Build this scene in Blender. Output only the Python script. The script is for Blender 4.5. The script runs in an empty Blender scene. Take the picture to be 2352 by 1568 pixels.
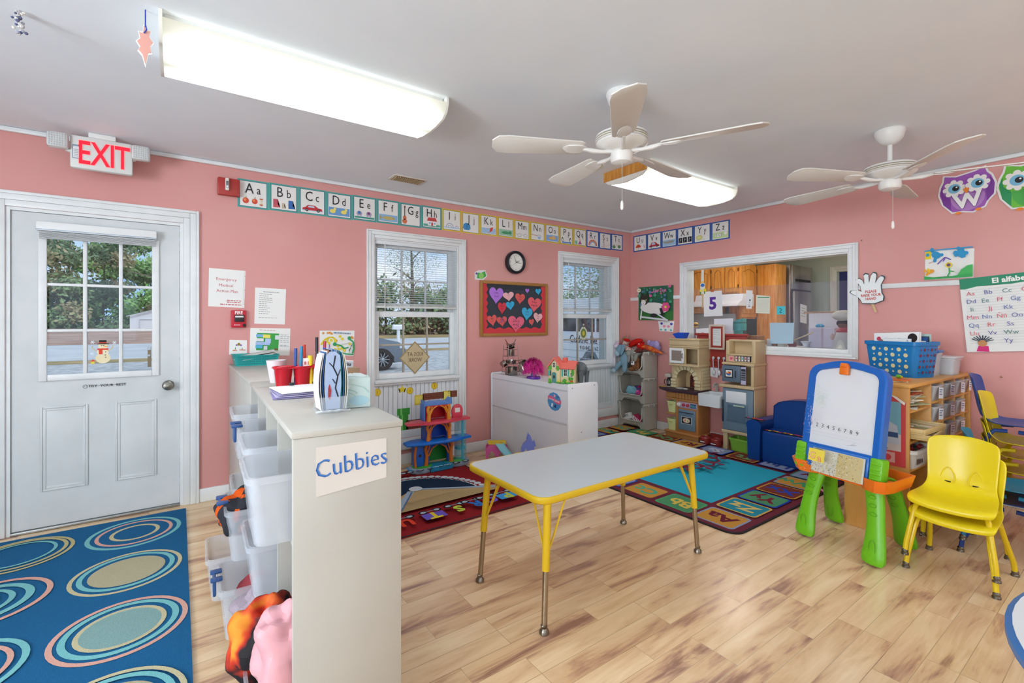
import bpy, bmesh, math, random
from mathutils import Vector, Matrix, noise
R=math.radians; PI=math.pi
scene=bpy.context.scene; COL=scene.collection
# ---------- camera ----------
CH=1.278; FPX=1080.5; YAW=R(54.635); HY=740.0
cam=bpy.data.cameras.new('camera'); camo=bpy.data.objects.new('camera',cam); COL.objects.link(camo)
cam.sensor_width=36; cam.lens=36*FPX/2352; cam.shift_y=-(784-HY)/2352; cam.clip_start=.05; cam.clip_end=400
camo.location=(0,0,CH); camo.rotation_euler=(R(90),0,YAW-R(90)); scene.camera=camo
# ---------- exposure ----------
vs=scene.view_settings; vs.view_transform='Standard'; vs.look='None'; vs.gamma=1; vs.use_curve_mapping=False
vs.exposure=0.13
scene.cycles.max_bounces=8; scene.cycles.transparent_max_bounces=24; scene.cycles.caustics_reflective=False; scene.cycles.caustics_refractive=False
LAMP=15.0; FILL=30      # emission of the fluorescent diffusers; power of the added fill lamps
# ---------- sky ----------
w=bpy.data.worlds.new('sky'); scene.world=w; w.use_nodes=True; nt=w.node_tree; nt.nodes.clear()
def N(nt,t,**k):
    n=nt.nodes.new(t)
    for a,b in k.items():
        if a=='i':
            for x,y in b.items(): n.inputs[x].default_value=y
        else: setattr(n,a,b)
    return n
tc=N(nt,'ShaderNodeTexCoord'); nz=N(nt,'ShaderNodeTexNoise',i={'Scale':2.2,'Detail':6,'Roughness':.55})
mp=N(nt,'ShaderNodeMapping',i={'Scale':(1,1,2.6)}); nt.links.new(tc.outputs['Generated'],mp.inputs[0]); nt.links.new(mp.outputs[0],nz.inputs['Vector'])
cr=N(nt,'ShaderNodeValToRGB'); cr.color_ramp.elements[0].position=.42; cr.color_ramp.elements[0].color=(.36,.60,.92,1)
cr.color_ramp.elements[1].position=.62; cr.color_ramp.elements[1].color=(.9,.94,1,1); nt.links.new(nz.outputs[0],cr.inputs[0])
bg=N(nt,'ShaderNodeBackground',i={'Strength':1.0}); nt.links.new(cr.outputs[0],bg.inputs[0])
wo=N(nt,'ShaderNodeOutputWorld'); nt.links.new(bg.outputs[0],wo.inputs[0])
sun=bpy.data.lights.new('sun','SUN'); sun.energy=1.2; sun.angle=R(20); sun.color=(1,.96,.9)
suno=bpy.data.objects.new('sun',sun); COL.objects.link(suno); suno.rotation_euler=(R(38),R(12),R(10))
# fill lamps added at invented window openings in the two walls behind the camera
for i,(x,y,rz,lx) in enumerate(((-1.4,-3.36,0,1.5),(.6,-3.36,0,1.5),(2.6,-3.36,0,1.5),(-2.76,-1.7,-90,1.7),(-2.76,.7,-90,1.7))):
    l=bpy.data.lights.new('window_daylight','AREA'); l.shape='RECTANGLE'; l.size=lx; l.size_y=1.15; l.energy=FILL*(.25,.2,.3,1.0,4.3)[i]; l.color=(.82,.91,1)
    lo=bpy.data.objects.new('window_daylight',l); COL.objects.link(lo); lo.location=(x,y,1.5); lo.rotation_euler=(R(100),0,R(rz))
# ---------- materials ----------
def lin(h):
    h=h.lstrip('#'); v=[int(h[i:i+2],16)/255 for i in (0,2,4)]
    return tuple((x/12.92 if x<=.04045 else ((x+.055)/1.055)**2.4) for x in v)+(1,)
MT={}
def newmat(name):
    m=bpy.data.materials.new(name); m.use_nodes=True; nt=m.node_tree; nt.nodes.clear()
    o=N(nt,'ShaderNodeOutputMaterial'); return m,nt,o
def M(spec):
    """'#rrggbb[/rough[/kind]]' kind: f fabric, m metal, t translucent plastic, g gloss coat"""
    if spec in MT: return MT[spec]
    p=spec.split('/'); c=lin(p[0]); rough=float(p[1]) if len(p)>1 and p[1] else .5; kind=p[2] if len(p)>2 else ''
    m,nt,o=newmat('paint_'+spec.strip('#').replace('/','_'))
    b=N(nt,'ShaderNodeBsdfPrincipled',i={'Base Color':c,'Roughness':rough})
    b.inputs['Specular IOR Level'].default_value=.4
    if kind=='m': b.inputs['Metallic'].default_value=1
    if kind=='f':
        b.inputs['Roughness'].default_value=.95; b.inputs['Specular IOR Level'].default_value=.1
        n=N(nt,'ShaderNodeTexNoise',i={'Scale':rough*300,'Detail':3}); bu=N(nt,'ShaderNodeBump',i={'Strength':.5,'Distance':.004})
        co=N(nt,'ShaderNodeTexCoord'); nt.links.new(co.outputs['Object'],n.inputs['Vector'])
        nt.links.new(n.outputs[0],bu.inputs['Height']); nt.links.new(bu.outputs[0],b.inputs['Normal'])
        mx=N(nt,'ShaderNodeMix',data_type='RGBA'); mx.blend_type='MULTIPLY'; mx.inputs[0].default_value=.35
        mx.inputs[6].default_value=c; nt.links.new(n.outputs[0],mx.inputs[7]); 
        g=N(nt,'ShaderNodeMapRange',i={'From Min':.3,'From Max':.7,'To Min':.55,'To Max':1.25}); nt.links.new(n.outputs[0],g.inputs[0]); nt.links.new(g.outputs[0],mx.inputs[7])
        nt.links.new(mx.outputs[2],b.inputs['Base Color'])
    if kind=='t':
        tr=N(nt,'ShaderNodeBsdfTransparent'); mx=N(nt,'ShaderNodeMixShader',i={0:rough}); b.inputs['Roughness'].default_value=.25
        nt.links.new(tr.outputs[0],mx.inputs[1]); nt.links.new(b.outputs[0],mx.inputs[2]); nt.links.new(mx.outputs[0],o.inputs[0])
    else: nt.links.new(b.outputs[0],o.inputs[0])
    MT[spec]=m; return m
def emis(name,h,s):
    m,nt,o=newmat(name); e=N(nt,'ShaderNodeEmission',i={'Color':lin(h),'Strength':s}); nt.links.new(e.outputs[0],o.inputs[0]); MT[name]=m
def noisy(name,c1,c2,scale,rough=.6,bump=.0,dist=.01,det=4,stretch=(1,1,1),lo=.35,hi=.65,spec=.4,space='Object'):
    m,nt,o=newmat(name); b=N(nt,'ShaderNodeBsdfPrincipled',i={'Roughness':rough}); b.inputs['Specular IOR Level'].default_value=spec
    co=N(nt,'ShaderNodeTexCoord'); mp=N(nt,'ShaderNodeMapping',i={'Scale':stretch}); n=N(nt,'ShaderNodeTexNoise',i={'Scale':scale,'Detail':det})
    nt.links.new(co.outputs[space],mp.inputs[0]); nt.links.new(mp.outputs[0],n.inputs['Vector'])
    r=N(nt,'ShaderNodeValToRGB'); r.color_ramp.elements[0].position=lo; r.color_ramp.elements[1].position=hi
    r.color_ramp.elements[0].color=lin(c1); r.color_ramp.elements[1].color=lin(c2)
    nt.links.new(n.outputs[0],r.inputs[0]); nt.links.new(r.outputs[0],b.inputs['Base Color'])
    if bump:
        bu=N(nt,'ShaderNodeBump',i={'Strength':bump,'Distance':dist}); nt.links.new(n.outputs[0],bu.inputs['Height']); nt.links.new(bu.outputs[0],b.inputs['Normal'])
    nt.links.new(b.outputs[0],o.inputs[0]); MT[name]=m; return m
noisy('pink_wall','#d89893','#dc9f99',1.6,.36,.04,.002,3)
noisy('cream_wall','#e8e2d8','#ece6dc',2,.6)
noisy('ceiling_paint','#e8eff5','#ecf2f7',2.5,.6,.03,.002,3)
noisy('white_trim','#e3e6e6','#eaecec',9,.35)
noisy('door_paint','#cfd4d5','#d8dbdc',5,.4,.02,.001)
noisy('kitchen_wall','#b9c8bf','#bfcdc5',2,.6)
noisy('oak','#b8752a','#d69a4a',6,.45,.05,.002,6,(6,6,.7))
noisy('birch','#cf9448','#dba659',3,.4,.02,.001,5,(.6,4,4))
noisy('birch_end','#c98d45','#d9a45c',2.4,.45,.02,.001,5,(3,3,.8))
noisy('steel','#8f8a86','#b5b0ac',3,.3,0,0,3,(1,1,.1)); MT['steel'].node_tree.nodes['Principled BSDF'].inputs['Metallic'].default_value=.85
noisy('grass','#8a7f55','#b99a6c',.8,.9,0,0,8,space='Object')
noisy('dirt','#8d6a5a','#c3a190',.35,.95,0,0,8,(1,4,1))
noisy('asphalt','#b9bcc0','#c9cbcd',.6,.9,0,0,6)
noisy('gravel','#9a9b9e','#cfd0d2',5,.95,0,0,8)
noisy('bark','#6b5c4e','#8a7a6a',3,.9,0,0,5,(4,4,.5))
noisy('leaf_dark','#506a48','#88a078',.9,.7); noisy('leaf_mid','#6c8a58','#a2ba82',.9,.7); noisy('leaf_bright','#72b058','#b0d488',.9,.7); noisy('leaf_brown','#938a62','#c0b48c',.9,.7)
noisy('stone_paint','#c9b98f','#d3c59e',8,.5)
def diffuser_mat():
    m,nt,o=newmat('diffuser'); L=nt.links.new; co=N(nt,'ShaderNodeTexCoord'); sp=N(nt,'ShaderNodeSeparateXYZ'); L(co.outputs['Object'],sp.inputs[0])
    def mth(op,a,b=None):
        n=N(nt,'ShaderNodeMath',operation=op)
        for i,v in enumerate((a,b)):
            if v is None: continue
            if isinstance(v,(int,float)): n.inputs[i].default_value=v
            else: L(v,n.inputs[i])
        return n.outputs[0]
    t_=mth('DIVIDE',mth('SUBTRACT',mth('ABSOLUTE',sp.outputs[1]),.10),.055); g=mth('POWER',2.718,mth('MULTIPLY',mth('MULTIPLY',t_,t_),-1.0))
    e=N(nt,'ShaderNodeMapRange',i={'From Min':.60,'From Max':.48}); L(mth('ABSOLUTE',sp.outputs[0]),e.inputs[0])
    st=mth('MULTIPLY',mth('MULTIPLY',g,e.outputs[0]),LAMP); ad=N(nt,'ShaderNodeAddShader'); e2=N(nt,'ShaderNodeEmission',i={'Color':lin('#fbf8e2'),'Strength':.70}); L(e2.outputs[0],ad.inputs[0])
    em=N(nt,'ShaderNodeEmission',i={'Color':lin('#f2f8ff')}); L(st,em.inputs[1]); L(em.outputs[0],ad.inputs[1]); L(ad.outputs[0],o.inputs[0]); MT['diffuser']=m
diffuser_mat(); emis('kitchen_diffuser','#fffaf0',12.0); emis('exit_red','#ff2a3c',1.5)
noisy('flame_print','#19161a','#c8341a',7,.75,.2,.004,3,lo=.44,hi=.50); _e=MT['flame_print'].node_tree.nodes['Color Ramp'].color_ramp.elements.new(.58); _e.color=lin('#e8902a')
def wood_floor():
    m,nt,o=newmat('laminate_floor'); b=N(nt,'ShaderNodeBsdfPrincipled'); L=nt.links.new
    b.inputs['Specular IOR Level'].default_value=.5
    co_=N(nt,'ShaderNodeTexCoord'); co=N(nt,'ShaderNodeMapping'); co.inputs['Location'].default_value=(20,20.03,0); L(co_.outputs['Object'],co.inputs[0])
    br=N(nt,'ShaderNodeTexBrick',i={'Color1':(0,0,0,1),'Color2':(1,1,1,1),'Mortar':(.5,.5,.5,1),'Scale':1,'Mortar Size':.0012,'Mortar Smooth':.1,'Bias':0,'Brick Width':.62,'Row Height':.098})
    br.offset=.37; br.offset_frequency=3; L(co.outputs[0],br.inputs['Vector'])
    # wide planks
    br2=N(nt,'ShaderNodeTexBrick',i={'Color1':(0,0,0,1),'Color2':(1,1,1,1),'Mortar':(0,0,0,1),'Scale':1,'Mortar Size':.0009,'Mortar Smooth':.2,'Brick Width':1.24,'Row Height':.196}); br2.offset=.41
    L(co.outputs[0],br2.inputs['Vector'])
    sp=N(nt,'ShaderNodeSeparateColor'); L(br.outputs[0],sp.inputs[0])
    va=N(nt,'ShaderNodeVectorMath',operation='MULTIPLY_ADD'); va.inputs[1].default_value=(1,5.5,1); L(co.outputs[0],va.inputs[0])
    cb=N(nt,'ShaderNodeCombineXYZ'); ml=N(nt,'ShaderNodeMath',operation='MULTIPLY',i={1:37.0}); L(sp.outputs[0],ml.inputs[0]); L(ml.outputs[0],cb.inputs[0]); L(ml.outputs[0],cb.inputs[2]); L(cb.outputs[0],va.inputs[2])
    n1=N(nt,'ShaderNodeTexNoise',i={'Scale':1.9,'Detail':5,'Roughness':.55,'Distortion':.6}); L(va.outputs[0],n1.inputs['Vector'])
    va2=N(nt,'ShaderNodeVectorMath',operation='MULTIPLY'); va2.inputs[1].default_value=(1,4,1); L(va.outputs[0],va2.inputs[0])
    n2=N(nt,'ShaderNodeTexNoise',i={'Scale':4,'Detail':6,'Roughness':.65}); L(va2.outputs[0],n2.inputs['Vector'])
    ad=N(nt,'ShaderNodeMath',operation='MULTIPLY_ADD',i={1:.16}); L(sp.outputs[0],ad.inputs[0]); L(n1.outputs[0],ad.inputs[2])
    ad2=N(nt,'ShaderNodeMath',operation='MULTIPLY_ADD',i={1:.22}); L(n2.outputs[0],ad2.inputs[0]); L(ad.outputs[0],ad2.inputs[2])
    r=N(nt,'ShaderNodeValToRGB'); e=r.color_ramp.elements; e[0].position=.47; e[0].color=lin('#9a725d'); e[1].position=.92; e[1].color=lin('#f0d7ae')
    for p,c in ((.55,'#bf9677'),(.62,'#d9b48a'),(.74,'#e6c69b')):
        x=e.new(p); x.color=lin(c)
    L(ad2.outputs[0],r.inputs[0])
    mx=N(nt,'ShaderNodeMix',data_type='RGBA'); mx.blend_type='MULTIPLY'; mx.inputs[0].default_value=.35
    inv=N(nt,'ShaderNodeMath',operation='SUBTRACT',i={0:1}); L(br.outputs[1],inv.inputs[1])
    L(r.outputs[0],mx.inputs[6]); L(inv.outputs[0],mx.inputs[7]); L(mx.outputs[2],b.inputs['Base Color'])
    rr=N(nt,'ShaderNodeMapRange',i={'To Min':.16,'To Max':.32}); L(n2.outputs[0],rr.inputs[0]); L(rr.outputs[0],b.inputs['Roughness'])
    bu=N(nt,'ShaderNodeBump',i={'Strength':.08,'Distance':.002}); L(n2.outputs[0],bu.inputs['Height']); L(bu.outputs[0],b.inputs['Normal'])
    L(b.outputs[0],o.inputs[0]); MT['laminate']=m
wood_floor()
def glass(name,tint,gl):
    m,nt,o=newmat(name); t=N(nt,'ShaderNodeBsdfTransparent',i={0:tint}); g=N(nt,'ShaderNodeBsdfGlossy',i={'Roughness':.02})
    f=N(nt,'ShaderNodeFresnel',i={'IOR':1.35}); mx=N(nt,'ShaderNodeMixShader'); ml=N(nt,'ShaderNodeMath',operation='MULTIPLY',i={1:gl})
    nt.links.new(f.outputs[0],ml.inputs[0]); nt.links.new(ml.outputs[0],mx.inputs[0]); nt.links.new(t.outputs[0],mx.inputs[1]); nt.links.new(g.outputs[0],mx.inputs[2]); nt.links.new(mx.outputs[0],o.inputs[0]); MT[name]=m
glass('window_glass',(.96,.98,.99,1),1.0); glass('plexiglass',(.93,.94,.97,1),.8)
for nm,c,al in (('plexi_haze','#e6e2f2',.06),):
    MT[nm]=M('%s/%g/t'%(c,al))
# ---------- mesh builder ----------
WM={}      # world matrices of parents
_txt={}
def textmesh(s,bold=0):
    k=(s,bold)
    if k in _txt: return _txt[k]
    cu=bpy.data.curves.new('t','FONT'); cu.body=s; cu.size=1; cu.resolution_u=2; cu.offset=bold; cu.align_x='CENTER'
    o=bpy.data.objects.new('t',cu); COL.objects.link(o); dg=bpy.context.evaluated_depsgraph_get(); dg.update()
    me=o.evaluated_get(dg).to_mesh(); vv=[tuple(v.co)[:2] for v in me.vertices]; ff=[tuple(p.vertices) for p in me.polygons]
    o.evaluated_get(dg).to_mesh_clear(); bpy.data.objects.remove(o); bpy.data.curves.remove(cu)
    _txt[k]=(vv,ff); return _txt[k]
class MB:
    def __init__(s,mat='#cccccc',T=None):
        s.bm=bmesh.new(); s.ms=[]; s.T=T or Matrix(); s.use(mat); s.lay=0
    def use(s,m):
        if m not in s.ms: s.ms.append(m)
        s.k=s.ms.index(m); return s
    def _v(s,pts): return [s.bm.verts.new(s.T@Vector(p)) for p in pts]
    def face(s,vs):
        try: f=s.bm.faces.new(vs)
        except ValueError: return None
        f.material_index=s.k; return f
    exact=False; cnt=0
    def box(s,a,b,bev=0,seg=2):
        a,b=[min(x,y) for x,y in zip(a,b)],[max(x,y) for x,y in zip(a,b)]
        if not s.exact: MB.cnt+=1; j=.00006*(MB.cnt%8); a=[x+min(j,(y-x)*.2) for x,y in zip(a,b)]; b=[y-min(j,(y-x)*.2) for x,y in zip(a,b)]
        v=s._v([(x,y,z) for z in (a[2],b[2]) for y in (a[1],b[1]) for x in (a[0],b[0])])
        fs=[s.face([v[i] for i in q]) for q in ((0,2,3,1),(4,5,7,6),(0,1,5,4),(1,3,7,5),(3,2,6,7),(2,0,4,6))]
        if bev:
            bev=min(bev,*( (q-p)*.45 for p,q in zip(a,b)))
            es={e for f in fs for e in f.edges}
            r=bmesh.ops.bevel(s.bm,geom=list(es),offset=bev,segments=seg,affect='EDGES',profile=.5)
            for f in r['faces']: f.material_index=s.k
        return s
    def cbox(s,c,d,bev=0,seg=2): return s.box([c[i]-d[i]/2 for i in range(3)],[c[i]+d[i]/2 for i in range(3)],bev,seg)
    def rings(s,rs,closed=True,cap=True,loop=False):
        """loft a list of rings (lists of points)"""
        R_=[s._v(r) for r in rs]; n=len(R_[0])
        rr=list(zip(R_,R_[1:]))+([(R_[-1],R_[0])] if loop else [])
        for a,b in rr:
            for i in range(n if closed else n-1):
                j=(i+1)%n; s.face([a[i],a[j],b[j],b[i]])
        if cap and not loop: s.face(R_[0][::-1]); s.face(R_[-1])
        return s
    def cyl(s,p,q,r,r2=None,n=14,cap=True):
        r2=r if r2 is None else r2; p,q=Vector(p),Vector(q); d=(q-p).normalized(); u=d.orthogonal().normalized(); v=d.cross(u)
        s.rings([[c+(u*math.cos(2*PI*i/n)+v*math.sin(2*PI*i/n))*rr for i in range(n)] for c,rr in ((p,r),(q,r2))],cap=cap); return s
    def tube(s,path,r,n=8,cap=True,loop=False):
        P=[Vector(p) for p in path]; m=len(P); rs=[]; u=None
        rad=r if isinstance(r,(list,tuple)) else [r]*m
        for i,p in enumerate(P):
            if loop: d=P[(i+1)%m]-P[i-1]
            else: d=P[min(i+1,m-1)]-P[max(i-1,0)]
            d.normalize(); 
            if u is None: u=d.orthogonal().normalized()
            u=(u-d*u.dot(d)); u=u.normalized() if u.length>1e-6 else d.orthogonal().normalized(); v=d.cross(u)
            rs.append([p+(u*math.cos(2*PI*k/n)+v*math.sin(2*PI*k/n))*rad[i] for k in range(n)])
        return s.rings(rs,cap=cap,loop=loop)
    def lathe(s,prof,c=(0,0,0),n=24,ax='z',cap=True):
        c=Vector(c); f={'z':lambda x,y,z:(x,y,z),'x':lambda x,y,z:(z,x,y),'y':lambda x,y,z:(y,z,x)}[ax]
        return s.rings([[c+Vector(f(r*math.cos(2*PI*i/n),r*math.sin(2*PI*i/n),z)) for i in range(n)] for r,z in prof],cap=cap)
    def ball(s,c,r,n=14,m=8,rot=None):
        if not isinstance(r,(list,tuple)): r=(r,r,r)
        c=Vector(c); rs=[]
        for j in range(m+1):
            t=PI*j/m; t=min(max(t,.02),PI-.02)
            ring=[Vector((r[0]*math.sin(t)*math.cos(2*PI*i/n),r[1]*math.sin(t)*math.sin(2*PI*i/n),-r[2]*math.cos(t))) for i in range(n)]
            rs.append([c+((rot@p) if rot else p) for p in ring])
        return s.rings(rs)
    def prism(s,pts,a,b,ax='z',bev=0):
        """2-D polygon extruded from a to b along axis; pts=(x,y)->z ; (y,z)->x ; (x,z)->y"""
        f={'z':lambda p,h:(p[0],p[1],h),'x':lambda p,h:(h,p[0],p[1]),'y':lambda p,h:(p[0],h,p[1])}[ax]
        A=s._v([f(p,a) for p in pts]); B=s._v([f(p,b) for p in pts]); fs=[s.face(A[::-1]),s.face(B)]
        n=len(pts)
        for i in range(n): fs.append(s.face([A[i],A[(i+1)%n],B[(i+1)%n],B[i]]))
        if bev:
            es={e for f in fs[:2] if f for e in f.edges}
            r=bmesh.ops.bevel(s.bm,geom=list(es),offset=bev,segments=2,affect='EDGES',profile=.5)
            for f in r['faces']: f.material_index=s.k
        return s
    def frame(s,x0,z0,x1,z1,w,y0,y1,bev=0,ax='y'):
        """rectangular frame, outer bounds, member width w"""
        g=(lambda x,y,z:(x,y,z)) if ax=='y' else (lambda x,y,z:(y,x,z))
        for a,b in (((x0,y0,z0),(x0+w,y1,z1)),((x1-w,y0,z0),(x1,y1,z1)),((x0+w,y0,z0),(x1-w,y1,z0+w)),((x0+w,y0,z1-w),(x1-w,y1,z1))):
            s.box(g(*a),g(*b),bev)
        return s
    def bin(s,c,wx,wy,h,t=.003,ta=.12,rim=.012,n=1,rr=.03):
        """open tapered tub, base centre c"""
        def rr_(x,y,r):
            o=[]
            for sx,sy,a0 in ((1,1,0),(-1,1,90),(-1,-1,180),(1,-1,270)):
                for k in range(4):
                    a=R(a0+k*30); o.append((sx*(x/2-r)+r*math.cos(a),sy*(y/2-r)+r*math.sin(a)))
            return o
        def ring(sc,z,off=0): return [(c[0]+p[0],c[1]+p[1],c[2]+z) for p in rr_(wx*sc+off,wy*sc+off,rr)]
        lo=1-ta
        s.rings([ring(lo,0),ring(1,h-rim*1.5),ring(1,h-rim*1.5,rim),ring(1,h,rim),ring(1,h,-2*t),ring(lo,t,-2*t)]); return s
    def smooth(s): return s
    def build(s,name,parent=None,label=None,cat=None,group=None,kind=None,sub=0,base=None,ang=35,fur=None):
        bmesh.ops.recalc_face_normals(s.bm,faces=s.bm.faces[:]) if not getattr(s,'flat',False) else None
        vs=[v.co for v in s.bm.verts]; 
        if parent is not None:
            W=WM[parent.name]; s.bm.transform(W.inverted()); wm=W.copy()
        else:
            lo=Vector([min(v[i] for v in vs) for i in range(3)]); hi=Vector([max(v[i] for v in vs) for i in range(3)])
            L=Vector(base) if base else Vector(((lo.x+hi.x)/2,(lo.y+hi.y)/2,lo.z)); wm=Matrix.Translation(L); s.bm.transform(wm.inverted())
        me=bpy.data.meshes.new(name); s.bm.to_mesh(me); s.bm.free()
        for m in s.ms: me.materials.append(MT[m] if m in MT else M(m))
        if not getattr(s,'flat',False):
            for p in me.polygons: p.use_smooth=True
            me.set_sharp_from_angle(angle=R(ang))
        o=bpy.data.objects.new(name,me); COL.objects.link(o)
        if parent is not None: o.parent=parent
        else: o.matrix_world=wm
        WM[o.name]=wm
        if sub:
            md=o.modifiers.new('sub','SUBSURF'); md.levels=sub; md.render_levels=sub
        if label: o['label']=label
        if cat: o['category']=cat
        if group: o['group']=group
        if kind: o['kind']=kind
        return o
def thing(name,label,cat,loc=(0,0,0),rz=0,group=None):
    o=bpy.data.objects.new(name,None); COL.objects.link(o); o.empty_display_size=.05; o.location=loc; o.rotation_euler=(0,0,rz)
    o['label']=label; o['category']=cat
    if group: o['group']=group
    WM[o.name]=Matrix.Translation(loc)@Matrix.Rotation(rz,4,'Z'); return o
def struct(o): o['kind']='structure'; return o
def dup(root,loc=None,rz=None,label=None,group=None,mats=None):
    def cp(o,p):
        c=o.copy(); COL.objects.link(c); c.parent=p
        if mats and o.type=='MESH':
            c.data=o.data.copy()
            for i,m in enumerate(c.data.materials):
                if m.name in mats: c.data.materials[i]=M(mats[m.name])
        for ch in list(o.children): cp(ch,c)
        return c
    r=cp(root,None)
    if loc is not None: r.location=loc
    if rz is not None: r.rotation_euler=(0,0,rz)
    if label: r['label']=label
    if group: r['group']=group
    WM[r.name]=Matrix.Translation(r.location)@Matrix.Rotation(r.rotation_euler[2],4,'Z')
    return r
class Art(MB):
    """flat artwork in a frame O,u,v,n with stacked printed layers"""
    eps=.0004
    def __init__(s,O,u,v,mat='#f2f2f0',X=(0,0,1,1,0)):
        MB.__init__(s,mat); s.O=Vector(O); s.u=Vector(u); s.v=Vector(v); s.n=s.u.cross(s.v); s.h=0; s.X=X; s.flat=True
    def P(s,p,h=None):
        x0,y0,sx,sy,a=s.X; x,y=p[0]*sx,p[1]*sy; ca,sa=math.cos(a),math.sin(a)
        return s.T@(s.O+s.u*(x0+x*ca-y*sa)+s.v*(y0+x*sa+y*ca)+s.n*(s.h if h is None else h))
    def board(s,pts,t=.002,h0=0):
        if len(pts)==4 and not isinstance(pts[0],(tuple,list)): x0,y0,x1,y1=pts; pts=[(x0,y0),(x1,y0),(x1,y1),(x0,y1)]
        A=[s.bm.verts.new(s.P(p,h0)) for p in pts]; B=[s.bm.verts.new(s.P(p,h0+t)) for p in pts]; s.face(A[::-1]); s.face(B); n=len(pts)
        for i in range(n): s.face([A[i],A[(i+1)%n],B[(i+1)%n],B[i]])
        s.h=h0+t+s.eps; return s
    def poly(s,pts,m=None,up=True):
        if m: s.use(m)
        vs=[s.bm.verts.new(s.P(p)) for p in pts]; f=s.face(vs)
        if f and len(pts)>4: bmesh.ops.triangulate(s.bm,faces=[f])
        if up: s.h+=s.eps
        return s
    def rect(s,x0,y0,x1,y1,m=None): return s.poly([(x0,y0),(x1,y0),(x1,y1),(x0,y1)],m)
    def disc(s,x,y,r,m=None,ry=None,n=16,rot=0):
        ry=ry or r; return s.poly([(x+r*math.cos(t)*math.cos(rot)-ry*math.sin(t)*math.sin(rot),y+r*math.cos(t)*math.sin(rot)+ry*math.sin(t)*math.cos(rot)) for t in (2*PI*i/n for i in range(n))],m)
    def ring(s,x,y,r,w,m=None,ry=None,a0=0,a1=360,n=28,rot=0):
        if m: s.use(m)
        ry=ry or r; P=[];cr_,sr=math.cos(rot),math.sin(rot)
        for i in range(n+1):
            t=R(a0+(a1-a0)*i/n)
            P.append([(x+q*math.cos(t)*cr_-q2*math.sin(t)*sr,y+q*math.cos(t)*sr+q2*math.sin(t)*cr_) for q,q2 in ((r,ry),(r-w,ry-w))])
        V=[[s.bm.verts.new(s.P(p)) for p in a] for a in P]
        for a,b in zip(V,V[1:]): s.face([a[0],b[0],b[1],a[1]])
        s.h+=s.eps; return s
    def line(s,pts,w,m=None):
        if m: s.use(m)
        for (x0,y0),(x1,y1) in zip(pts,pts[1:]):
            L=math.hypot(x1-x0,y1-y0) or 1e-6; dx,dy=-(y1-y0)/L*w/2,(x1-x0)/L*w/2
            s.poly([(x0-dx,y0-dy),(x1-dx,y1-dy),(x1+dx,y1+dy),(x0+dx,y0+dy)],up=False)
        s.h+=s.eps; return s
    def text(s,t,x,y,hgt,m=None,sx=1,rot=0,bold=0,al='C',mirror=False):
        if m: s.use(m)
        vv,ff=textmesh(t,bold)
        if not vv: return s
        k=hgt/.7; ca,sa=math.cos(rot),math.sin(rot); off=0
        xs=[v[0] for v in vv]; mid=(min(xs)+max(xs))/2
        if al=='C': off=-mid
        elif al=='L': off=-min(xs)
        mm=-1 if mirror else 1
        V=[]
        for a,b in vv:
            px,py=(a+off)*k*sx*mm,b*k; V.append(s.bm.verts.new(s.P((x+px*ca-py*sa,y+px*sa+py*ca))))
        for f in ff: s.face([V[i] for i in f])
        s.h+=s.eps; return s
# ---------- geometry of the room ----------
XW,YW,HC=4.71,4.015,2.44
CS,SN=math.cos(YAW),math.sin(YAW)
def ray(px,py): r=(px-1176)/FPX; return CS+r*SN,SN-r*CS,(HY-py)/FPX
def aL(px,py,Y=YW): d=ray(px,py); t=Y/d[1]; return (d[0]*t,CH+d[2]*t)          # a point of the window wall
def aR(px,py,X=XW): d=ray(px,py); t=X/d[0]; return (-d[1]*t,CH+d[2]*t)         # a point of the pass-through wall (u=-y)
def aF(px,py,z=0): d=ray(px,py); t=(z-CH)/d[2]; return (d[0]*t,d[1]*t)
def ArtL(Y=YW,mat='#f2f2f0',X=(0,0,1,1,0)): return Art((0,Y,0),(1,0,0),(0,0,1),mat,X)
def ArtR(X_=XW,mat='#f2f2f0',X=(0,0,1,1,0)): return Art((X_,0,0),(0,-1,0),(0,0,1),mat,X)
def ArtF(z=0,mat='#f2f2f0',X=(0,0,1,1,0)): return Art((0,0,z),(1,0,0),(0,1,0),mat,X)
XB,YB=-2.6,-3.2   # unseen back walls
DX0,DX1,DZ=-.836,.03,1.97                       # door opening
W1=(1.385,2.215,.235,2.01); W2=(3.55,4.395,.235,2.01)   # window openings incl. lower panel
PY0,PY1,PZ0,PZ1=1.624,3.215,1.035,1.885          # pass-through opening
# floor & ceiling
b=MB('laminate'); b.box((XB-.15,YB-.15,-.1),(XW+.02,YW+.02,0)); struct(b.build('floor',base=(0,0,0)))
b=MB('ceiling_paint'); b.box((XB-.15,YB-.15,HC),(XW+.15,YW+.2,HC+.1)); struct(b.build('ceiling'))
def wall_holes(axis,c0,c1,lo,hi,holes,name,mat='pink_wall',top=HC):
    b=MB(mat); b.exact=True; g=(lambda u,c,z:(u,c,z)) if axis=='x' else (lambda u,c,z:(c,u,z))
    us=sorted({lo,hi,*[h[0] for h in holes],*[h[1] for h in holes]})
    for u0,u1 in zip(us,us[1:]):
        z=0
        for h in sorted([h for h in holes if h[0]<=u0 and h[1]>=u1],key=lambda h:h[2]):
            if h[2]>z: b.box(g(u0,c0,z),g(u1,c1,h[2]))
            z=h[3]
        if z<top: b.box(g(u0,c0,z),g(u1,c1,top))
    bmesh.ops.remove_doubles(b.bm,verts=b.bm.verts[:],dist=1e-5)
    return struct(b.build(name))
wall_holes('x',YW,YW+.16,XB,XW+.15,[(DX0,DX1,0,DZ),W1,W2],'wall_left')
wall_holes('y',XW,XW+.13,YB,YW,[(PY0,PY1,PZ0,PZ1)],'wall_right')
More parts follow.
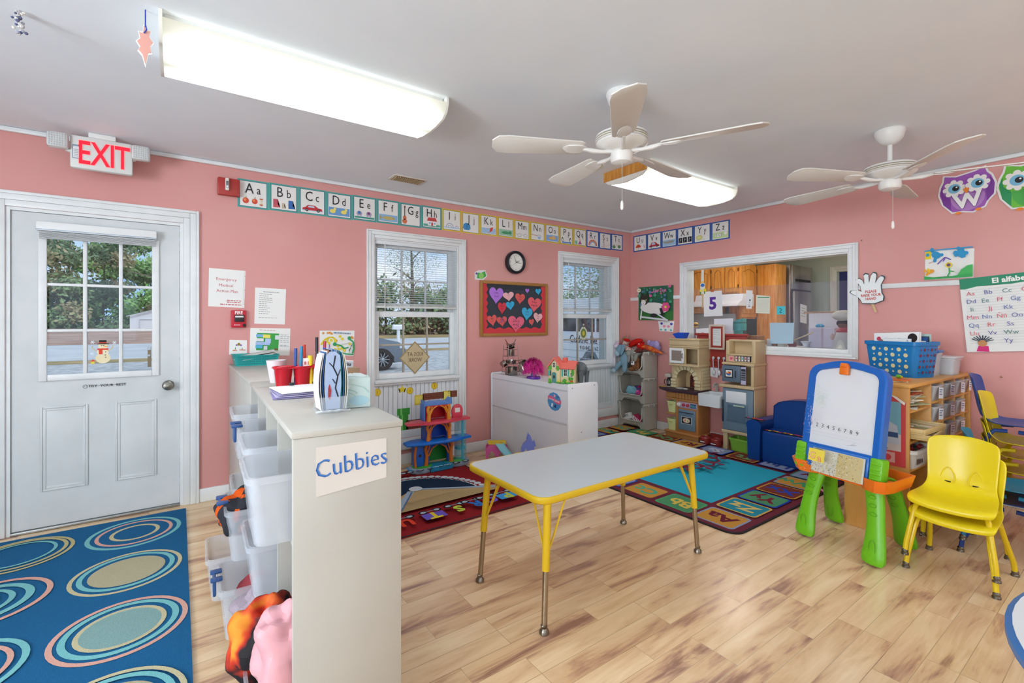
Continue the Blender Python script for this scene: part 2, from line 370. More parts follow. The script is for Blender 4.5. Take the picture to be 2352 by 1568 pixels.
RW=((-2.2,-.6,.9,2.1),(-.2,1.4,.9,2.1),(1.8,3.4,.9,2.1)); SW=((-2.6,-.8,.9,2.1),(-.2,1.6,.9,2.1))  # unseen window openings, invented to bring in fill light
wall_holes('x',YB-.15,YB,XB,XW+.13,RW,'wall_rear','cream_wall'); wall_holes('y',XB-.15,XB,YB-.15,YW+.16,SW,'wall_back','cream_wall')
for i,(u0,u1,z0,z1) in enumerate(RW+SW):
    b=MB('white_trim'); ax='y' if i<3 else 'x'; C=YB if i<3 else XB
    b.frame(u0-.06,z0-.06,u1+.06,z1+.06,.07,C,C+.02,.004,ax=ax); b.frame(u0,z0,u1,z1,.04,C-.1,C-.05,.003,ax=ax)
    g=(lambda u,c,z:(u,c,z)) if i<3 else (lambda u,c,z:(c,u,z)); b.box(g((u0+u1)/2-.02,C-.1,z0),g((u0+u1)/2+.02,C-.05,z1))
    w_=struct(b.build('window_%d'%(i+3)))  # frame of an invented window behind the camera
# baseboards and crown
b=MB('white_trim')
for x0,x1 in ((XB,DX0-.09),(.115,1.315),(2.286,3.48),(4.465,XW)): b.box((x0,YW-.014,0),(x1,YW,.095),.004)
b.box((1.315,YW-.014,0),(2.286,YW,.095),.004); b.box((3.48,YW-.014,0),(4.465,YW,.095),.004)
struct(b.build('baseboard_left'))
b=MB('white_trim'); b.box((XW-.014,YB,0),(XW,YW-.014,.095),.004); struct(b.build('baseboard_right'))
for nm,a,c in (('trim_1',(XB,YW-.022,HC-.03),(XW,YW,HC)),('trim_2',(XW-.022,YB,HC-.03),(XW,YW-.022,HC))):
    b=MB('white_trim'); b.box(a,c,.008); struct(b.build(nm))
b=MB('white_trim'); b.box((XW-.012,PY1+.075,1.55),(XW,YW,1.59),.003); struct(b.build('trim_3'))
b=MB('white_trim'); b.box((XW-.012,YB,1.553),(XW,PY0-.072,1.592),.003); struct(b.build('trim_4'))
# door
def casing(b,x0,z0,x1,z1,w,Y,bottom=False,ax='y',d=.022):
    g=(lambda x,y,z:(x,y,z)) if ax=='y' else (lambda x,y,z:(y,x,z))
    for k,(i,o,t) in enumerate(((0,w*.42,d*.55),(w*.42,w*.8,d*.8),(w*.8,w,d))):
        # nested steps of a moulded casing
        xa,xb,zb=x0-o,x1+o,z1+o; za=(z0-o) if bottom else z0
        b.box(g(x0-o,Y-t,za),g(x0-i,Y,zb),.003); b.box(g(x1+i,Y-t,za),g(x1+o,Y,zb),.003)
        b.box(g(x0-i,Y-t,z1+i),g(x1+i,Y,zb),.003)
        if bottom: b.box(g(x0-i,Y-t,za),g(x1+i,Y,z0-i),.003)
b=MB('white_trim'); casing(b,DX0,0,DX1,DZ,.092,YW)
b.box((DX0,YW,0),(DX0+.02,YW+.16,DZ)); b.box((DX1-.02,YW,0),(DX1,YW+.16,DZ)); b.box((DX0+.02,YW,DZ-.02),(DX1-.02,YW+.16,DZ)); struct(b.build('trim_5'))
b=MB('#a9abaa/.4/m'); b.box((DX0+.02,YW-.01,0),(DX1-.02,YW+.15,.018),.004); struct(b.build('trim_6'))
dr=thing('door_1','white half-glazed entrance door','door',((DX0+DX1)/2,YW+.02,0)); struct(dr); 
gx0,gx1,gz0,gz1=-.66,-.133,.94,1.80
d0,d1=YW+.012,YW+.055
b=MB('door_paint'); b.exact=True
for x0,x1,z0,z1 in ((DX0+.022,gx0-.02,.02,DZ-.022),(gx1+.02,DX1-.022,.02,DZ-.022),(gx0-.02,gx1+.02,.02,gz0-.02),(gx0-.02,gx1+.02,gz1+.02,DZ-.022)): b.box((x0,d0,z0),(x1,d1,z1))
bmesh.ops.remove_doubles(b.bm,verts=b.bm.verts[:],dist=1e-5)
b.build('door_leaf',dr)
for x0,x1 in ((-.69,-.469),(-.337,-.119)):
    b=MB('door_paint')
    # raised panel with moulded border
    b.frame(x0,.238,x1,.757,.012,d0-.008,d0,.004); b.frame(x0+.012,.25,x1-.012,.745,.014,d0-.004,d0,.003)
    b.rings([[(x,d0-h,z) for x,z in ((x0+o,.238+o),(x1-o,.238+o),(x1-o,.757-o),(x0+o,.757-o))] for o,h in ((.03,0.0),(.058,.007))])
    b.build('raised_panel',dr)
b=MB('white_trim'); b.frame(gx0-.038,gz0-.025,gx1+.028,gz1+.035,.04,d0-.014,d0,.006)
gw=(gx1-gx0)/3; gh=(gz1-gz0)/3
for k in (1,2): b.box((gx0+gw*k-.010,d0-.008,gz0),(gx0+gw*k+.010,d0+.03,gz1),.003); b.box((gx0,d0-.006,gz0+gh*k-.009),(gx1,d0+.03,gz0+gh*k+.009),.003)
gf=b.build('window_frame',dr)
b=MB('window_glass'); b.box((gx0-.01,d0+.02,gz0-.01),(gx1+.01,d0+.024,gz1+.01)); b.build('glass_pane',dr)
b=MB('#8d8a82/.25/m'); kx,kz=-.02+.0,.843
kx=-.055
b.lathe([(.033,0),(.035,-.006),(.028,-.012),(.013,-.016),(.012,-.035),(.024,-.045),(.029,-.058),(.026,-.07),(.012,-.074),(.001,-.075)],(kx,d0,kz),20,'y'); b.build('door_knob',dr)
b=Art((0,d0-.001,0),(1,0,0),(0,0,1),'#22252a/.6'); b.h=.0006
b.ring(-.483,.868,.012,.002); b.disc(-.487,.871,.002); b.disc(-.479,.871,.002); b.text('TRY  YOUR  BEST',-.375,.861,.017,sx=1.0); b.line([(-.465,.8695),(-.285,.8715)],.0018); b.build('handwriting',dr)
# door blind head
t=thing('roller_blind','short white blind rolled up above the glass of the door','blind',((gx0+gx1)/2,d0-.05,1.84))
b=MB('#e9ebea/.4'); b.box((-.70,d0-.058,1.835),(-.118,d0-.016,1.892),.006); b.build('headrail',t)
b=MB('#dfe2e2/.5'); 
for k in range(8): b.box((-.69,d0-.05,1.790+k*.0055),(-.128,d0-.022,1.793+k*.0055))
b.build('slat_stack',t)
b=MB('#7f98b8/.5'); b.box((-.70,d0-.0595,1.842),(-.118,d0-.058,1.845)); b.box((-.70,d0-.0595,1.835),(-.118,d0-.058,1.837)); b.build('valance_stripe',t)
# snowman sticker on the glass
b=Art((0,d0+.0185,0),(1,0,0),(0,0,1),'#efe3bd/.6'); b.disc(-.4,1.045,.038,'#f1e2b8/.6',.034); b.disc(-.4,1.085,.029,'#f3e6c2/.6',.026); b.disc(-.4,1.125,.024,'#f3e6c2/.6',.021)
b.rect(-.428,1.098,-.372,1.108,'#e0452a/.6'); b.rect(-.42,1.07,-.402,1.1,'#e0452a/.6'); b.rect(-.428,1.135,-.37,1.14,'#1c1c1c/.6'); b.rect(-.418,1.14,-.382,1.162,'#1c1c1c/.6'); b.rect(-.418,1.142,-.382,1.148,'#e0452a/.6')
for x,z in ((-.388,1.065),(-.386,1.085),(-.386,1.05),(-.405,1.128),(-.395,1.128)): b.disc(x,z,.0028,'#1c1c1c/.6',n=8)
b.poly([(-.392,1.124),(-.365,1.122),(-.392,1.117)],'#f29a2c/.6'); b.line([(-.43,1.09),(-.452,1.112),(-.45,1.125)],.005,'#cdb98a/.6'); b.line([(-.37,1.09),(-.352,1.11),(-.35,1.13)],.005,'#cdb98a/.6')
for x,z in ((-.45,1.15),(-.342,1.145),(-.452,1.075)):
    for a in range(3): b.line([(x-.012*math.cos(a*PI/3),z-.012*math.sin(a*PI/3)),(x+.012*math.cos(a*PI/3),z+.012*math.sin(a*PI/3))],.003,'#e8f2fb/.5')
b.poly([(-.46,1.028),(-.447,1.04),(-.437,1.03),(-.447,1.024)],'#e0452a/.6'); b.rect(-.457,1.01,-.44,1.025,'#e8d84a/.6')
b.build('snowman_sticker',label='snowman window sticker with a red scarf on the door glass',cat='sticker')
# windows
def window(i,W,cas,zbot):
    x0,x1,z0,z1=W; w=thing('window_%d'%i,'','window',((x0+x1)/2,YW+.08,z0)); struct(w); del w['label']; del w['category']
    b=MB('white_trim'); cx0,cx1,cz1=cas; wl=x0-cx0
    casing(b,x0,zbot,x1,z1,wl,YW,d=.024); b.box((cx0,YW-.02,zbot-.1),(cx1,YW,zbot),.004)
    for a,c in (((x0,YW,z0),(x0+.012,YW+.15,z1)),((x1-.012,YW,z0),(x1,YW+.15,z1)),((x0,YW,z1-.012),(x1,YW+.15,z1))): b.box(a,c)
    b.build('window_frame',w)
    b=MB('white_trim'); b.box((x0-.0,YW-.03,.74),(x1+.0,YW+.12,.772),.008); b.box((x0,YW-.012,.722),(x1,YW+.03,.74),.003); b.build('window_sill',w)
    b=MB('#dfe4e6/.4'); n=int((x1-x0)/.043)
    for k in range(n):
        u=x0+(x1-x0)*k/n; b.box((u+.002,YW+.012,z0),(u+(x1-x0)/n-.001,YW+.022,.735),.002)
    b.box((x0,YW+.022,z0),(x1,YW+.03,.735)); b.box((x0,YW+.006,z0),(x1,YW+.02,z0+.07),.003); b.build('beadboard_panel',w)
    # sashes
    def sash(y,za,zb,name,fx,rows,mu):
        b=MB('white_trim'); b.frame(x0+.012,za,x1-.012,zb,fx,y,y+.035,.004); s=b.build(name,w)
        b=MB(mu); ix0,ix1,iz0,iz1=x0+.012+fx,x1-.012-fx,za+fx,zb-fx
        for k in (1,2): b.box((ix0+(ix1-ix0)*k/3-.008,y+.012,iz0),(ix0+(ix1-ix0)*k/3+.008,y+.03,iz1),.002)
        b.box((ix0,y+.012,(iz0+iz1)/2-.008),(ix1,y+.03,(iz0+iz1)/2+.008),.002); b.build('muntins',s)
        b=MB('window_glass'); b.box((ix0-.005,y+.018,iz0-.005),(ix1+.005,y+.021,iz1+.005)); b.build('glass_pane',s)
    sash(YW+.055,.773,1.375,'lower_sash',.05,2,'#b0a695/.5'); sash(YW+.095,1.33,1.995,'upper_sash',.05,2,'#e6e8e8/.4')
    # mini blind
    t=thing('mini_blind','white mini blind lowered over the upper half of the window '+('with the tan sign' if i==1 else 'facing the van'),'blind',((x0+x1)/2,YW+.03,1.41),group='white window blinds')
    b=MB('#e4e7e9/.4'); b.box((x0+.014,YW+.012,1.965),(x1-.014,YW+.045,2.0),.004); b.build('headrail',t)
    b=MB('#dfe3e6/.45'); z=1.445
    while z<1.955:
        a=R(14); cy=YW+.028
        b.rings([[(x,cy+dy*math.cos(a),z+dy*math.sin(a)+dz) for x in (x0+.016,x1-.016)]+[(x,cy+dy*math.cos(a),z+dy*math.sin(a)+dz-.0007) for x in (x1-.016,x0+.016)] for dy,dz in ((-.011,0),(0,.0018),(.011,0))])
        z+=.0205
    b.build('slats',t)
    b=MB('#dddfdc/.4'); b.box((x0+.016,YW+.014,1.405),(x1-.016,YW+.042,1.422),.004)
    for k in range(5): b.box((x0+.016,YW+.016,1.424+k*.004),(x1-.016,YW+.04,1.4265+k*.004))
    b.build('bottom_rail',t)
    b=MB('#e8e8e8/.3'); b.cyl((x0+.10,YW+.006,1.33),(x0+.10,YW+.008,1.975),.0035,n=6)
    b.build('tilt_wand',t)
    b=MB('#d0d0d0/.6')
    for u in (.28,.72,.93): b.cyl((x0+(x1-x0)*u,YW+.014,1.41),(x0+(x1-x0)*u,YW+.014,1.97),.0009,n=4)
    b.build('cords',t)
window(1,W1,(1.315,2.286,2.086),.235); window(2,W2,(3.48,4.465,2.08),.235)
# pass-through casing
b=MB('white_trim'); 
T=Matrix(((0,0,0,0),)*4)
casing(b,PY0,PZ0,PY1,PZ1,.072,XW,bottom=True,ax='x')
b.box((XW,PY0,PZ0),(XW+.13,PY0+.012,PZ1)); b.box((XW,PY1-.012,PZ0),(XW+.13,PY1,PZ1)); b.box((XW,PY0,PZ1-.012),(XW+.13,PY1,PZ1)); b.box((XW-.002,PY0,PZ0-.01),(XW+.15,PY1,PZ0+.006),.003)
struct(b.build('trim_7'))
# ---------- fluorescent fixtures ----------
def tube_light(x0,y0,label,group=None):
    Lx,Wy=1.2,.42
    t=thing('fluorescent_light',label,'ceiling light',(x0+Lx/2,y0+Wy/2,HC),group='ceiling fluorescent lights')
    b=MB('#d9d9d4/.5'); b.box((x0+.02,y0+.03,HC-.03),(x0+Lx-.02,y0+Wy-.03,HC)); b.build('housing',t)
    b=MB('diffuser'); prof=[(0,.03),(.015,.07),(.05,.095),(.13,.108),(.21,.112),(.29,.108),(.37,.095),(.405,.07),(.42,.03)]
    b.rings([[(x,y0+p[0],HC-p[1]) for p in prof]+[(x,y0+.40,HC-.024),(x,y0+.02,HC-.024)] for x in (x0+.012,x0+Lx-.012)]); b.build('diffuser',t,ang=60)
    for x in (x0,x0+Lx-.012):
        b=MB('#e9e8e0/.4'); b.prism([(y0+p[0],HC-p[1]-.003) for p in prof]+[(y0+.42,HC-.001),(y0,HC-.001)],x,x+.012,'x'); b.build('end_cap',t)
    return t
tube_light(-.06,2.17,'long fluorescent ceiling light nearest the exit sign')
f2=tube_light(2.72,2.17,'fluorescent ceiling light beyond the fan, with a brown wooden end')
b=MB('oak'); b.box((2.712,2.175,HC-.072),(2.72,2.585,HC-.001)); b.build('wooden_end',f2)
tube_light(2.72,-.7,'fluorescent ceiling light over the near right of the room')  # out of view, added to brighten the room
tube_light(-.06,-2.4,'rear fluorescent ceiling light over the door end'); tube_light(2.72,-2.4,'rear fluorescent ceiling light by the pass-through wall')  # two more unseen fixtures, added for their light
# ================= outside =================
def gy(Y): return -.32 if Y<26 else -.32+.85*min(1,(Y-26)/50)
def strip(name,y0,y1,mat,label,cat,x0=-70,x1=120,n=6,dz=0):
    b=MB(mat); P=[]
    ys=[y0+(y1-y0)*i/n for i in range(n+1)]
    b.rings([[(x0,y,gy(y)+dz),(x1,y,gy(y)+dz),(x1,y,gy(y)+dz-.3),(x0,y,gy(y)+dz-.3)] for y in ys]); o=b.build(name); o['label']=label; o['category']=cat; o['kind']='structure'; return o
strip('ground',4.3,130,'dirt','brown field beyond the road','ground',n=20)
strip('parking_lot',4.3,24,'gravel','pale gravel parking lot beside the building','ground',-8,60,n=2,dz=.02)
strip('grass_verge',24,26,'grass','dry grass verge beside the road','ground',n=2,dz=.03)
strip('road',26,38,'asphalt','pale road beyond the parking lot','road',n=6,dz=.04)
strip('road_verge',38.5,44,'grass','straw coloured verge on the far side of the road','ground',5,120,n=3,dz=.05)
random.seed(4)
def tree(x,y,h,r,leaf,label,trunk=.25,cr=.55,nl=900,ls=.35,group='trees beyond the road',sz=1.0):
    t=thing('tree',label,'tree',(x,y,gy(y)),group=group); z0=gy(y); b=MB('bark')
    b.tube([(x,y,z0-.2),(x+.1,y,z0+h*.4),(x,y+.1,z0+h*.8)],[trunk,trunk*.7,trunk*.25],7)
    for k in range(7):
        a=random.random()*6.3; zz=z0+h*(.3+.08*k); rr=r*.8
        b.tube([(x,y,zz),(x+rr*.5*math.cos(a),y+rr*.5*math.sin(a),zz+h*.08),(x+rr*math.cos(a),y+rr*math.sin(a),zz+h*.12)],[trunk*.35,trunk*.2,trunk*.06],5)
    b.build('trunk',t)
    b=MB(leaf); b.flat=True
    blobs=[(Vector((random.gauss(0,.45)*r,random.gauss(0,.45)*r,h*(1-cr)+h*cr*random.random()))) for _ in range(16)]
    for k in range(nl):
        c=random.choice(blobs); p=c+Vector((random.gauss(0,1),random.gauss(0,1),random.gauss(0,.7)))*r*.3
        p+=Vector((x,y,z0)); s_=ls*random.uniform(.5,1.3); u=Vector((random.gauss(0,1),random.gauss(0,1),random.gauss(0,1))).normalized(); v=u.orthogonal().normalized()
        q=[p+u*s_,p+v*s_*.5,p-u*s_,p-v*s_*.5]; b.face(b._v(q))
    b.build('foliage',t); return t
def wood(name,label,x0,x1,y0,y1,h0,h1,n,ls,seed,mats):
    rd=random.Random(seed); b=MB('bark'); b.flat=True
    for k in range(int((x1-x0)/1.6)):
        x,y=rd.uniform(x0,x1),rd.uniform(y0,y1); h=rd.uniform(h0,h1); b.tube([(x,y,gy(y)-.2),(x+rd.uniform(-.4,.4),y,gy(y)+h*.9)],[.16,.05],5)
    bl=[(rd.uniform(x0,x1),rd.uniform(y0,y1),rd.random(),rd.choice(mats),rd.uniform(.8,1.6)) for _ in range(int((x1-x0)*7))]
    for k in range(n):
        x,y,f,m,r=rd.choice(bl); hh=(h0+(h1-h0)*(.5+.5*noise.noise(Vector((x*.23,seed,0)))))
        z=gy(y)+.1+f**1.25*hh; p=Vector((x,y,z))+Vector((rd.gauss(0,.6),rd.gauss(0,.6),rd.gauss(0,.45)))*r; b.use(m); q=ls*rd.uniform(.5,1.3); u=Vector((rd.gauss(0,1),rd.gauss(0,.6),rd.gauss(0,1))).normalized(); v=u.orthogonal().normalized(); b.face(b._v([p+u*q,p+v*q*.6,p-u*q,p-v*q*.6]))
    o=b.build(name); o['label']=label; o['category']='trees'; o['kind']='stuff'
wood('woodland','mixed green woodland beyond the brown field seen through the door',-22,6,76,90,8,17,42000,.30,1,['leaf_dark','leaf_dark','leaf_mid','leaf_bright','leaf_brown'])
wood('tree_belt','dense dark green belt of trees across the road from the windows',12,64,44,50,3.6,6.4,42000,.24,2,['leaf_dark','leaf_dark','leaf_mid','leaf_brown'])
tree(19.6,45.5,12.4,3.2,'leaf_dark','tall pine rising above the tree row behind the first window',nl=6000,cr=.5,ls=.08,group=None)
tree(-5.4,16,7.4,3.1,'leaf_brown','tree close by with olive brown leaves filling the top of the door glass',trunk=.18,nl=20000,cr=.46,ls=.036,group=None)
tree(1.3,15,6.8,2.9,'leaf_brown','tree close by reaching over the upper right panes of the door',trunk=.15,nl=19000,cr=.45,ls=.036,group=None)
tree(17,13.5,8.6,3.6,'leaf_dark','tree standing behind the white van',nl=14000,cr=.72,ls=.06,group=None)
tree(21,18,9.6,4,'leaf_mid','green tree further behind the white van',nl=3500,cr=.8,ls=.13,group=None)
# shed
t=thing('shed','white shed with a wide door beyond the brown field','shed',(-1.75,70,gy(70)))
z=gy(70)-.1; b=MB('#eef0f4/.6'); X0,X1=-4.3,.8; b.prism([(X0,z),(X1,z),(X1,z+1.65),((X0+X1)/2,z+2.4),(X0,z+1.65)],66,74,'y'); b.build('walls',t)
b=MB('#d8dce2/.5'); b.frame(-3.5,z,0,z+1.35,.09,65.93,66); b.build('garage_door',t)
b=MB('#c9ccd2/.6'); b.tube([(X0-.3,65.8,z+1.6),((X0+X1)/2,65.8,z+2.48),(X1+.3,65.8,z+1.6)],.07,4); b.build('roof_edge',t)
# trailer
t=thing('trailer','small flat trailer parked on the brown field','trailer',(-10.3,52,gy(52))); z=gy(52)
b=MB('#4a4a4a/.6'); b.box((-13.5,51.6,z+.5),(-9,52.6,z+.62)); b.build('deck',t)
b=MB('#2a2a2a/.8'); b.lathe([(.2,-.1),(.38,-.1),(.38,.1),(.2,.1)],(-10.3,51.5,z+.38),18,'y'); b.build('tyre',t)
b=MB('#e0e0e0/.4'); b.lathe([(.01,-.12),(.2,-.12),(.2,.05),(.01,.05)],(-10.3,51.5,z+.38),14,'y'); b.build('wheel_rim',t)
# posts
x,y=-2.0,20.5; t=thing('fence_post','weathered wooden post at the edge of the parking lot','post',(-.83,21.05,gy(21)))
b=MB('#a58a6a/.8'); b.box((-.88,21,gy(21)),(-.78,21.1,.42),.01); b.build('post',t)
b=MB('#e8e8e8/.5'); b.box((-.87,20.98,.30),(-.79,21,.42)); b.box((-.87,20.98,.08),(-.81,21,.14)); b.build('white_tag',t)
# mailbox
fx=(915-1176)/FPX; dd=33; mx,my=(CS+fx*SN)*dd,(SN-fx*CS)*dd; z=gy(my)
t=thing('mailbox','white mailbox on a post across the road','mailbox',(mx,my,z)); b=MB('#f2f2f2/.5'); b.box((mx-.09,my-.09,z),(mx+.09,my+.09,z+1.0)); b.build('post',t)
b=MB('#f2f2f2/.5'); b.box((mx-.4,my-.15,z+1.0),(mx+.4,my+.15,z+1.2)); b.cyl((mx-.4,my,z+1.2),(mx+.4,my,z+1.2),.15,n=12); b.build('box',t)
# car
def wheel(p,name,cx,cy,cz,r,ax='y',w_=.22,spokes=10,m1='#2c2c2e/.8',m2='#c3c7cc/.3/m'):
    b=MB(m1); b.lathe([(r*.66,-w_/2),(r,-w_/2*.9),(r,w_/2*.9),(r*.66,w_/2)],(0,0,0),28,ax,cap=False); 
    b.use(m2); b.lathe([(r*.66,w_/2),(r*.7,w_/2*1.02),(r*.66,-w_/2*1.02),(r*.6,-w_/2*.7),(r*.6,w_/2)],(0,0,0),28,ax,cap=False); b.use('#55585c/.6'); b.lathe([(.01,w_*.1),(r*.62,w_*.1),(r*.62,w_*.15),(.01,w_*.15)],(0,0,0),20,ax); b.use(m2)
    for k in range(spokes):
        a=2*PI*k/spokes; c_,s_=math.cos(a),math.sin(a)
        b.tube([(r*.12*c_,-w_*.42,r*.12*s_),(r*.62*c_,-w_*.42,r*.62*s_)],r*.06,4) if ax=='y' else None
    b.ball((0,-w_*.44,0) if ax=='y' else (-w_*.44,0,0),r*.15,10,6)
    bmesh.ops.transform(b.bm,matrix=Matrix.Translation((cx,cy,cz)),verts=b.bm.verts[:]); return b
fx=(882-1176)/FPX; dd=15.4; cx,cy=(CS+fx*SN)*dd,(SN-fx*CS)*dd; z=-.3
car=thing('car','blue grey car parked at the edge of the lot','car',(cx-2,cy+.2,z))
def carx(u): return cx+u
body=[(-3.5,.35),(-3.6,.8),(-3.4,1.05),(-2.6,1.5),(-1.4,1.56),(-.6,1.2),(.1,1.02),(.55,.93),(.78,.78),(.84,.5),(.72,.28),(.4,.24)]
for s_ in (0,): 
    b=MB('#75808c/.25'); 
    arch=[(.45*math.cos(R(a)),.36+.42*math.sin(R(a))) for a in range(10,171,20)]
    b.prism([(cx-.05+px,z+pz) for px,pz in body+[(.45,.24)]+[(p[0]-.05,p[1]) for p in arch]+[(-.52,.24)]],cy-.02,cy+1.7,'y',.05); b.build('body',car)
b=wheel(car,'wheel',cx-.05,cy+.08,z+.36,.36); b.build('wheel',car)
b=wheel(car,'wheel',cx-2.75,cy+.08,z+.36,.36); b.build('wheel',car)
b=MB('#d9e2ea/.1'); b.box((cx+.52,cy-.03,z+.7),(cx+.74,cy+.2,z+.8),.03); b.build('headlight',car)
b=MB('#2b3540/.1'); b.prism([(cx-2.5,z+1.05),(cx-2.3,z+1.42),(cx-1.45,z+1.47),(cx-.75,z+1.12)],cy-.03,cy-.02,'y'); b.build('side_window',car)
# van : side panel towards the window
fx=(1340-1176)/FPX; dd=14.0; P0=Vector(((CS+fx*SN)*dd,(SN-fx*CS)*dd,0)); dv=Vector((.157,.987,0)).normalized(); nv=Vector((dv.y,-dv.x,0))  # nv points away
TV=Matrix(((-dv.x,nv.x,0,P0.x),(-dv.y,nv.y,0,P0.y),(0,0,1,0),(0,0,0,1)))   # local x: toward the right of the view, y: away
van=thing('van','white minibus with black lettering parked outside the second window','van',P0+Vector((0,0,-.3)))
b=MB('#e9ebee/.3',TV); z=-.3
side=[(-4.5,.05),(3.6,.05),(3.6,1.5),(3.4,2.2),(-4.4,2.35),(-4.5,1.6)]
wa=[(.62*math.cos(R(a))+.35,.05+.42+.62*math.sin(R(a))-.35) for a in range(0,181,15)]
b.prism([(-4.5,z+.4),(-.27,z+.4)]+[(p[0],z+max(p[1],.4)) for p in wa[::-1]]+[(.97,z+.4),(3.6,z+.4),(3.6,z+1.5),(3.4,z+2.25),(-4.4,z+2.35)],0,1.9,'y',.04); b.build('body',van)
b=MB('#3c3a40/.15',TV)
for k in range(8):
    x=-4.1+k*.95; b.box((x,-.012,z+1.30),(x+.86,.01,z+1.82),.01)
b.build('side_window',van)
b=MB('#c2c6cc/.4',TV)
for zz in (.95,.72,.50): b.box((-4.45,-.012,z+zz),(3.55,0,z+zz+.02))
b.build('body_moulding',van)
a=Art((0,-.002,0),(1,0,0),(0,0,1),'#25262b/.5'); a.T=TV; a.h=.0
a.h=.006
a.text('Cuddle Be',-.02,z+.96,.235,'#25262b/.5',al='C'); a.text('910-842-8162',.28,z+.765,.115); a.text('Child',1.5,z+.56,.10); a.rect(1.14,z+.765,1.24,z+.82,'#d8683c/.6'); a.build('lettering',van)
b=wheel(van,'wheel',0,0,0,.42,w_=.26,spokes=0,m1='#7d828a/.8',m2='#b9bdc2/.4'); bmesh.ops.transform(b.bm,matrix=TV@Matrix.Translation((.35,.12,.1)),verts=b.bm.verts[:]); b.build('wheel',van)
b=wheel(van,'wheel',0,0,0,.42,w_=.26,spokes=0,m1='#7d828a/.8',m2='#b9bdc2/.4'); bmesh.ops.transform(b.bm,matrix=TV@Matrix.Translation((-3.3,.12,.1)),verts=b.bm.verts[:]); b.build('wheel',van)
# ================= items on the window wall =================
# exit sign hangs from the ceiling just before the wall
t=thing('exit_sign','white emergency exit sign with red letters and two lamp heads over the door','exit sign',(-.38,3.86,HC))
ex0,ez1=aL(160,303,3.84); ex1=aL(305,325,3.84)[0]; ez0=aL(160,383,3.84)[1]; ez1=min(ez1,2.41)
b=MB('#dfe0dc/.45'); b.box((ex0,3.835,ez0),(ex1,3.88,ez1),.012); b.build('housing',t)
b=MB('#e9e9e6/.45'); b.box(((ex0+ex1)/2-.065,3.84,ez1-.002),((ex0+ex1)/2+.065,3.9,HC),.004); b.build('mount',t)
a=ArtL(3.835); a.h=.001; w_=ex1-ex0; h_=ez1-ez0
for m_,bo in (('#f7c9c2/.5',.035),('exit_red',.012)):
    for k_,ch_ in enumerate('EXIT'): a.text(ch_,ex0+w_*(.23,.475,.665,.83)[k_],ez0+h_*.155,h_*.70,m_,sx=.62,bold=bo)
a.build('letters',t)
a=ArtL(3.835); a.h=.001; a.rect(ex0+.012,ez0+.055,ex0+.045,ez1-.06,'#8fa0b4/.5'); a.rect(ex0+.016,ez0+.06,ex0+.043,ez1-.07,'#e6e8ea/.5')
for k in range(5): a.rect(ex0+.02,ez0+.068+.01*k,ex0+.04,ez0+.071+.01*k,'#9aa/.5' if 0 else '#9aa4ad/.5')
a.build('sticker',t)
for s_,x in ((-1,ex0-.05),(1,ex1+.042)):
    b=MB('#d8dad8/.3'); b.box((x-.047,3.80,ez0+.10),(x+.047,3.86,ez0+.19),.014); 
    h=b.build('lamp_head',t); b=MB('#c9cccd/.2')
    for k in range(7):
        for j in range(6): b.cbox((x-.034+k*.0113,3.799,ez0+.112+j*.0128),(.008,.004,.009),.002,1)
    b.build('lens',h)
    b=MB('#dfe0dc/.5'); b.cyl((x-s_*.03,3.86,ez0+.11),(x-s_*.07,3.86,ez0+.10),.012,n=8); b.build('bracket',h)
# strobe
x0,z1=aL(499,408); x1=aL(548,414)[0]; z0=aL(499,448)[1]
t=thing('fire_strobe','red fire alarm strobe with a clear lens left of the alphabet cards','alarm',((x0+x1)/2,YW,z0)); b=MB('#b23a34/.4'); b.box((x0,YW-.045,z0),(x1+.004,YW,z1),.008); b.build('housing',t)
b=MB('#e9e6da/.15'); b.box((x0+.045,YW-.07,z0+.03),(x0+.07,YW-.045,z1-.006),.006); b.use('#a0a4a8/.2/m'); b.box((x0+.05,YW-.073,z0+.045),(x0+.065,YW-.07,z1-.03),.004); b.build('lens',t)
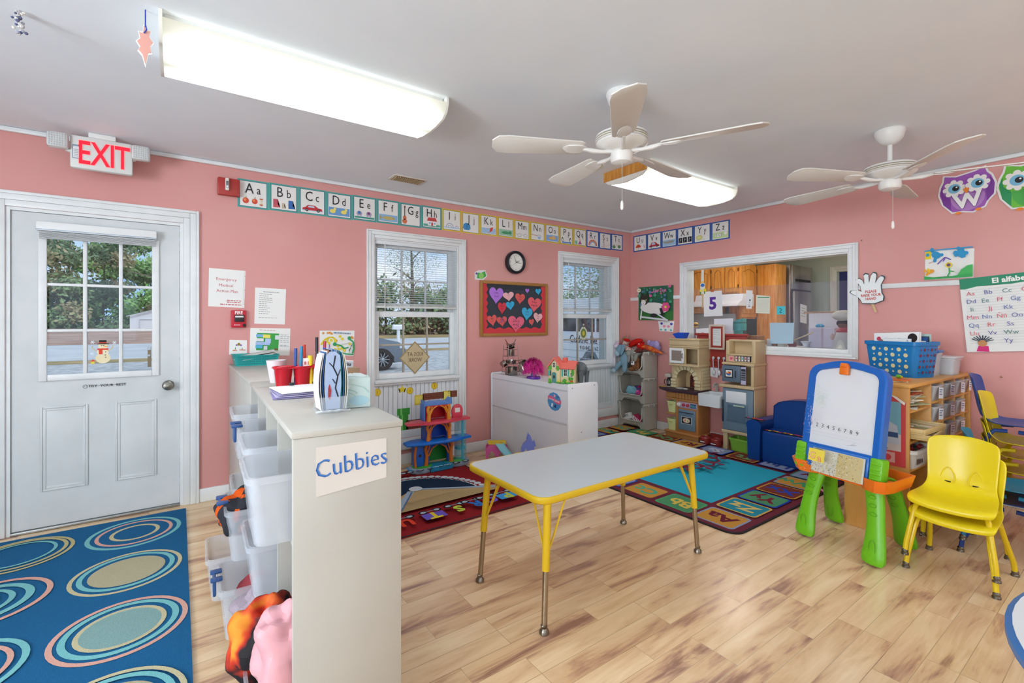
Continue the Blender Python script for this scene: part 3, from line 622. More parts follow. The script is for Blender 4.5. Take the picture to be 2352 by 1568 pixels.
# alphabet cards
CARD={'A':'three red apples','B':'a red boot and a blue boot','C':'a red car','D':'yellow ducks on blue water','E':'small elephants','F':'a fish in water','G':'a guitar','H':'a house with a red roof','I':'igloos','J':'a blue jacket','K':'a red kite','L':'a green lizard','M':'grey mice','N':'a net','O':'an orange octopus','P':'two penguins','Q':'a small queen','R':'a rainbow','S':'a snowman','T':'two green turtles','U':'a red umbrella','V':'a red van','W':'a grey whale','X':'black x-ray pictures','Y':'a ball of yellow yarn','Z':'zebras in grass'}
def card_pic(a,c):
    A=a
    if c=='A':
        for x,r in ((.22,.12),(.55,.11)): A.disc(x,.22,r,'#d8543a/.6'); A.disc(x-.03,.25,r*.45,'#ee8a5a/.6'); A.line([(x,.32),(x+.02,.4)],.02,'#4a7a4a/.6')
        A.rect(.76,.1,.82,.32,'#e8dcc0/.6'); A.disc(.79,.34,.07,'#c8643a/.6',.03); A.disc(.79,.1,.07,'#c8643a/.6',.03)
    elif c=='B':
        for x,m in ((.08,'#cc5a66/.6'),(.68,'#3b6fb5/.6')): A.poly([(x,.42),(x+.18,.42),(x+.17,.2),(x+.28,.08),(x,.06),(x+.02,.2)],m)
        A.poly([(.42,.28),(.52,.28),(.51,.14),(.58,.06),(.42,.05)],'#c9b8a0/.6')
    elif c in 'CV':
        y=.12; A.rect(.05,y-.03,.95,y+.02,'#b9d4ea/.6'); h=.12 if c=='C' else .2
        A.poly([(.08,y),(.92,y),(.9,y+.1),(.72,y+.12),(.6,y+.1+h),(.3,y+.1+h),(.2,y+.12),(.08,y+.08)],'#c8343c/.6'); A.poly([(.3,y+.12),(.6,y+.12),(.55,y+.07+h),(.34,y+.07+h)],'#bcd8ea/.6')
        for x in (.26,.74): A.disc(x,y,.065,'#20242a/.6'); A.disc(x,y,.03,'#999/.6' if 0 else '#999999/.6')
    elif c=='D':
        A.rect(.03,.05,.97,.4,'#6f9ed0/.6'); 
        for x in (.2,.7): A.disc(x,.22,.13,'#eedd6a/.6',.09); A.disc(x+.1,.33,.06,'#f0e27a/.6')
    elif c=='E':
        A.rect(.03,.04,.97,.12,'#3a9a8a/.6')
        for x in (.25,.7): A.disc(x,.26,.14,'#b2a8bd/.6',.1); A.rect(x-.1,.1,x-.05,.25,'#b2a8bd/.6'); A.rect(x+.05,.1,x+.1,.25,'#b2a8bd/.6'); A.rect(x-.07,.24,x+.06,.36,'#7a3d7a/.6' if x>.5 else '#3a7ac0/.6')
    elif c=='F': A.rect(.03,.04,.97,.36,'#8cb4d8/.6'); A.disc(.52,.2,.32,'#c9b26a/.6',.08); A.poly([(.2,.2),(.06,.3),(.08,.08)],'#b7a060/.6'); A.disc(.75,.22,.015,'#222222/.6')
    elif c=='G': A.disc(.18,.17,.13,'#d87a52/.6'); A.disc(.18,.34,.1,'#d87a52/.6'); A.disc(.18,.26,.04,'#3a2420/.6'); A.rect(.16,.4,.2,.85,'#3a2a26/.6'); A.rect(.14,.82,.22,.93,'#6a4a36/.6')
    elif c=='H': A.rect(.03,.04,.97,.16,'#5fae9a/.6'); A.rect(.28,.08,.75,.32,'#f0f0f0/.6'); A.poly([(.22,.32),(.8,.32),(.72,.5),(.3,.5)],'#cc4a4a/.6'); A.rect(.47,.08,.56,.25,'#c03a3a/.6'); A.rect(.34,.17,.42,.25,'#88b0d0/.6'); A.rect(.62,.17,.7,.25,'#88b0d0/.6')
    elif c=='I': A.rect(.03,.08,.97,.14,'#b9d2ea/.6'); A.ring(.38,.12,.22,.03,'#7f97c6/.6',a1=180); A.ring(.38,.12,.12,.02,a1=180); A.ring(.8,.14,.1,.02,a1=180)
    elif c=='J': A.poly([(.08,.1),(.42,.1),(.45,.2),(.5,.14),(.46,.4),(.34,.48),(.16,.48),(.04,.4),(.0,.14),(.06,.2)],'#4a94cc/.6'); A.line([(.25,.1),(.25,.46)],.02,'#2a5a90/.6')
    elif c=='K': A.rect(.03,.04,.97,.34,'#a8c6e6/.6'); A.poly([(.55,.1),(.72,.2),(.8,.42),(.6,.36)],'#e24a3a/.6'); A.line([(.55,.1),(.4,.05)],.02,'#e24a3a/.6')
    elif c=='L': A.rect(.03,.04,.97,.38,'#9ccab0/.6'); A.disc(.5,.2,.3,'#4a9a6a/.6',.08); A.disc(.8,.22,.1,'#4a9a6a/.6')
    elif c=='M':
        for x in (.3,.75): A.ring(x,.18,.14,.02,'#8a8a92/.6',.1); A.line([(x-.14,.18),(x-.28,.26)],.015)
    elif c=='N': A.line([(.02,.3),(.45,.26)],.03,'#b0584a/.6'); A.ring(.62,.25,.16,.02,'#7a8aa8/.6',.07); A.poly([(.48,.22),(.76,.22),(.7,.05),(.54,.05)],'#a6c0e0/.6')
    elif c=='O': A.rect(.03,.04,.97,.4,'#86aee0/.6'); A.disc(.5,.22,.3,'#e2b26a/.6',.09); A.disc(.6,.26,.12,'#e8c07a/.6')
    elif c=='P':
        for x in (.16,.82): A.disc(x,.24,.08,'#1e2024/.6',.15); A.disc(x+.01,.22,.045,'#f0f0f0/.6',.1)
        A.rect(.1,.03,.9,.11,'#5a8ad0/.6')
    elif c=='Q': A.disc(.5,.34,.07,'#e8c09a/.6'); A.poly([(.34,.05),(.66,.05),(.52,.28),(.48,.28)],'#b05a9a/.6'); A.disc(.16,.15,.12,'#7ac0a0/.6')
    elif c=='R':
        for k,m in enumerate(('#d24a3a/.6','#e8913a/.6','#6a8fd0/.6')): A.ring(.5,.06,.4-k*.06,.05,m,a1=180)
    elif c=='S': A.ring(.35,.14,.1,.02,'#6a6a80/.6'); A.ring(.35,.3,.07,.02); A.disc(.35,.42,.04,'#222222/.6'); A.line([(.1,.1),(.9,.22),(.85,.36)],.015,'#c05a5a/.6')
    elif c=='T':
        for x,y in ((.2,.16),(.72,.2)): A.disc(x,y,.15,'#3a7a4a/.6',.11); A.disc(x,y,.08,'#7fb06a/.6',.06)
        A.rect(.05,.3,.95,.32,'#c9a878/.6')
    elif c=='U': A.ring(.35,.2,.22,.2,'#d2503a/.6',a1=180,ry=.22); A.line([(.35,.22),(.35,.04)],.02,'#7a4a2a/.6'); A.line([(.85,.1),(.85,.34)],.04,'#cc4a4a/.6')
    elif c=='W': A.rect(.03,.04,.97,.42,'#a2c6e6/.6'); A.poly([(.08,.24),(.35,.18),(.8,.2),(.92,.3),(.7,.36),(.4,.34),(.16,.32),(.05,.4)],'#a39c8c/.6')
    elif c=='X':
        for x in (.04,.36,.7): A.rect(x,.08,x+.27,.42,'#15161a/.6'); A.line([(x+.08,.12),(x+.13,.36)],.03,'#c8ccd2/.6'); A.line([(x+.13,.24),(x+.2,.3)],.02)
    elif c=='Y': A.disc(.3,.26,.24,'#e3df9a/.6',.15); A.ring(.3,.26,.2,.02,'#b5b06a/.6',.12); A.line([(.1,.08),(.7,.12)],.02,'#b5b06a/.6')
    elif c=='Z': A.rect(.03,.04,.97,.4,'#c6dc9e/.6'); A.disc(.4,.22,.22,'#f0f0f0/.6',.09); A.disc(.82,.3,.1,'#f0f0f0/.6'); [A.line([(x,.14),(x+.04,.3)],.02,'#2a2a2a/.6') for x in (.25,.35,.45,.55)]
def card(ch,a,x0,z0,w_,h_,col,rot):
    bm_={'t':('#4fa59f/.5','#24506a/.5'),'y':('#e3c33c/.5','#3a4a50/.5'),'b':('#2f5fae/.5','#22304a/.5')}[col]
    a.X=(x0,z0,w_,h_,rot); a.use(bm_[0]); a.board((0,0,1,1),.0015); a.rect(.06,.05,.94,.95,bm_[1]); a.rect(.075,.065,.925,.935,'#eceae6/.5')
    a.X=(x0+w_*.07,z0+h_*.065,w_*.86,h_*.87,rot); card_pic(a,ch)
    a.X=(x0,z0,1,1,rot); xx=.62 if ch=='G' else .5
    a.text(ch,w_*(xx-.13),h_*.52,h_*.36,'#2b2b30/.6',sx=.8); a.text(ch.lower(),w_*(xx+.17),h_*.52,h_*.30,sx=.75)
    cn={'t':'teal','y':'yellow','b':'blue'}[col]
    a.build('alphabet_card',label='%s bordered alphabet card %s%s with %s'%(cn,ch,ch.lower(),CARD[ch]),cat='card',group='alphabet cards along the top of the walls')
for i,ch in enumerate('ABCDEFGHIJKLMNOPQRST'):
    x=.357+.2098*i; col='t' if i<8 else ('y' if i<17 else 'b'); a=ArtL(); card(ch,a,x+.001,2.134+.0018*i+(.003 if i%3 else 0),.2075,.212-.0006*i,col,0)
for i,ch in enumerate('UVWXYZ'):
    a=ArtR(); card(ch,a,-3.974+.2135*i,2.166-.002*i,.2115,.2,'b',0)
def paper(name,pts,label,cat,draw=None,mat='#f0f0ec/.6',fr=ArtL,t=.0015,group=None,plane=None):
    """thin sheet on a wall; pts are its corners in wall coordinates (bl,br,tr,tl)"""
    a=fr() if plane is None else fr(plane); a.use(mat); a.board(pts,t)
    if draw:
        x0,z0=pts[0]; x1,z1=pts[1]; x3,z3=pts[-1]; a.X=(x0,z0,math.hypot(x1-x0,z1-z0),math.hypot(x3-x0,z3-z0),math.atan2(z1-z0,x1-x0)); draw(a)
    return a.build(name,label=label,cat=cat,group=group)
def lines(a,x0,x1,ys,w_,m,seed=0,jit=.25):
    rd=random.Random(seed); a.use(m)
    for y in ys:
        e=x1-(x1-x0)*jit*rd.random(); x=x0
        while x<e:
            d=rd.uniform(.03,.09); a.poly([(x,y),(min(x+d,e),y),(min(x+d,e),y+w_),(x,y+w_)],up=False); x+=d+.02
    a.h+=a.eps
def d_ema(a):
    s=a.X; a.X=(s[0],s[1],1,1,s[4]); W,H=s[2],s[3]
    for t_,x,y in (('Emergency',.47,.70),('Medical',.46,.54),('Action Plan',.5,.39)): a.text(t_,x*W,y*H,H*.075,'#c85a66/.6')
    a.X=s; lines(a,.5,.92,(.17,.125),.022,'#c85a66/.6',1,.1); lines(a,.32,.94,(.06,),.022,'#c0404c/.6',2,.05)
    a.rect(.955,.0,.96,1,'#b9b9b4/.6'); [a.disc(.985,y,.008,'#6a5a5a/.6',n=8) for y in (.1,.48,.85)]
paper('wall_notice',[aL(478,703),aL(561,707),aL(564,622),aL(480,615)],'white sheet in a sleeve reading Emergency Medical Action Plan in red','notice',d_ema)
def d_list(a):
    lines(a,.25,.8,(.9,.885),.008,'#777777/.6',3,.1); lines(a,.13,.6,[.83-.055*k for k in range(11)],.012,'#8a8a88/.6',4,.5); lines(a,.13,.75,(.17,),.012,'#8a8a88/.6',5,.05)
paper('wall_notice',[aL(584,743),aL(654,745),aL(657,664),aL(586,660)],'white typed list taped between the red-lettered notice and the window','notice',d_list)
def d_map(a):
    lines(a,.2,.6,(.93,),.02,'#d09a9a/.6',1,.1); a.rect(.15,.18,.7,.83,'#3fa34a/.6'); a.rect(.13,.68,.3,.78,'#7fb4e8/.6'); a.rect(.3,.65,.48,.78,'#efe46a/.6'); a.rect(.15,.52,.32,.63,'#e8e8f2/.6'); a.rect(.13,.38,.48,.5,'#a9bfe8/.6'); a.rect(.13,.26,.3,.37,'#58b8d8/.6'); a.rect(.36,.45,.5,.63,'#b6c8f0/.6'); a.rect(.6,.6,.7,.76,'#dfe6ee/.6'); a.rect(.33,.2,.42,.35,'#d8dfe4/.6'); a.rect(.6,.2,.68,.26,'#8a5a3a/.6')
    lines(a,.73,.97,(.78,.71,.64,.57,.5,.38,.34),.018,'#9aa0a8/.6',6,.2)
paper('wall_notice',[aL(573,815),aL(665,816),aL(667,754),aL(575,753)],'sheet with a green floor plan taped above the turquoise basket','notice',d_map)
def d_small(a):
    a.disc(.5,.72,.1,'#d8a83a/.6'); a.disc(.5,.72,.03,'#2a6a3a/.6',.1); a.disc(.38,.66,.06,'#8a6ab0/.6'); a.disc(.62,.66,.06,'#8a6ab0/.6'); a.rect(.3,.35,.34,.5,'#5a9a6a/.6'); a.rect(.68,.35,.72,.5,'#5a9a6a/.6'); lines(a,.18,.42,(.25,),.08,'#e88a6a/.6',2,0); lines(a,.55,.9,(.3,),.08,'#e88a6a/.6',3,0)
paper('wall_notice',[aL(526,814),aL(567,815),aL(567,781),aL(527,780)],'small white card with a coloured butterfly drawing above the turquoise basket','notice',d_small)
def d_kid(a):
    rd=random.Random(3)
    for x,y in ((.06,.9),(.19,.92),(.25,.93),(.3,.9),(.9,.8),(.93,.76),(.45,.62)): a.disc(x,y,.035,'#e89a4a/.6',.05,10)
    a.line([(.02,.42),(.1,.62),(.2,.72),(.33,.76),(.42,.66),(.42,.55)],.06,'#e6d02c/.6'); a.line([(.2,.7),(.18,.52)],.05)
    for x,y in ((.24,.5),(.3,.62),(.55,.8),(.62,.7),(.5,.4),(.62,.3),(.42,.25),(.36,.2),(.85,.5),(.7,.22),(.53,.27)): a.disc(x,y,.04,'#e6d02c/.6',.06,10)
    a.line([(.35,.45),(.48,.45),(.6,.42),(.68,.3),(.82,.36)],.05,'#2fa060/.6'); a.line([(.82,.72),(.95,.6),(.98,.3),(.95,.1)],.05); a.line([(.45,.08),(.6,.12),(.75,.08),(.98,.06)],.05); a.disc(.82,.75,.05,None,.08,10); a.disc(.4,.47,.05,None,.08,10)
    a.line([(.25,.45),(.25,.25)],.025,'#8f62b5/.6'); a.line([(.6,.47),(.72,.5),(.84,.55)],.01,'#2a2a3a/.6'); a.line([(.93,.5),(.83,.2)],.012); a.line([(.9,.46),(.84,.12)],.012)
    lines(a,.35,.85,(.92,),.05,'#6f8aa5/.6',8,.0)
paper('child_drawing',[aL(734,815),aL(812,817),aL(814,759),aL(734,759)],'child drawing with yellow and green blobs beside the first window','drawing',d_kid)
# fire pull station
x0,z1=aL(530,712); x1,z0=aL(565,752); t=thing('fire_alarm_pull','red fire alarm pull station below the red-lettered notice','alarm',((x0+x1)/2,YW,z0))
b=MB('#c8283a/.35'); b.box((x0,YW-.03,z0),(x1,YW,z1),.008); b.build('housing',t)
w_=x1-x0; h_=z1-z0; a=ArtL(YW-.03); a.h=.001; a.text('FIRE',(x0+x1)/2,z1-h_*.23,h_*.17,'#f4f0f0/.5',sx=.9,bold=.02); a.rect(x0+w_*.2,z0+h_*.13,x0+w_*.28,z0+h_*.18); a.rect(x0+w_*.3,z0+h_*.14,x0+w_*.6,z0+h_*.17); a.build('lettering',t)
b=MB('#2a2628/.4'); b.box((x0+w_*.2,YW-.04,z0+h_*.33),(x1-w_*.15,YW-.03,z0+h_*.74),.004); b.use('#e8e4e4/.4'); b.box((x0+w_*.25,YW-.046,z0+h_*.58),(x1-w_*.2,YW-.04,z0+h_*.68),.003); b.build('pull_handle',t)
b=MB('#1e1e20/.4'); b.lathe([(.011,0),(.011,-.006),(.001,-.007)],(x1-.014,YW-.03,z0+.018),12,'y'); b.build('lock',t)
# clock
x,z=aL(1181,603); t=thing('wall_clock','round black wall clock between the two windows','clock',(x,YW,z-.12))
b=MB('#1c1d26/.3'); b.lathe([(.118,0),(.122,-.02),(.118,-.045),(.103,-.052),(.094,-.045),(.091,-.03)],(x,YW,z),40,'y',cap=False); b.lathe([(.1,0),(.1,-.028)],(x,YW,z),30,'y'); b.build('rim',t)
a=ArtL(YW-.029); a.h=.001; a.disc(x,z,.092,'#ecebe4/.5',n=36)
for k in range(12): a.X=(x,z,1,1,0); a.text(str(12 if k==0 else k),.075*math.sin(k*PI/6),.075*math.cos(k*PI/6)-.006,.012,'#5a5a5a/.6')
a.build('dial',t)
b=MB('#15151a/.4'); y=YW-.034
for ang,L,w_ in ((70,.05,.003),(98,.066,.0022),(-25,.07,.002),(232,.065,.0009)):
    s_,c_=math.sin(R(ang)),math.cos(R(ang)); b.prism([(x+c_*w_,z-s_*w_),(x-c_*w_,z+s_*w_),(x-c_*w_*.4+s_*L,z+s_*w_*.4+c_*L),(x+c_*w_*.4+s_*L,z-s_*w_*.4+c_*L)],y-.0015,y,'y'); y-=.002
b.build('hands',t)
# green cutout sticker
x,z=aL(1105,631); a=ArtL(); a.use('#e6e6e6/.5'); a.board([(x-.07,z-.05),(x+.02,z-.055),(x+.072,z-.01),(x+.05,z+.05),(x-.03,z+.045),(x-.075,z+.02)],.002); a.poly([(x-.05,z-.035),(x+.01,z-.04),(x+.06,z-.01),(x+.045,z+.04),(x+.0,z+.02),(x-.04,z+.02)],'#3faa4a/.5'); a.disc(x+.0,z-.01,.03,'#8fd06a/.5'); a.disc(x-.055,z+.01,.012,'#7a5aa0/.5'); a.build('wall_cutout',label='small green paper cutout above the bulletin board corner',cat='cutout')
# bulletin board
t=thing('bulletin_board','oak framed bulletin board with a red border around black paper','bulletin board',(2.885,YW,1.134))
b=MB('#a8763a/.45'); b.frame(2.45,1.134,3.321,1.70,.033,YW-.022,YW,.005); b.build('frame',t)
a=ArtL(YW-.006); a.board((2.48,1.165,3.29,1.67),.003); a.h=.004; a.rect(2.483,1.167,3.288,1.667,'#3a4048/.8'); a.build('backing_paper',t)
rd=random.Random(5); a=ArtL(YW-.010,'#d23a42/.6')
def wav(n,A,ph): return [A*math.sin(ph+i*1.25) for i in range(n)]
n=40
for (ax0,az0,ax1,az1,nx,nz) in ((2.483,1.667,3.288,1.667,0,-1),(3.288,1.667,3.288,1.167,-1,0),(3.288,1.167,2.483,1.167,0,1),(2.483,1.167,2.483,1.667,1,0)):
    P=[]; Q=[]
    for i in range(n+1):
        f=i/n; X_=ax0+(ax1-ax0)*f; Z_=az0+(az1-az0)*f; wd=.052+.009*math.sin(i*1.1)
        P.append((X_,Z_)); Q.append((X_+nx*wd,Z_+nz*wd))
    for i in range(n): a.poly([P[i],P[i+1],Q[i+1],Q[i]],up=False)
    a.h+=.0006
a.build('border',t)
def heart(a,x,z,w_,h_,mat,rot=0):
    pts=[]; 
    for i in range(24):
        u=2*PI*i/24; X_=16*math.sin(u)**3/16; Z_=(13*math.cos(u)-5*math.cos(2*u)-2*math.cos(3*u)-math.cos(4*u))/16
        pts.append((X_*w_/2,(Z_+.12)*h_/1.9))
    ca,sa=math.cos(rot),math.sin(rot); pts=[(x+p[0]*ca-p[1]*sa,z+p[0]*sa+p[1]*ca) for p in pts][::-1]
    a.use(mat); a.board(pts,.001)
H=[(1138,679,30,36,'#b57ae0/.6','largest purple heart, in the upper left','Lola|God',-3),(1166,681,24,20,'#f2b8bc/.6','pale pink heart next to the large purple heart','Love|is|in',8),(1192,686,22,24,'#e0605c/.6','coral heart with writing at the top centre','Valen|tine',-5),(1209,668,9,10,'#b57ae0/.6','tiny purple heart near the top','v',0),(1234,670,13,14,'#35b2de/.6','small blue heart in the upper right corner','Bee',5),
   (1151,708,18,26,'#dc3a4c/.6','narrow red heart below the large purple heart','What|love|is',0),(1170,702,19,19,'#35b2de/.6','blue heart below the pale pink heart','Be My|Val',8),(1225,700,31,34,'#e8646e/.6','large rose heart with writing at the right side','Richie|Aug 5th',-6),(1208,721,25,29,'#3cb0da/.6','blue heart with writing overlapping the rose heart','Julian|2014',-6),
   (1129,736,20,24,'#e0605c/.6','coral heart at the lower left of the board','Sing|it',10),(1151,738,22,22,'#e0605c/.6','coral heart left of the speckled heart','Daring',6),(1183,744,36,36,'#ea6a82/.6','large pink heart speckled with small marks at the bottom','Love is|in the|air',-4),(1219,740,12,15,'#e0605c/.6','little coral heart at the lower right','a',10),(1233,730,21,23,'#f0b6ba/.6','pale pink heart at the lower right corner','Kings|Give|Love',-8)]
for i,(px,py,w_,h_,m,lab,tx,rt) in enumerate(H):
    x,z=aL(px,py); w_/=1.0; k=5.25/1080.5*1.18; a=ArtL(YW-.0145-.0015*(i%3)); W_,H_=w_*k*1.02,h_*k*.88; heart(a,x,z,W_,H_,m,R(rt)); a.X=(x,z,1,1,R(rt))
    T_=tx.split('|'); 
    for j,s_ in enumerate(T_): a.text(s_,0,H_*(.12-.2*j),H_*.11,'#4a2a34/.6')
    if 'speckled' in lab:
        for j in range(16): a.disc(random.uniform(-.3,.3)*W_,random.uniform(-.15,.4)*H_,.005,random.choice(['#5a5ac0/.6','#c04a8a/.6','#7a3a5a/.6']),n=6)
    a.build('paper_heart',label=lab+(' of the bulletin board' if 'board' not in lab else ''),cat='heart',group='paper hearts on the bulletin board')
# panel stickers below window 1 (generic shapes)
def wsticker(name,label,fn,pt):
    a=ArtL(YW+.0115); a.T=Matrix(); x,z=aL(*pt,Y=YW+.01); a.X=(x,z,1,1,0); a.h=.0; fn(a); a.build(name,label=label,cat='wall sticker',group='stickers on the panel below the first window')
def coin(a): a.use('#e8c92a/.5'); a.disc(0,0,.032,n=20); a.ring(0,0,.032,.005,'#c9a012/.5'); a.rect(-.004,-.015,.004,.015,'#c9a012/.5')
for pt,l in (((867,901),'yellow disc sticker at the left end of the panel'),((942,897),'yellow disc sticker beside the star'),((998,886),'yellow disc sticker high at the right')): wsticker('disc_sticker',l,coin,pt)
def star(a): a.poly([((.04 if k%2==0 else .018)*math.sin(k*PI/5),(.04 if k%2==0 else .018)*math.cos(k*PI/5)) for k in range(10)][::-1],'#e6cf30/.5')
wsticker('star_sticker','yellow star sticker on the panel',star,(924,894))
def brick(wd,hh,m='#8a4a34/.6'):
    def f(a):
        a.rect(-wd/2,-hh/2,wd/2,hh/2,m); n=max(1,int(wd/.045)); r=3
        for j in range(r+1): a.rect(-wd/2,-hh/2+hh*j/r-.001,wd/2,-hh/2+hh*j/r+.001,'#4a241c/.6')
        for j in range(r):
            for k in range(n+1): x=-wd/2+wd*(k+(.5 if j%2 else 0))/n; x<wd/2 and a.rect(x-.001,-hh/2+hh*j/r,x+.001,-hh/2+hh*(j+1)/r)
    return f
for pt,wd,hh,l in (((996,909),.22,.06,'long brown brick sticker behind the toy tower'),((1041,904),.11,.06,'brown brick sticker at the right end of the panel'),((951,976),.15,.10,'brown brick sticker low beside the toy tower'),((1010,935),.09,.07,'small brown brick sticker behind the toy tower')): wsticker('brick_sticker',l,brick(wd,hh),pt)
def yb(a): a.rect(-.045,-.045,.045,.045,'#e6c92c/.5'); a.rect(-.035,-.035,.035,.035,'#efe06a/.5')
for pt,l in (((963,918),'yellow square sticker left of the long brown bricks'),((1027,908),'yellow square sticker between the brown bricks')): wsticker('square_sticker',l,yb,pt)
def post_(a): a.rect(-.045,-.24,.045,0,'#3f9a3a/.4'); a.rect(-.02,-.24,-.005,0,'#7fca6a/.4'); a.rect(-.06,-.03,.06,.03,'#3f9a3a/.4'); a.rect(-.03,-.03,-.012,.03,'#7fca6a/.4')
wsticker('pillar_sticker','green pillar sticker beside the toy tower',post_,(927,945))
# window signs
x,z=aL(953,821,YW+.05); h_=.152; t=a=Art((0,YW+.05,0),(1,0,0),(0,0,1),'#a8946c/.6'); a.board([(x-h_,z),(x,z-h_),(x+h_,z),(x,z+h_)],.002); k=.94
a.poly([(x-h_*k,z),(x,z-h_*k),(x+h_*k,z),(x,z+h_*k)],'#7a6a4c/.6'); k=.91; a.poly([(x-h_*k,z),(x,z-h_*k),(x+h_*k,z),(x,z+h_*k)],'#c2b08a/.6')
a.text('KIDS AT',x,z+.015,.036,'#6e5f47/.6',mirror=True,sx=.85,bold=.01); a.text('WORK',x,z-.038,.036,mirror=True,sx=.85,bold=.01); a.build('window_sign',label='tan diamond sign with mirrored lettering KIDS AT WORK in the first window',cat='sign')
x,z=aL(1340,765,YW+.05); a=Art((0,YW+.05,0),(1,0,0),(0,0,1),'#d8dcc8/.6'); a.board([(x+.055*math.cos(u*PI/8)*(1.15 if u%2 else 1),z+.075*math.sin(u*PI/8)*(1.1 if u%2 else 1)) for u in range(16)],.001)
a.disc(x,z,.042,'#7a8a4a/.6',.055); a.disc(x,z,.022,'#d8c84a/.6',.03); a.disc(x,z+.1,.012,'#e6e6e0/.6'); a.rect(x-.004,z+.06,x+.004,z+.1,'#7a8a4a/.6'); a.build('window_sticker',label='green and yellow ornament sticker in the second window',cat='sticker')
# ================= items on the pass-through wall =================
def quadR(*p): return [aR(*q) for q in p]
def d_cat(a):
    a.rect(0,0,1,1,'#2f6a4a/.5'); a.rect(0,.0,1,.25,'#3a7a3a/.5'); rd=random.Random(8)
    for k in range(60): a.disc(rd.random()*.92+.04,rd.random()*.6+.36,rd.uniform(.02,.05),rd.choice(['#3a8a6a/.5','#2a5a5a/.5','#4a9a7a/.5','#6a8ab0/.5']),n=8)
    for x,y,r in ((.94,.97,.05),(.4,.72,.05),(.45,.82,.03),(.7,.78,.03)): a.disc(x,y,r*.8,'#e8629a/.5')
    a.disc(.06,.9,.06,'#f0ead8/.5'); a.disc(.06,.9,.02,'#d8a830/.5'); a.disc(.5,.35,.4,'#e9e4e0/.5',.17,rot=-.1); a.disc(.22,.6,.13,'#35322f/.5',.15); a.poly([(.1,.7),(.13,.86),(.2,.74)],'#35322f/.5'); a.poly([(.26,.74),(.34,.84),(.34,.66)],'#35322f/.5'); a.disc(.2,.53,.07,'#ece8e4/.5',.08); a.disc(.2,.49,.012,'#d88a8a/.5'); a.disc(.15,.6,.02,'#c8c070/.5'); a.disc(.28,.6,.02,'#c8c070/.5')
    a.line([(.7,.35),(.76,.15),(.72,.05)],.08,'#2c2a2c/.5'); a.disc(.5,.14,.1,'#2c2a2c/.5',.06); a.line([(.1,.1),(.9,.0)],.05,'#dcdfe2/.5'); a.line([(.15,.3),(.12,.02)],.04,'#dcdfe2/.5'); a.line([(.55,.22),(.85,.02)],.04,'#dcdfe2/.5')
    for k in range(6): a.disc(.84+.07*math.cos(k*PI/3),.38+.09*math.sin(k*PI/3),.05,'#e0508a/.5')
    a.disc(.84,.38,.035,'#e8d84a/.5'); s=a.X; a.X=(s[0],s[1],1,1,s[4]); a.text('Lazy Days',s[2]*.68,s[3]*.82,s[3]*.1,'#f08ac0/.5',sx=.8,bold=.012); a.X=s
paper('cat_poster',quadR((1468,735),(1548,735),(1546,656),(1467,660)),'poster of a black and white cat on a garden chair reading Lazy Days','poster',d_cat,fr=ArtR,plane=XW-.0125)
def d_sd(a):
    for x in (.14,.86): a.disc(x,.75,.1,'#5a4ab0/.6',.12)
    for x in (.35,.66): a.disc(x,.5,.11,'#f29ab0/.6',.13)
    for x in (.45,.85,.12): a.disc(x,.15,.08,'#4ab8b0/.6',.08)
    lines(a,.3,.8,(.92,),.03,'#5a6a8a/.6',2,.1)
paper('child_drawing',quadR((1515,760),(1546,762),(1549,737),(1512,737)),'small drawing of hearts and flowers below the cat poster','drawing',d_sd,fr=ArtR)
def d_gar(a):
    rd=random.Random(2); a.rect(0,.7,.13,1,'#f0d428/.6')
    for cx_,cy_,r in ((.24,.86,.1),(.78,.84,.12)):
        for k in range(22): a.disc(cx_+rd.gauss(0,.5)*r,cy_+rd.gauss(0,.5)*r*1.4,.04,'#2f9ad0/.6',.06,8)
    a.rect(.0,.96,1,1,'#2f9ad0/.6'); a.line([(.28,.5),(.36,.62),(.44,.72),(.56,.62)],.03,'#6a50b0/.6'); a.line([(.4,.58),(.44,.7)],.025)
    for k in range(14): a.disc(.1+rd.gauss(0,.05),.28+rd.gauss(0,.05),.03,rd.choice(['#f0a830/.6','#f0c838/.6']),.05,8)
    a.disc(.52,.45,.07,'#e8cf2a/.6',.09); a.disc(.52,.45,.04,'#6a4a7a/.6',.05); a.line([(.53,.36),(.54,.2),(.5,.08)],.03,'#3aa858/.6'); a.line([(.54,.25),(.63,.22)],.03)
    a.poly([(.7,.1),(.78,.28),(.9,.4),(1,.42),(1,.1)],'#4ab860/.6'); a.poly([(0,0),(1,.02),(1,.14),(.8,.12),(.6,.08),(.4,.06),(.2,.07),(.0,.12)],'#3aa858/.6'); a.line([(.1,.55),(.2,.6)],.015,'#c07a50/.6')
paper('child_drawing',quadR((2125,643),(2236,637),(2238,570),(2125,576)),'crayon garden drawing with blue clouds and a sunflower','drawing',d_gar,fr=ArtR)
# hand sign
t=thing('hand_sign','white hand shaped sign on a stick reading PLEASE RAISE YOUR HAND','sign',(XW,-1.47,1.39)); cu,cz=aR(2001,668)
a=ArtR(XW-.0125); 
def handpts(s_): 
    P=[(-.06,-.085),(-.075,-.05),(-.10,-.02),(-.135,.0),(-.15,.015),(-.14,.03),(-.09,.03),(-.065,.015),(-.075,.07),(-.10,.105),(-.105,.125),(-.085,.135),(-.06,.12),(-.045,.08),(-.045,.13),(-.05,.16),(-.035,.172),(-.015,.165),(-.01,.09),(.005,.155),(.02,.178),(.04,.17),(.045,.15),(.035,.085),(.06,.13),(.075,.145),(.095,.138),(.098,.12),(.075,.07),(.08,.0),(.095,-.03),(.09,-.065),(.03,-.09)]
    return [(cu+x*s_,cz-.02+z*s_) for x,z in P[::-1]]
a.use('#2f4a50/.5'); a.board(handpts(1.0),.006); a.use('#eef3f3/.5'); a.board(handpts(.94),.002,.006); a.h=.0095
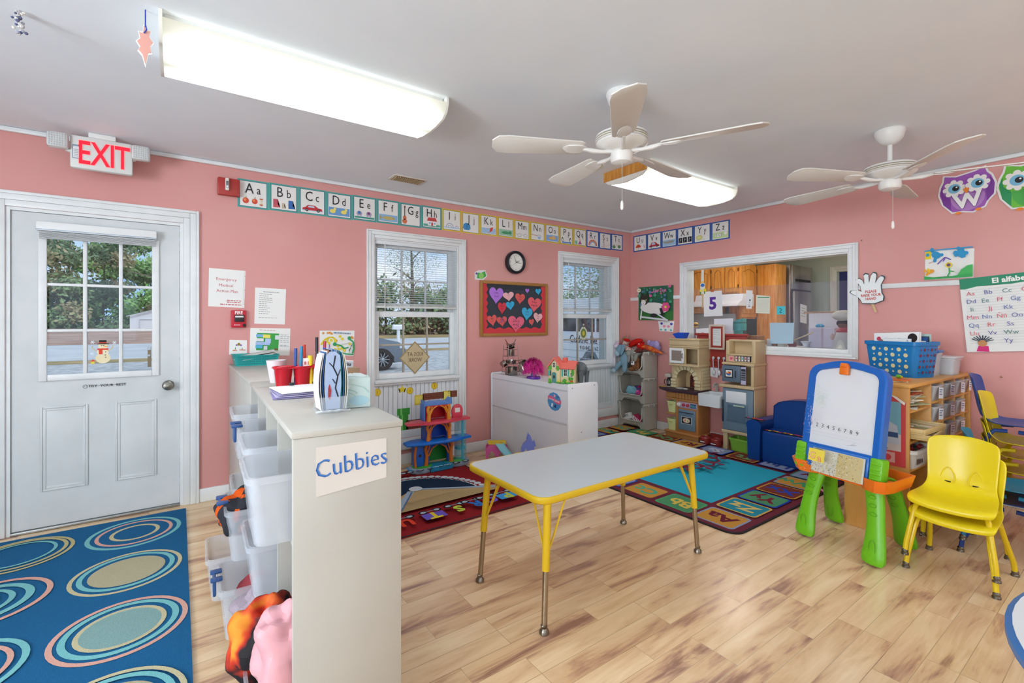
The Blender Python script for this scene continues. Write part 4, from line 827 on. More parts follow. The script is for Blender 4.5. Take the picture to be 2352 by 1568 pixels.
for s_,z in (('PLEASE',.015),('RAISE YOUR',-.015),('HAND',-.045)): a.text(s_,cu+.005,cz-.03+z,.021,'#d0483c/.5',sx=.85,bold=.02,rot=.05)
a.build('hand_cutout',t)
b=MB('#d9b98a/.6'); b.prism([(-cu-.0,cz-.1),(-cu-.018,cz-.1),(-cu-.045,cz-.175),(-cu-.028,cz-.178)],XW-.012,XW-.009,'x'); b.build('stick',t)
# el alfabeto poster
def d_alf(a):
    s=a.X; W,H=s[2],s[3]; a.poly([(0,.86),(.06,.855),(.2,.88),(.4,.88),(.6,.87),(.8,.885),(1,.87),(1,1),(0,1)],'#1f8a66/.5'); a.X=(s[0],s[1],1,1,s[4]); a.text('El alfabeto',W*.62,H*.905,H*.065,'#f4f4f0/.5',bold=.035); a.X=s
    rows=['Aa Bb Cc Ch','Dd Ee Ff Gg Hh','Ii Jj Kk Ll','Mm Nn Ññ Oo Pp','Qq  Rr  Ss Tt','Uu  Vv  Ww Xx','     Yy  Zz']; cols=['#d8707a/.6','#6a6aa8/.6','#5f8a88/.6','#d8607a/.6','#6a7ab0/.6']
    for j,rw in enumerate(rows):
        y=.765-.108*j
        for dy in (0,.035,.07): a.rect(.06,y+dy,.98,y+dy+.0022,'#b9bcbc/.6')
        a.X=(s[0],s[1],1,1,s[4]); it=rw.split(); n=len(it); off=.12 if j<6 else .5
        for k,w_ in enumerate(it): a.text(w_,W*(off+(.96-off)*k/max(1,n-(0 if j<6 else .6)) ),H*y,H*.055,cols[(k+j)%5])
        a.X=s
al=R(4.6); tl=aR(2204,642); W_,H_=.44,.535; ca,sa=math.cos(al),math.sin(al); bl=(tl[0]+H_*sa,tl[1]-H_*ca)
paper('alphabet_poster',[bl,(bl[0]+W_*ca,bl[1]+W_*sa),(tl[0]+W_*ca,tl[1]+W_*sa),tl],'Spanish alphabet poster with a green heading band reading El alfabeto','poster',d_alf,mat='#e9ebe8/.5',fr=ArtR,plane=XW-.0125)
# girl cutout at the poster's foot
x,z=aR(2258,797); a=ArtR(XW-.0162); a.use('#d82a7a/.6'); a.board([(x-.03,z-.03),(x+.035,z-.03),(x+.03,z+.01),(x-.02,z+.01)],.002); a.disc(x,z+.03,.025,'#c98a52/.6')
for k in range(9):
    u=R(20+k*17); a.line([(x+.018*math.cos(u),z+.035+.018*math.sin(u)),(x+.06*math.cos(u),z+.04+.045*math.sin(u))],.006,'#1e2a4a/.6' if k%2 else '#2a3a3a/.6')
a.build('paper_girl',label='paper girl cutout with spiky dark hair at the foot of the alphabet poster',cat='cutout')
# owls
def owl(cx_,cz_,col,dk,lt,ch,label,rot=0,s_=1):
    a=ArtR(XW-.002); a.X=(cx_,cz_,s_,s_,rot); O_=[(-.10,-.14),(-.04,-.145),(.02,-.165),(.09,-.14),(.11,-.1),(.15,-.06),(.165,.02),(.15,.09),(.13,.12),(.12,.165),(.06,.15),(-.05,.14),(-.12,.165),(-.13,.12),(-.15,.08),(-.165,.02),(-.15,-.06)]
    a.use('#eceae8/.5'); a.board(O_,.003); a.poly([(p[0]*.93,p[1]*.93) for p in O_],col); a.poly([(-.15,.04),(-.13,.08),(-.095,-.03),(-.1,-.12),(-.14,-.06)],dk); a.poly([(.15,.04),(.13,.08),(.1,-.03),(.1,-.1),(.14,-.05)],dk)
    a.disc(0,-.04,.095,lt,.1); 
    for x in (-.065,.065): a.disc(x,.045,.07,col); [a.disc(x+.05*math.cos(k*PI/4),.045+.05*math.sin(k*PI/4),.018,'#f4f2ee/.5',n=10) for k in range(8)]; a.disc(x,.045,.052,'#f4f2ee/.5'); a.disc(x,.045,.036,'#7ec0e0/.5'); a.disc(x+.008,.045,.02,'#16161c/.4'); a.disc(x+.014,.052,.006,'#ffffff/.5',n=8)
    a.poly([(-.018,.02),(0,-.018),(.018,.02),(0,.035)],'#f08a2c/.5')
    for x in (-.06,.05): a.disc(x,-.148,.018,'#f08a2c/.5',.01)
    a.text(ch,0,-.115,.1,dk,bold=.05); a.text(ch,0,-.113,.1,'#f2f2f0/.5',bold=.04)
    a.build('owl_cutout',label=label,cat='cutout',group='paper owls high on the pass-through wall')
cx_,cz_=aR(2221,441); owl(cx_,cz_,'#a05ab8/.5','#7c3a9a/.5','#b884c8/.5','W','purple paper owl with a white letter W',.10,.97)
cx_,cz_=aR(2372,425); owl(cx_,cz_+.005,'#6cc03a/.5','#22945a/.5','#4ab04a/.5','E','green paper owl cut off by the frame edge',.04,1.05)
# push pins
for px,py,l in ((1979,552,'small brass pin above the corner of the pass-through'),(2300,865,'small pin low on the right wall above the blue chair')):
    u,z=aR(px,py); b=MB('#b9a07a/.3/m'); b.ball((XW-.004,-u,z),.006,8,6); b.build('push_pin',label=l,cat='pin')
# ================= ceiling items =================
x,y,_=0,0,0
t=thing('ceiling_vent','rusty slotted air vent in the ceiling','vent',(1.504,3.62,HC)); b=MB('#d8d0c4/.5'); b.box((1.38,3.53,HC-.008),(1.66,3.68,HC),.003); b.build('plate',t)
b=MB('#7a5a34/.6'); b.box((1.40,3.545,HC-.010),(1.64,3.665,HC-.007)); b.use('#c9b48c/.5')
for k in range(16): b.box((1.405+k*.0147,3.55,HC-.016),(1.410+k*.0147,3.66,HC-.009))
b.build('louvres',t)
def hang(px,py0,py1,dd): 
    d=ray(px,py1); return (d[0]*dd,d[1]*dd,CH+d[2]*dd)
lx,ly,lz=hang(334,0,75,1.75)
t=thing('hanging_leaf','pale pink paper leaf hanging from the ceiling on a blue string','mobile',(lx,ly,HC)); b=MB('#2a48a8/.6'); b.cyl((lx,ly,lz+.02),(lx,ly,HC),.0022,n=6); b.tube([(lx,ly-.004,lz+.03),(lx+.004,ly-.005,lz+.01),(lx-.004,ly-.004,lz-.005)],.0022,5); b.build('string',t)
L=[(0,-.10),(-.012,-.06),(-.028,-.045),(-.02,-.03),(-.034,-.01),(-.02,.005),(-.026,.03),(-.01,.03),(-.006,.062),(.006,.04),(.02,.045),(.014,.02),(.03,.0),(.018,-.02),(.024,-.045),(.01,-.05)]
b=MB('#f1efe9/.6'); b.prism([(lx+p[0]*.85,lz-.03+p[1]) for p in L],ly,ly+.002,'y'); b.use('#e6a99c/.6'); b.prism([(lx+p[0]*.72,lz-.03+p[1]*.88) for p in L],ly-.001,ly,'y'); b.build('leaf',t)
lx,ly,lz=hang(43,0,45,1.75)
t=thing('hanging_beads','cluster of pale beads hanging from the ceiling on a string','mobile',(lx,ly,HC)); b=MB('#b9b0b4/.6'); b.cyl((lx,ly,lz+.02),(lx,ly,HC),.0016,n=6); b.build('string',t)
b=MB('#c9c6c2/.3'); random.seed(6)
for k in range(26): b.use(random.choice(['#c9c6c2/.3','#a8a8b8/.3','#5a5f80/.4','#e0dcd4/.4'])); b.ball((lx+random.gauss(0,.009),ly+random.gauss(0,.008),lz+.03-k*.0033),random.uniform(.004,.008),7,5)
b.build('bead_cluster',t)
# fans
def fan(px,py,label,z_m,rot,hub_r=.135,prad=.66):
    fx,fy=px,py; t=thing('ceiling_fan',label,'ceiling fan',(fx,fy,HC),group=None); W='#e4e2de/.35'
    b=MB(W); b.lathe([(.075,HC),(.078,HC-.012),(.072,HC-.03),(.066,HC-.05),(.045,HC-.075),(.03,HC-.085),(.012,HC-.09)],(fx,fy,0),28); b.build('canopy',t)
    b=MB(W); b.cyl((fx,fy,HC-.08),(fx,fy,z_m+.05),.013,n=12); b.build('downrod',t)
    b=MB(W); b.lathe([(.02,z_m+.062),(.05,z_m+.058),(.1,z_m+.048),(.128,z_m+.036),(.13,z_m+.028),(.124,z_m+.026),(.132,z_m+.018),(.126,z_m+.014),(.133,z_m+.006),(.127,z_m+.002),(.13,z_m-.008),(.105,z_m-.03),(.06,z_m-.042)],(fx,fy,0),36); m=b.build('motor_housing',t)
    b=MB('#8f8465/.5'); b.lathe([(.1275,z_m+.0255),(.129,z_m+.002)],(fx,fy,0),36,cap=False); b.build('vent_ring',m)
    b=MB(W); b.lathe([(.058,z_m-.042),(.05,z_m-.046),(.055,z_m-.05),(.057,z_m-.085),(.05,z_m-.10),(.03,z_m-.108),(.004,z_m-.11)],(fx,fy,0),28); b.build('switch_housing',t)
    for k in range(5):
        th=R(rot+72*k); T=Matrix.Translation((fx,fy,z_m-.035))@Matrix.Rotation(th,4,'Z')
        b=MB('#dcd9d3/.45',T@Matrix.Translation((.2,0,0))@Matrix.Rotation(R(12),4,'X'))
        b.prism([(0,-.045),(.02,-.055),(.38,-.072),(.43,-.066),(.455,-.03),(.458,.03),(.43,.066),(.38,.072),(.02,.055),(0,.045)],-.003,.004,'z',.002); bl=b.build('blade',t)
        b=MB(W,T); b.tube([(.05,0,-.008),(.10,0,-.014),(.15,0,-.012),(.20,0,-.004)],[.012,.009,.012,.008],8)
        b.T=T@Matrix.Translation((.2,0,0))@Matrix.Rotation(R(12),4,'X')
        b.rings([[(x,y*s_,-.003-.008*math.sin(PI*i/4)-.001) for s_ in (-1,-.5,.5,1)]+[(x,y*s_,-.004) for s_ in (1,-1)] for i,(x,y) in enumerate(((-.02,.012),(.01,.03),(.045,.034),(.08,.028),(.105,.008)))])
        b.build('blade_arm',t)
    b=MB('#c9c6c0/.4'); b.cyl((fx-.02,fy-.02,z_m-.10),(fx-.02,fy-.02,z_m-.30),.0012,n=5); 
    c=b.build('pull_chain',t); b=MB('#efeee9/.3'); b.lathe([(.004,z_m-.30),(.007,z_m-.31),(.008,z_m-.335),(.004,z_m-.345)],(fx-.02,fy-.02,0),12); b.build('pull_knob',c)
fan(1.83,1.62,'white five-blade ceiling fan nearer the camera','',0) if 0 else None
fan(1.83,1.62,'white five-blade ceiling fan in the middle of the room',2.185,8)
fan(3.52,1.0,'white five-blade ceiling fan near the paper owls',2.185,8)
# ================= rugs =================
# blue rug with rings
a=ArtF(0,'#22628f/1/f'); a.board((-1.6,.6,.043,3.915),.009); a.h=.0093; a.eps=.0003
NV='#163f62/1/f'
def rings_(cx,cy,spec,off=(0,0)):
    for r0,w_,m,dx,dy in spec:
        if w_: a.ring(cx+dx,cy+dy,r0,w_,m,n=40)
        else: a.disc(cx+dx,cy+dy,r0,m,n=36)
G,TQ,PK,BE='#bdb585/1/f','#7cc0c2/1/f','#dba999/1/f','#c9c09a/1/f'
SA=[(.228,.022,TQ,0,0),(.185,.018,PK,.0,.0),(.12,.02,BE,0,0)]
SB=[(.228,.018,BE,0,0),(.196,.022,TQ,0,.006),(.155,0,'#b5af90/1/f',.0,.0)]
SC=[(.228,.02,PK,0,0),(.196,.024,TQ,0,.004),(.152,.02,BE,.0,.0),(.134,0,'#86a9a6/1/f',.0,.0)]
SD=[(.228,.018,G,0,0),(.2,.018,G,.0,.008),(.165,.016,TQ,-.01,.012)]
SE=[(.228,.022,PK,0,0),(.185,.03,TQ,-.02,-.0),(.142,.022,TQ,-.04,0),(.11,.02,BE,-.06,-.0),(.092,0,'#86a9a6/1/f',-.06,.0)]
for cx_,cy_,S in ((-.212,3.64,SA),(-.21,3.095,SB),(-.192,2.535,SC),(-.71,3.64,SD),(-.715,3.095,SE),(-.69,2.52,SA),(-.20,1.985,SB),(-.70,1.95,SD),(-1.2,3.64,SB),(-1.2,3.09,SC),(-1.2,2.5,SD),(-.2,1.4,SA),(-.7,1.4,SC)): rings_(cx_,cy_,S)
a.build('area_rug',label='blue rug with rows of concentric rings before the door',cat='rug')
# red road and train rug
a=ArtF(0,'#8e2226/1/f'); a.board((.66,2.64,2.08,3.80),.008); a.h=.0083; a.eps=.0003
a.use('#20242a/.9'); a.line([(.66,2.643),(2.077,2.643),(2.077,3.797)],.014)
cx_,cy_=1.42,3.08
a.use('#c9ced4/1/f')
rd=random.Random(3)
for k in range(34):
    t_=R(-8+k*5.8); 
    for rr in (.46,.52): a.disc(cx_+rr*1.0*math.cos(t_+(.05 if rr>.5 else 0)),cy_+rr*math.sin(t_+(.05 if rr>.5 else 0)),rd.uniform(.024,.032),'#c9ced4/1/f',.026,9)
a.poly([(cx_+.435*math.cos(R(d)),cy_+.435*math.sin(R(d))) for d in range(-8,196,8)],'#1d2f44/1/f')
a.poly([(1.40,3.28),(2.0,3.03),(1.95,2.95),(.95,2.93),(.95,2.96)],'#b59c70/1/f')
for k in range(6): a.line([(1.05+k*.02,2.955+k*.022),(1.93-k*.05,2.965+k*.022)],.004,'#94805a/1/f')
a.line([(1.45,3.28),(1.97,3.0)],.03,'#9fb1c4/1/f'); a.line([(1.40,3.26),(1.17,2.95)],.05); a.line([(1.40,3.24),(1.2,2.95)],.012,'#5a738c/1/f'); a.disc(1.45,3.29,.05,'#c3ccd6/1/f')
def train(items,y0,up,rev):
    for k,(ch,x,mc,mb_) in enumerate(items):
        if mb_: a.poly([(x-.075,y0-.045),(x+.075,y0-.045),(x+.075,y0+.045),(x-.075,y0+.045)],mb_)
        a.text(ch,x,y0-.045 if up>0 else y0+.045,.09,mc,rot=0 if up>0 else PI,bold=.05)
        for dx in (-.045,.05): a.disc(x+dx,y0-.075*up,.033,'#1b232c/1/f',.028); a.disc(x+dx,y0-.075*up,.02,'#b9c4cc/1/f',.014)
        a.line([(x-.045,y0-.075*up),(x+.05,y0-.075*up)],.008,'#8e99a4/1/f')
RD,YL,BL,PU,GR,LB='#d8432f/1/f','#e0c63a/1/f','#2f74c4/1/f','#6a5ac0/1/f','#bccc4a/1/f','#3f9ad8/1/f'
train([('U',1.16,RD,None),('T',1.35,YL,PU),('S',1.53,GR,None),('R',1.66,BL,None),('Q',1.78,PU,None),('P',1.92,GR,LB)],2.765,-1,1)
train([('D',1.45,RD,None),('E',1.60,LB,None),('F',1.78,YL,PU),('G',1.94,BL,None),('H',2.03,GR,None)],3.72,1,0)
a.build('area_rug',label='red rug with a road and letter train beside the white cubbies',cat='rug')
# alphabet rug
ax0,ay0,ax1,ay1=2.712,1.508,4.47,3.97
rr=.09
corner=lambda cx,cy,r,a0:[(cx+r*math.cos(R(a0+k*15)),cy+r*math.sin(R(a0+k*15))) for k in range(7)]
def rpoly(x0,y0,x1,y1,r): return corner(x1-r,y1-r,r,0)+corner(x0+r,y1-r,r,90)+corner(x0+r,y0+r,r,180)+corner(x1-r,y0+r,r,270)
a=ArtF(0,'#241c20/.9'); a.board(rpoly(ax0,ay0,ax1,ay1,rr),.009); a.h=.0092; a.eps=.0003
a.poly(rpoly(ax0+.012,ay0+.012,ax1-.012,ay1-.012,rr-.01),'#6f2f3c/1/f')
a.rect(3.055,1.885,4.16,3.62,'#32abc4/1/f')
def cell(x0,y0,x1,y1,bg,bd,ch,tc):
    a.poly(rpoly(x0,y0,x1,y1,.03),bd); a.poly(rpoly(x0+.014,y0+.014,x1-.014,y1-.014,.025),bg); s=a.h
    cx_,cy_=(x0+x1)/2,(y0+y1)/2
    a.text(ch[0],cx_-.052,cy_-.055,.115,tc,rot=PI/2,bold=.04) if 0 else None
    a.text(ch,cx_+.05,cy_,.11,tc,rot=PI/2,bold=.035,sx=1.1)
OR,GN,TE,BR,BG_='#c6903f/1/f','#4f9066/1/f','#2b8ba0/1/f','#7c3a30/1/f','#8f9bb8/1/f'
cs=[(OR,BG_,'#6e2636/1/f'),(GN,'#4fa070/1/f','#d8bd55/1/f'),(OR,'#7b3846/1/f','#4fa88a/1/f'),(BG_,'#2d4bb0/1/f','#3a4a90/1/f'),(BR,OR,'#6a9a60/1/f')]
dy=.3035; X0,X1=2.762,3.03
let=['Aa','Bb','Cc','Dd','Ee','Ff','Gg']
for k,l in enumerate(let): c=cs[k%5]; cell(X0-.003,1.565+dy*k,X1-.025,1.565+dy*k+.28,c[0],c[1],l,c[2])
dx=.268
for k,(l,c) in enumerate((('Zz',(TE,'#cfa95a/1/f','#d8c070/1/f')),('Yy',(GN,'#2542a8/1/f','#7a2a38/1/f')),('Xx',(BR,OR,'#2e4ab0/1/f')),('Ww',(OR,BG_,'#4fa070/1/f')),('Vv',(BG_,'#4f9080/1/f','#7a2a38/1/f')))): cell(3.03+dx*k,1.565,3.03+dx*k+.25,1.845,c[0],c[1],l,c[2])
for k,(l,c) in enumerate((('Uu',cs[3]),('Tt',cs[4]),('Ss',(BG_,'#2d4bb0/1/f','#c9d0e0/1/f')),('Rr',cs[0]),('Qq',cs[4]),('Pp',cs[1]),('Oo',cs[2]))): cell(4.19,1.88+.30*k if k<6 else 3.68,4.43,1.88+.30*k+.275 if k<6 else 3.93,c[0],c[1],l,c[2])
for k,(l,c) in enumerate((('Ii',cs[4]),('Jj',cs[1]),('Kk',cs[0]),('Ll',cs[3]),('Mm',cs[2]))): cell(3.03+.225*k,3.66,3.03+.225*k+.21,3.92,c[0],c[1],l,c[2])
gx_,gy_=3.76,2.70
a.disc(gx_,gy_,.20,'#49a88a/1/f',n=30); a.poly([(gx_+.2*math.cos(R(d)),gy_+.2*math.sin(R(d))) for d in range(200,331,13)],'#2060c0/1/f'); a.disc(gx_+.03,gy_+.05,.07,'#2060c0/1/f',.04)
PM='#7b2f42/1/f'; a.use(PM)
for k in range(14):
    t_=2*PI*k/14; c_,s_=math.cos(t_),math.sin(t_); P=lambda r,o:(gx_+r*c_-o*s_,gy_+r*s_+o*c_)
    a.poly([P(.23,-.03),P(.24,-.015),P(.33,0),P(.24,.02),P(.23,.035),P(.38,.028),P(.38,-.028)],up=False); a.line([P(.37,-.02),P(.385,-.085)],.022); a.line([P(.37,.02),P(.385,.085)],.022)
    q=P(.425,0); a.disc(q[0],q[1],.035,PM,.022,10,rot=t_)
a.build('area_rug',label='teal alphabet rug with a ring of figures around a globe',cat='rug')
# ================= activity table =================
t=thing('activity_table','rectangular grey topped table with a yellow rim and adjustable legs','table',(1.82,1.815,0))
def rrect(x0,y0,x1,y1,r,z,n=5): 
    o=[]
    for cx,cy,a0 in ((x1-r,y1-r,0),(x0+r,y1-r,90),(x0+r,y0+r,180),(x1-r,y0+r,270)):
        for k in range(n+1): o.append((cx+r*math.cos(R(a0+90*k/n)),cy+r*math.sin(R(a0+90*k/n)),z))
    return o
tx0,ty0,tx1,ty1=1.206,1.495,2.438,2.12
b=MB('#dcb61e/.4'); b.rings([rrect(tx0+.006,ty0+.006,tx1-.006,ty1-.006,.06,.522),rrect(tx0,ty0,tx1,ty1,.065,.528),rrect(tx0,ty0,tx1,ty1,.065,.546),rrect(tx0+.004,ty0+.004,tx1-.004,ty1-.004,.06,.5515),rrect(tx0+.012,ty0+.012,tx1-.012,ty1-.012,.055,.5515)]); b.build('edge_band',t,ang=50)
b=MB('#c2c9cb/.3'); b.rings([rrect(tx0+.011,ty0+.011,tx1-.011,ty1-.011,.055,.54),rrect(tx0+.011,ty0+.011,tx1-.011,ty1-.011,.055,.5525)]); b.build('tabletop',t)
for fx,fy,sx,sy in ((1.226,1.50,1,1),(1.214,1.985,1,-1),(2.355,1.535,-1,1),(2.31,2.03,-1,-1)):
    T_=Vector((fx+sx*.035,fy+sy*.02,.524)); F_=Vector((fx,fy,0)); at=lambda z:F_+(T_-F_)*(z/.524)
    b=MB('#dcb61e/.4'); b.cyl(at(.25),at(.522),.0165,n=16); l=b.build('leg',t)
    b=MB('#a79a86/.25/m'); b.cyl(at(.03),at(.25),.0125,n=14); b.build('leg_insert',l)
    b=MB('#8d857a/.3/m'); b.lathe([(.006,.04),(.015,.035),(.012,.024),(.02,.014),(.021,.003),(.016,0)],(fx,fy,0),16); b.build('foot',l)
    b=MB('#dcb61e/.4')
    q=at(.33)
    for ox,oy in ((sx*.10,0),(0,sy*.10)): b.tube([q+Vector((sx*.012 if ox else 0,sy*.012 if oy else 0,-.01)),Vector((T_.x+ox,T_.y+oy,.521))],.0048,6)
    b.build('brace',l)
# round table at the frame edge
t=thing('round_table','round white table with a blue rim cut off by the corner of the picture','table',(1.75,-.35,0))
b=MB('#2e6fb0/.35'); b.lathe([(.585,.522),(.6,.53),(.6,.546),(.588,.552)],(1.75,-.35,0),64); b.build('edge_band',t)
b=MB('#dfe3e5/.3'); b.lathe([(.587,.545),(.587,.554)],(1.75,-.35,0),64); b.build('tabletop',t)
for k in range(4):
    u=R(45+90*k); b=MB('#2e6fb0/.4'); p=(1.75+.42*math.cos(u),-.35+.42*math.sin(u)); b.cyl((p[0],p[1],.2),(p[0]*1,p[1],.524),.016); l=b.build('leg',t); b=MB('#a79a86/.25/m'); b.cyl((p[0],p[1],0),(p[0],p[1],.2),.012); b.build('leg_insert',l)
# ================= white cubbies =================
CW='#d6d2cc/.35'
noisy('cubby_white','#bab7ae','#c3c0b7',2.2,.38,.02,.001,3)
cz=.975
TT=Matrix.Translation((.257,1.404,0))@Matrix.Rotation(R(-1.9),4,'Z')
t=thing('cubby_shelf','white open cubby shelf holding clear bins, its end panel toward the camera','shelf',(.257,1.404,0),R(-1.9))
Lc=1.325; D=.310; ys=[0,.34,.665,.99,Lc]
b=MB('cubby_white',TT); b.box((0,0,0),(D,.018,cz-.02),.002); b.build('end_panel',t)
b=MB('cubby_white',TT); b.box((0,Lc-.018,0),(D,Lc,cz-.02),.002); b.build('end_panel',t)
b=MB('cubby_white',TT); b.box((-.004,-.004,cz-.02),(D+.004,Lc,cz),.003); b.build('top_panel',t)
b=MB('cubby_white',TT); b.box((D-.008,.018,.0),(D-.001,Lc-.018,cz-.02)); b.build('back_panel',t)
for y in ys[1:-1]: b=MB('cubby_white',TT); b.box((.004,y-.008,.05),(D-.008,y+.008,cz-.02),.001); b.build('divider',t)
for i in range(4):
    y0,y1=ys[i]+(.018 if i==0 else .008),ys[i+1]-(.018 if i==3 else .008)
    for z in (.035,.335,.645): b=MB('cubby_white',TT); b.box((.004,y0,z),(D-.008,y1,z+.012),.001); b.build('shelf_board',t)
t=thing('storage_cabinet','white cabinet with a plain side against the window wall','cabinet',(.302,2.742,0)); 
b=MB('cubby_white'); b.box((.302,2.742,0),(.32,3.995,cz-.022),.002); b.build('side_panel',t)
b=MB('cubby_white'); b.box((.32,2.742,0),(.585,2.758,cz-.022),.002); b.build('end_panel',t)
b=MB('cubby_white'); b.box((.32,3.98,0),(.585,3.995,cz-.022),.002); b.build('end_panel',t)
b=MB('cubby_white'); b.box((.298,2.738,cz-.022),(.6,3.998,cz-.002),.003); b.build('top_panel',t)
for z in (.05,.34,.64): b=MB('cubby_white'); b.box((.32,2.758,z),(.585,3.98,z+.015)); b.build('shelf_board',t)
b=MB('cubby_white'); b.box((.32,3.36,.065),(.585,3.376,cz-.022)); b.build('divider',t)
# bins in the cubbies
CLR='#e0e4ea/.32/t'
def tub(name,label,i,z,poke=.11,h=.185,w_=.275,dep=.36,group='clear bins in the white cubbies',latch=False,lid=False):
    y0,y1=ys[i],ys[i+1]; yc=(y0+y1)/2+(.004 if i==0 else 0); c=TT@Vector((-poke+dep/2,yc,z)); t=thing(name,label,'bin',c,R(-1.9),group)
    T_=WM[t.name]; b=MB(CLR,T_); b.bin((0,0,0),dep,w_,h,t=.004,ta=.10,rim=.012); b.build('tub',t)
    if latch:
        b=MB('#35578c/.3',T_)
        b.box((-dep/2-.022,-.045,h-.055),(-dep/2-.010,.045,h+.012),.005); b.box((-dep/2-.03,-.05,h+.004),(-dep/2+.012,-.02,h+.016),.004); b.box((-dep/2-.03,.02,h+.004),(-dep/2+.012,.05,h+.016),.004); b.build('latch',t)
    if lid:
        b=MB('#e2e8f0/.45/t',T_); b.box((-dep/2-.02,-w_/2-.01,h+.001),(dep/2+.01,w_/2+.01,h+.018),.008); b.build('lid',t)
    return t
Z1,Z2,Z3=.658,.348,.048
tub('storage_bin','empty clear bin at the top, closest to the Cubbies label',0,Z1,.105,.195)
tub('storage_bin','empty clear bin in the top row, second from the Cubbies label',1,Z1,.09,.2)
tub('storage_bin','clear bin with a blue latch in the top row, third from the Cubbies label',2,Z1,.08,.19,latch=True)
tub('storage_bin','clear lidded bin in the top row, next to the plain sided cabinet',3,Z1,.09,.205)
tub('storage_bin','clear bin in the middle row under the second top bin',1,Z2,.08,.18)
tub('storage_bin','clear bin with a blue latch holding dark and orange clothes in the middle row',2,Z2,.13,.20,latch=True)
tub('storage_bin','empty clear bin in the middle row next to the plain sided cabinet',3,Z2,.09,.18)
tub('storage_bin','clear bottom bin overflowing with a pink coat and a flame patterned blanket',0,Z3,.10,.19)
tub('storage_bin','clear bottom bin filled with a mauve fleece',1,Z3,.11,.2)
tub('storage_bin','clear bottom bin with a blue latch and red toys inside',2,Z3,.15,.2,latch=True)
tub('storage_bin','clear bottom bin poking out furthest by the floor',3,Z3,.19,.19)
def cloth(name,label,c,r,m,seed=1,sub=1,T_=None,amp=.35,sc=9,nn=(22,14),m2=None):
    """crumpled heap of fabric"""
    b=MB(m,T_); b.ball(c,r,nn[0],nn[1])
    for v in b.bm.verts:
        p=v.co.copy(); n_=noise.noise(p*sc+Vector((seed*7.1,0,0)))+.5*noise.noise(p*sc*2.3+Vector((0,seed*3.3,0)))
        d=(T_@Vector(c) if T_ else Vector(c)); v.co=d+(p-d)*(1+amp*n_)
    if m2:
        b.use(m2[0]); 
        for f in b.bm.faces:
            q=f.calc_center_median(); k=noise.noise(q*sc*1.3+Vector((seed,5,2)))
            if k>.12: f.material_index=b.k
        if len(m2)>1:
            b.use(m2[1])
            for f in b.bm.faces:
                if noise.noise(f.calc_center_median()*sc*1.6+Vector((seed,9,7)))>.2: f.material_index=b.k
    return b.build(name,label=label,cat='clothing' if 'blanket' not in name else 'blanket',sub=sub)
P=lambda x,y,z:tuple(TT@Vector((x,y,z)))
cloth('pink_coat','pale pink quilted coat spilling out of the bottom bin',P(.015,.12,.31),(.11,.10,.14),'#dfa2a8/.55',3,amp=.34,sc=13,nn=(34,22))
cloth('folded_blanket','flame patterned red, orange and black blanket spilling out of the bottom bin',P(-.035,.235,.30),(.10,.08,.13),'flame_print',5,amp=.42,sc=15,nn=(36,24))
cloth('fleece','mauve grey fleece heaped in the bottom bin behind the pink coat',P(.03,.50,.26),(.13,.12,.085),'#a89aa4/1/f',7,amp=.5,sc=17,nn=(32,20))
cloth('jacket','dark grey jacket with orange lining in the middle row bin',P(-.05,.82,.50),(.10,.11,.09),'#34343a/1/f',9,amp=.5,sc=17,nn=(32,20),m2=('#d8591f/1/f',))
cloth('red_cloth','small red cloth inside the latched bottom bin',P(.0,.83,.15),(.10,.1,.07),'#b8525a/1/f',4,amp=.4,sc=14)
# cubbies label
t_=TT; a=Art((0,0,0),(1,0,0),(0,0,1)); a.T=TT; a.O=Vector((0,-.0006,0)); 
pts=[(.062,.79)]+[(.062+.004*(k%2),.79+.012*k) for k in range(1,12)]+[(.066,.925),(.262,.925),(.262,.81)]
pts=[(.06,.785),(.262,.805),(.262,.925),(.06,.925)]
a.use('#dcd6cf/.7'); a.board(pts,.0008); a.h=.0016
for dx,m in ((0,'#2f5fae/.6'),(.0025,'#4a82c8/.6')): a.text('Cubbies',.162+dx,.842+dx*.6,.052,m,bold=-.02 if dx else -.008,sx=.86,rot=.06)
a.build('shelf_sign',label='paper strip with Cubbies written in blue marker on the shelf end',cat='sign')
# things on the cubbies
t=thing('paper_basket','turquoise openwork basket full of papers on the cabinet by the wall','basket',(.43,3.88,cz))
b=MB('#2fa8a4/.5'); z0=cz-.002; c=(.455,3.86)
def bring(w,d,z): return [(c[0]-w,c[1]-d,z),(c[0]+w,c[1]-d,z),(c[0]+w,c[1]+d,z),(c[0]-w,c[1]+d,z)]
b.rings([bring(.125,.10,z0),bring(.14,.115,z0+.07),bring(.145,.12,z0+.075),bring(.136,.111,z0+.072),bring(.121,.096,z0+.004)]); 
k0=b.use('#1d7f80/.6')
for k in range(26):
    for j in range(4):
        x=c[0]-.118+k*.0094; b.cbox((x,c[1]-.1045-.0035*j,z0+.014+j*.0155),(.0055,.002,.009 if (k+j)%2 else .006))
b.build('basket',t)
random.seed(2)
for k in range(5):
    T_=Matrix.Translation((c[0]+random.uniform(-.02,.02),c[1]+.01*k-.02,z0+.052+.006*k))@Matrix.Rotation(R(random.uniform(-8,8)),4,'Z')@Matrix.Rotation(R(-6-k*1.2),4,'Y'); b=MB(random.choice(['#e6e4de/.7','#d2d2ce/.7','#c3c8c4/.7']),T_); b.box((-.12,-.085,0),(.125,.085,.002)); b.box((-.10,-.07,.0),(.125,.07,.004)); b.build('paper_sheet',label=['bottom sheet','second sheet up','middle sheet','second sheet from the top','topmost curled sheet'][k]+' of the papers in the turquoise basket',cat='paper',group='papers in the turquoise basket')
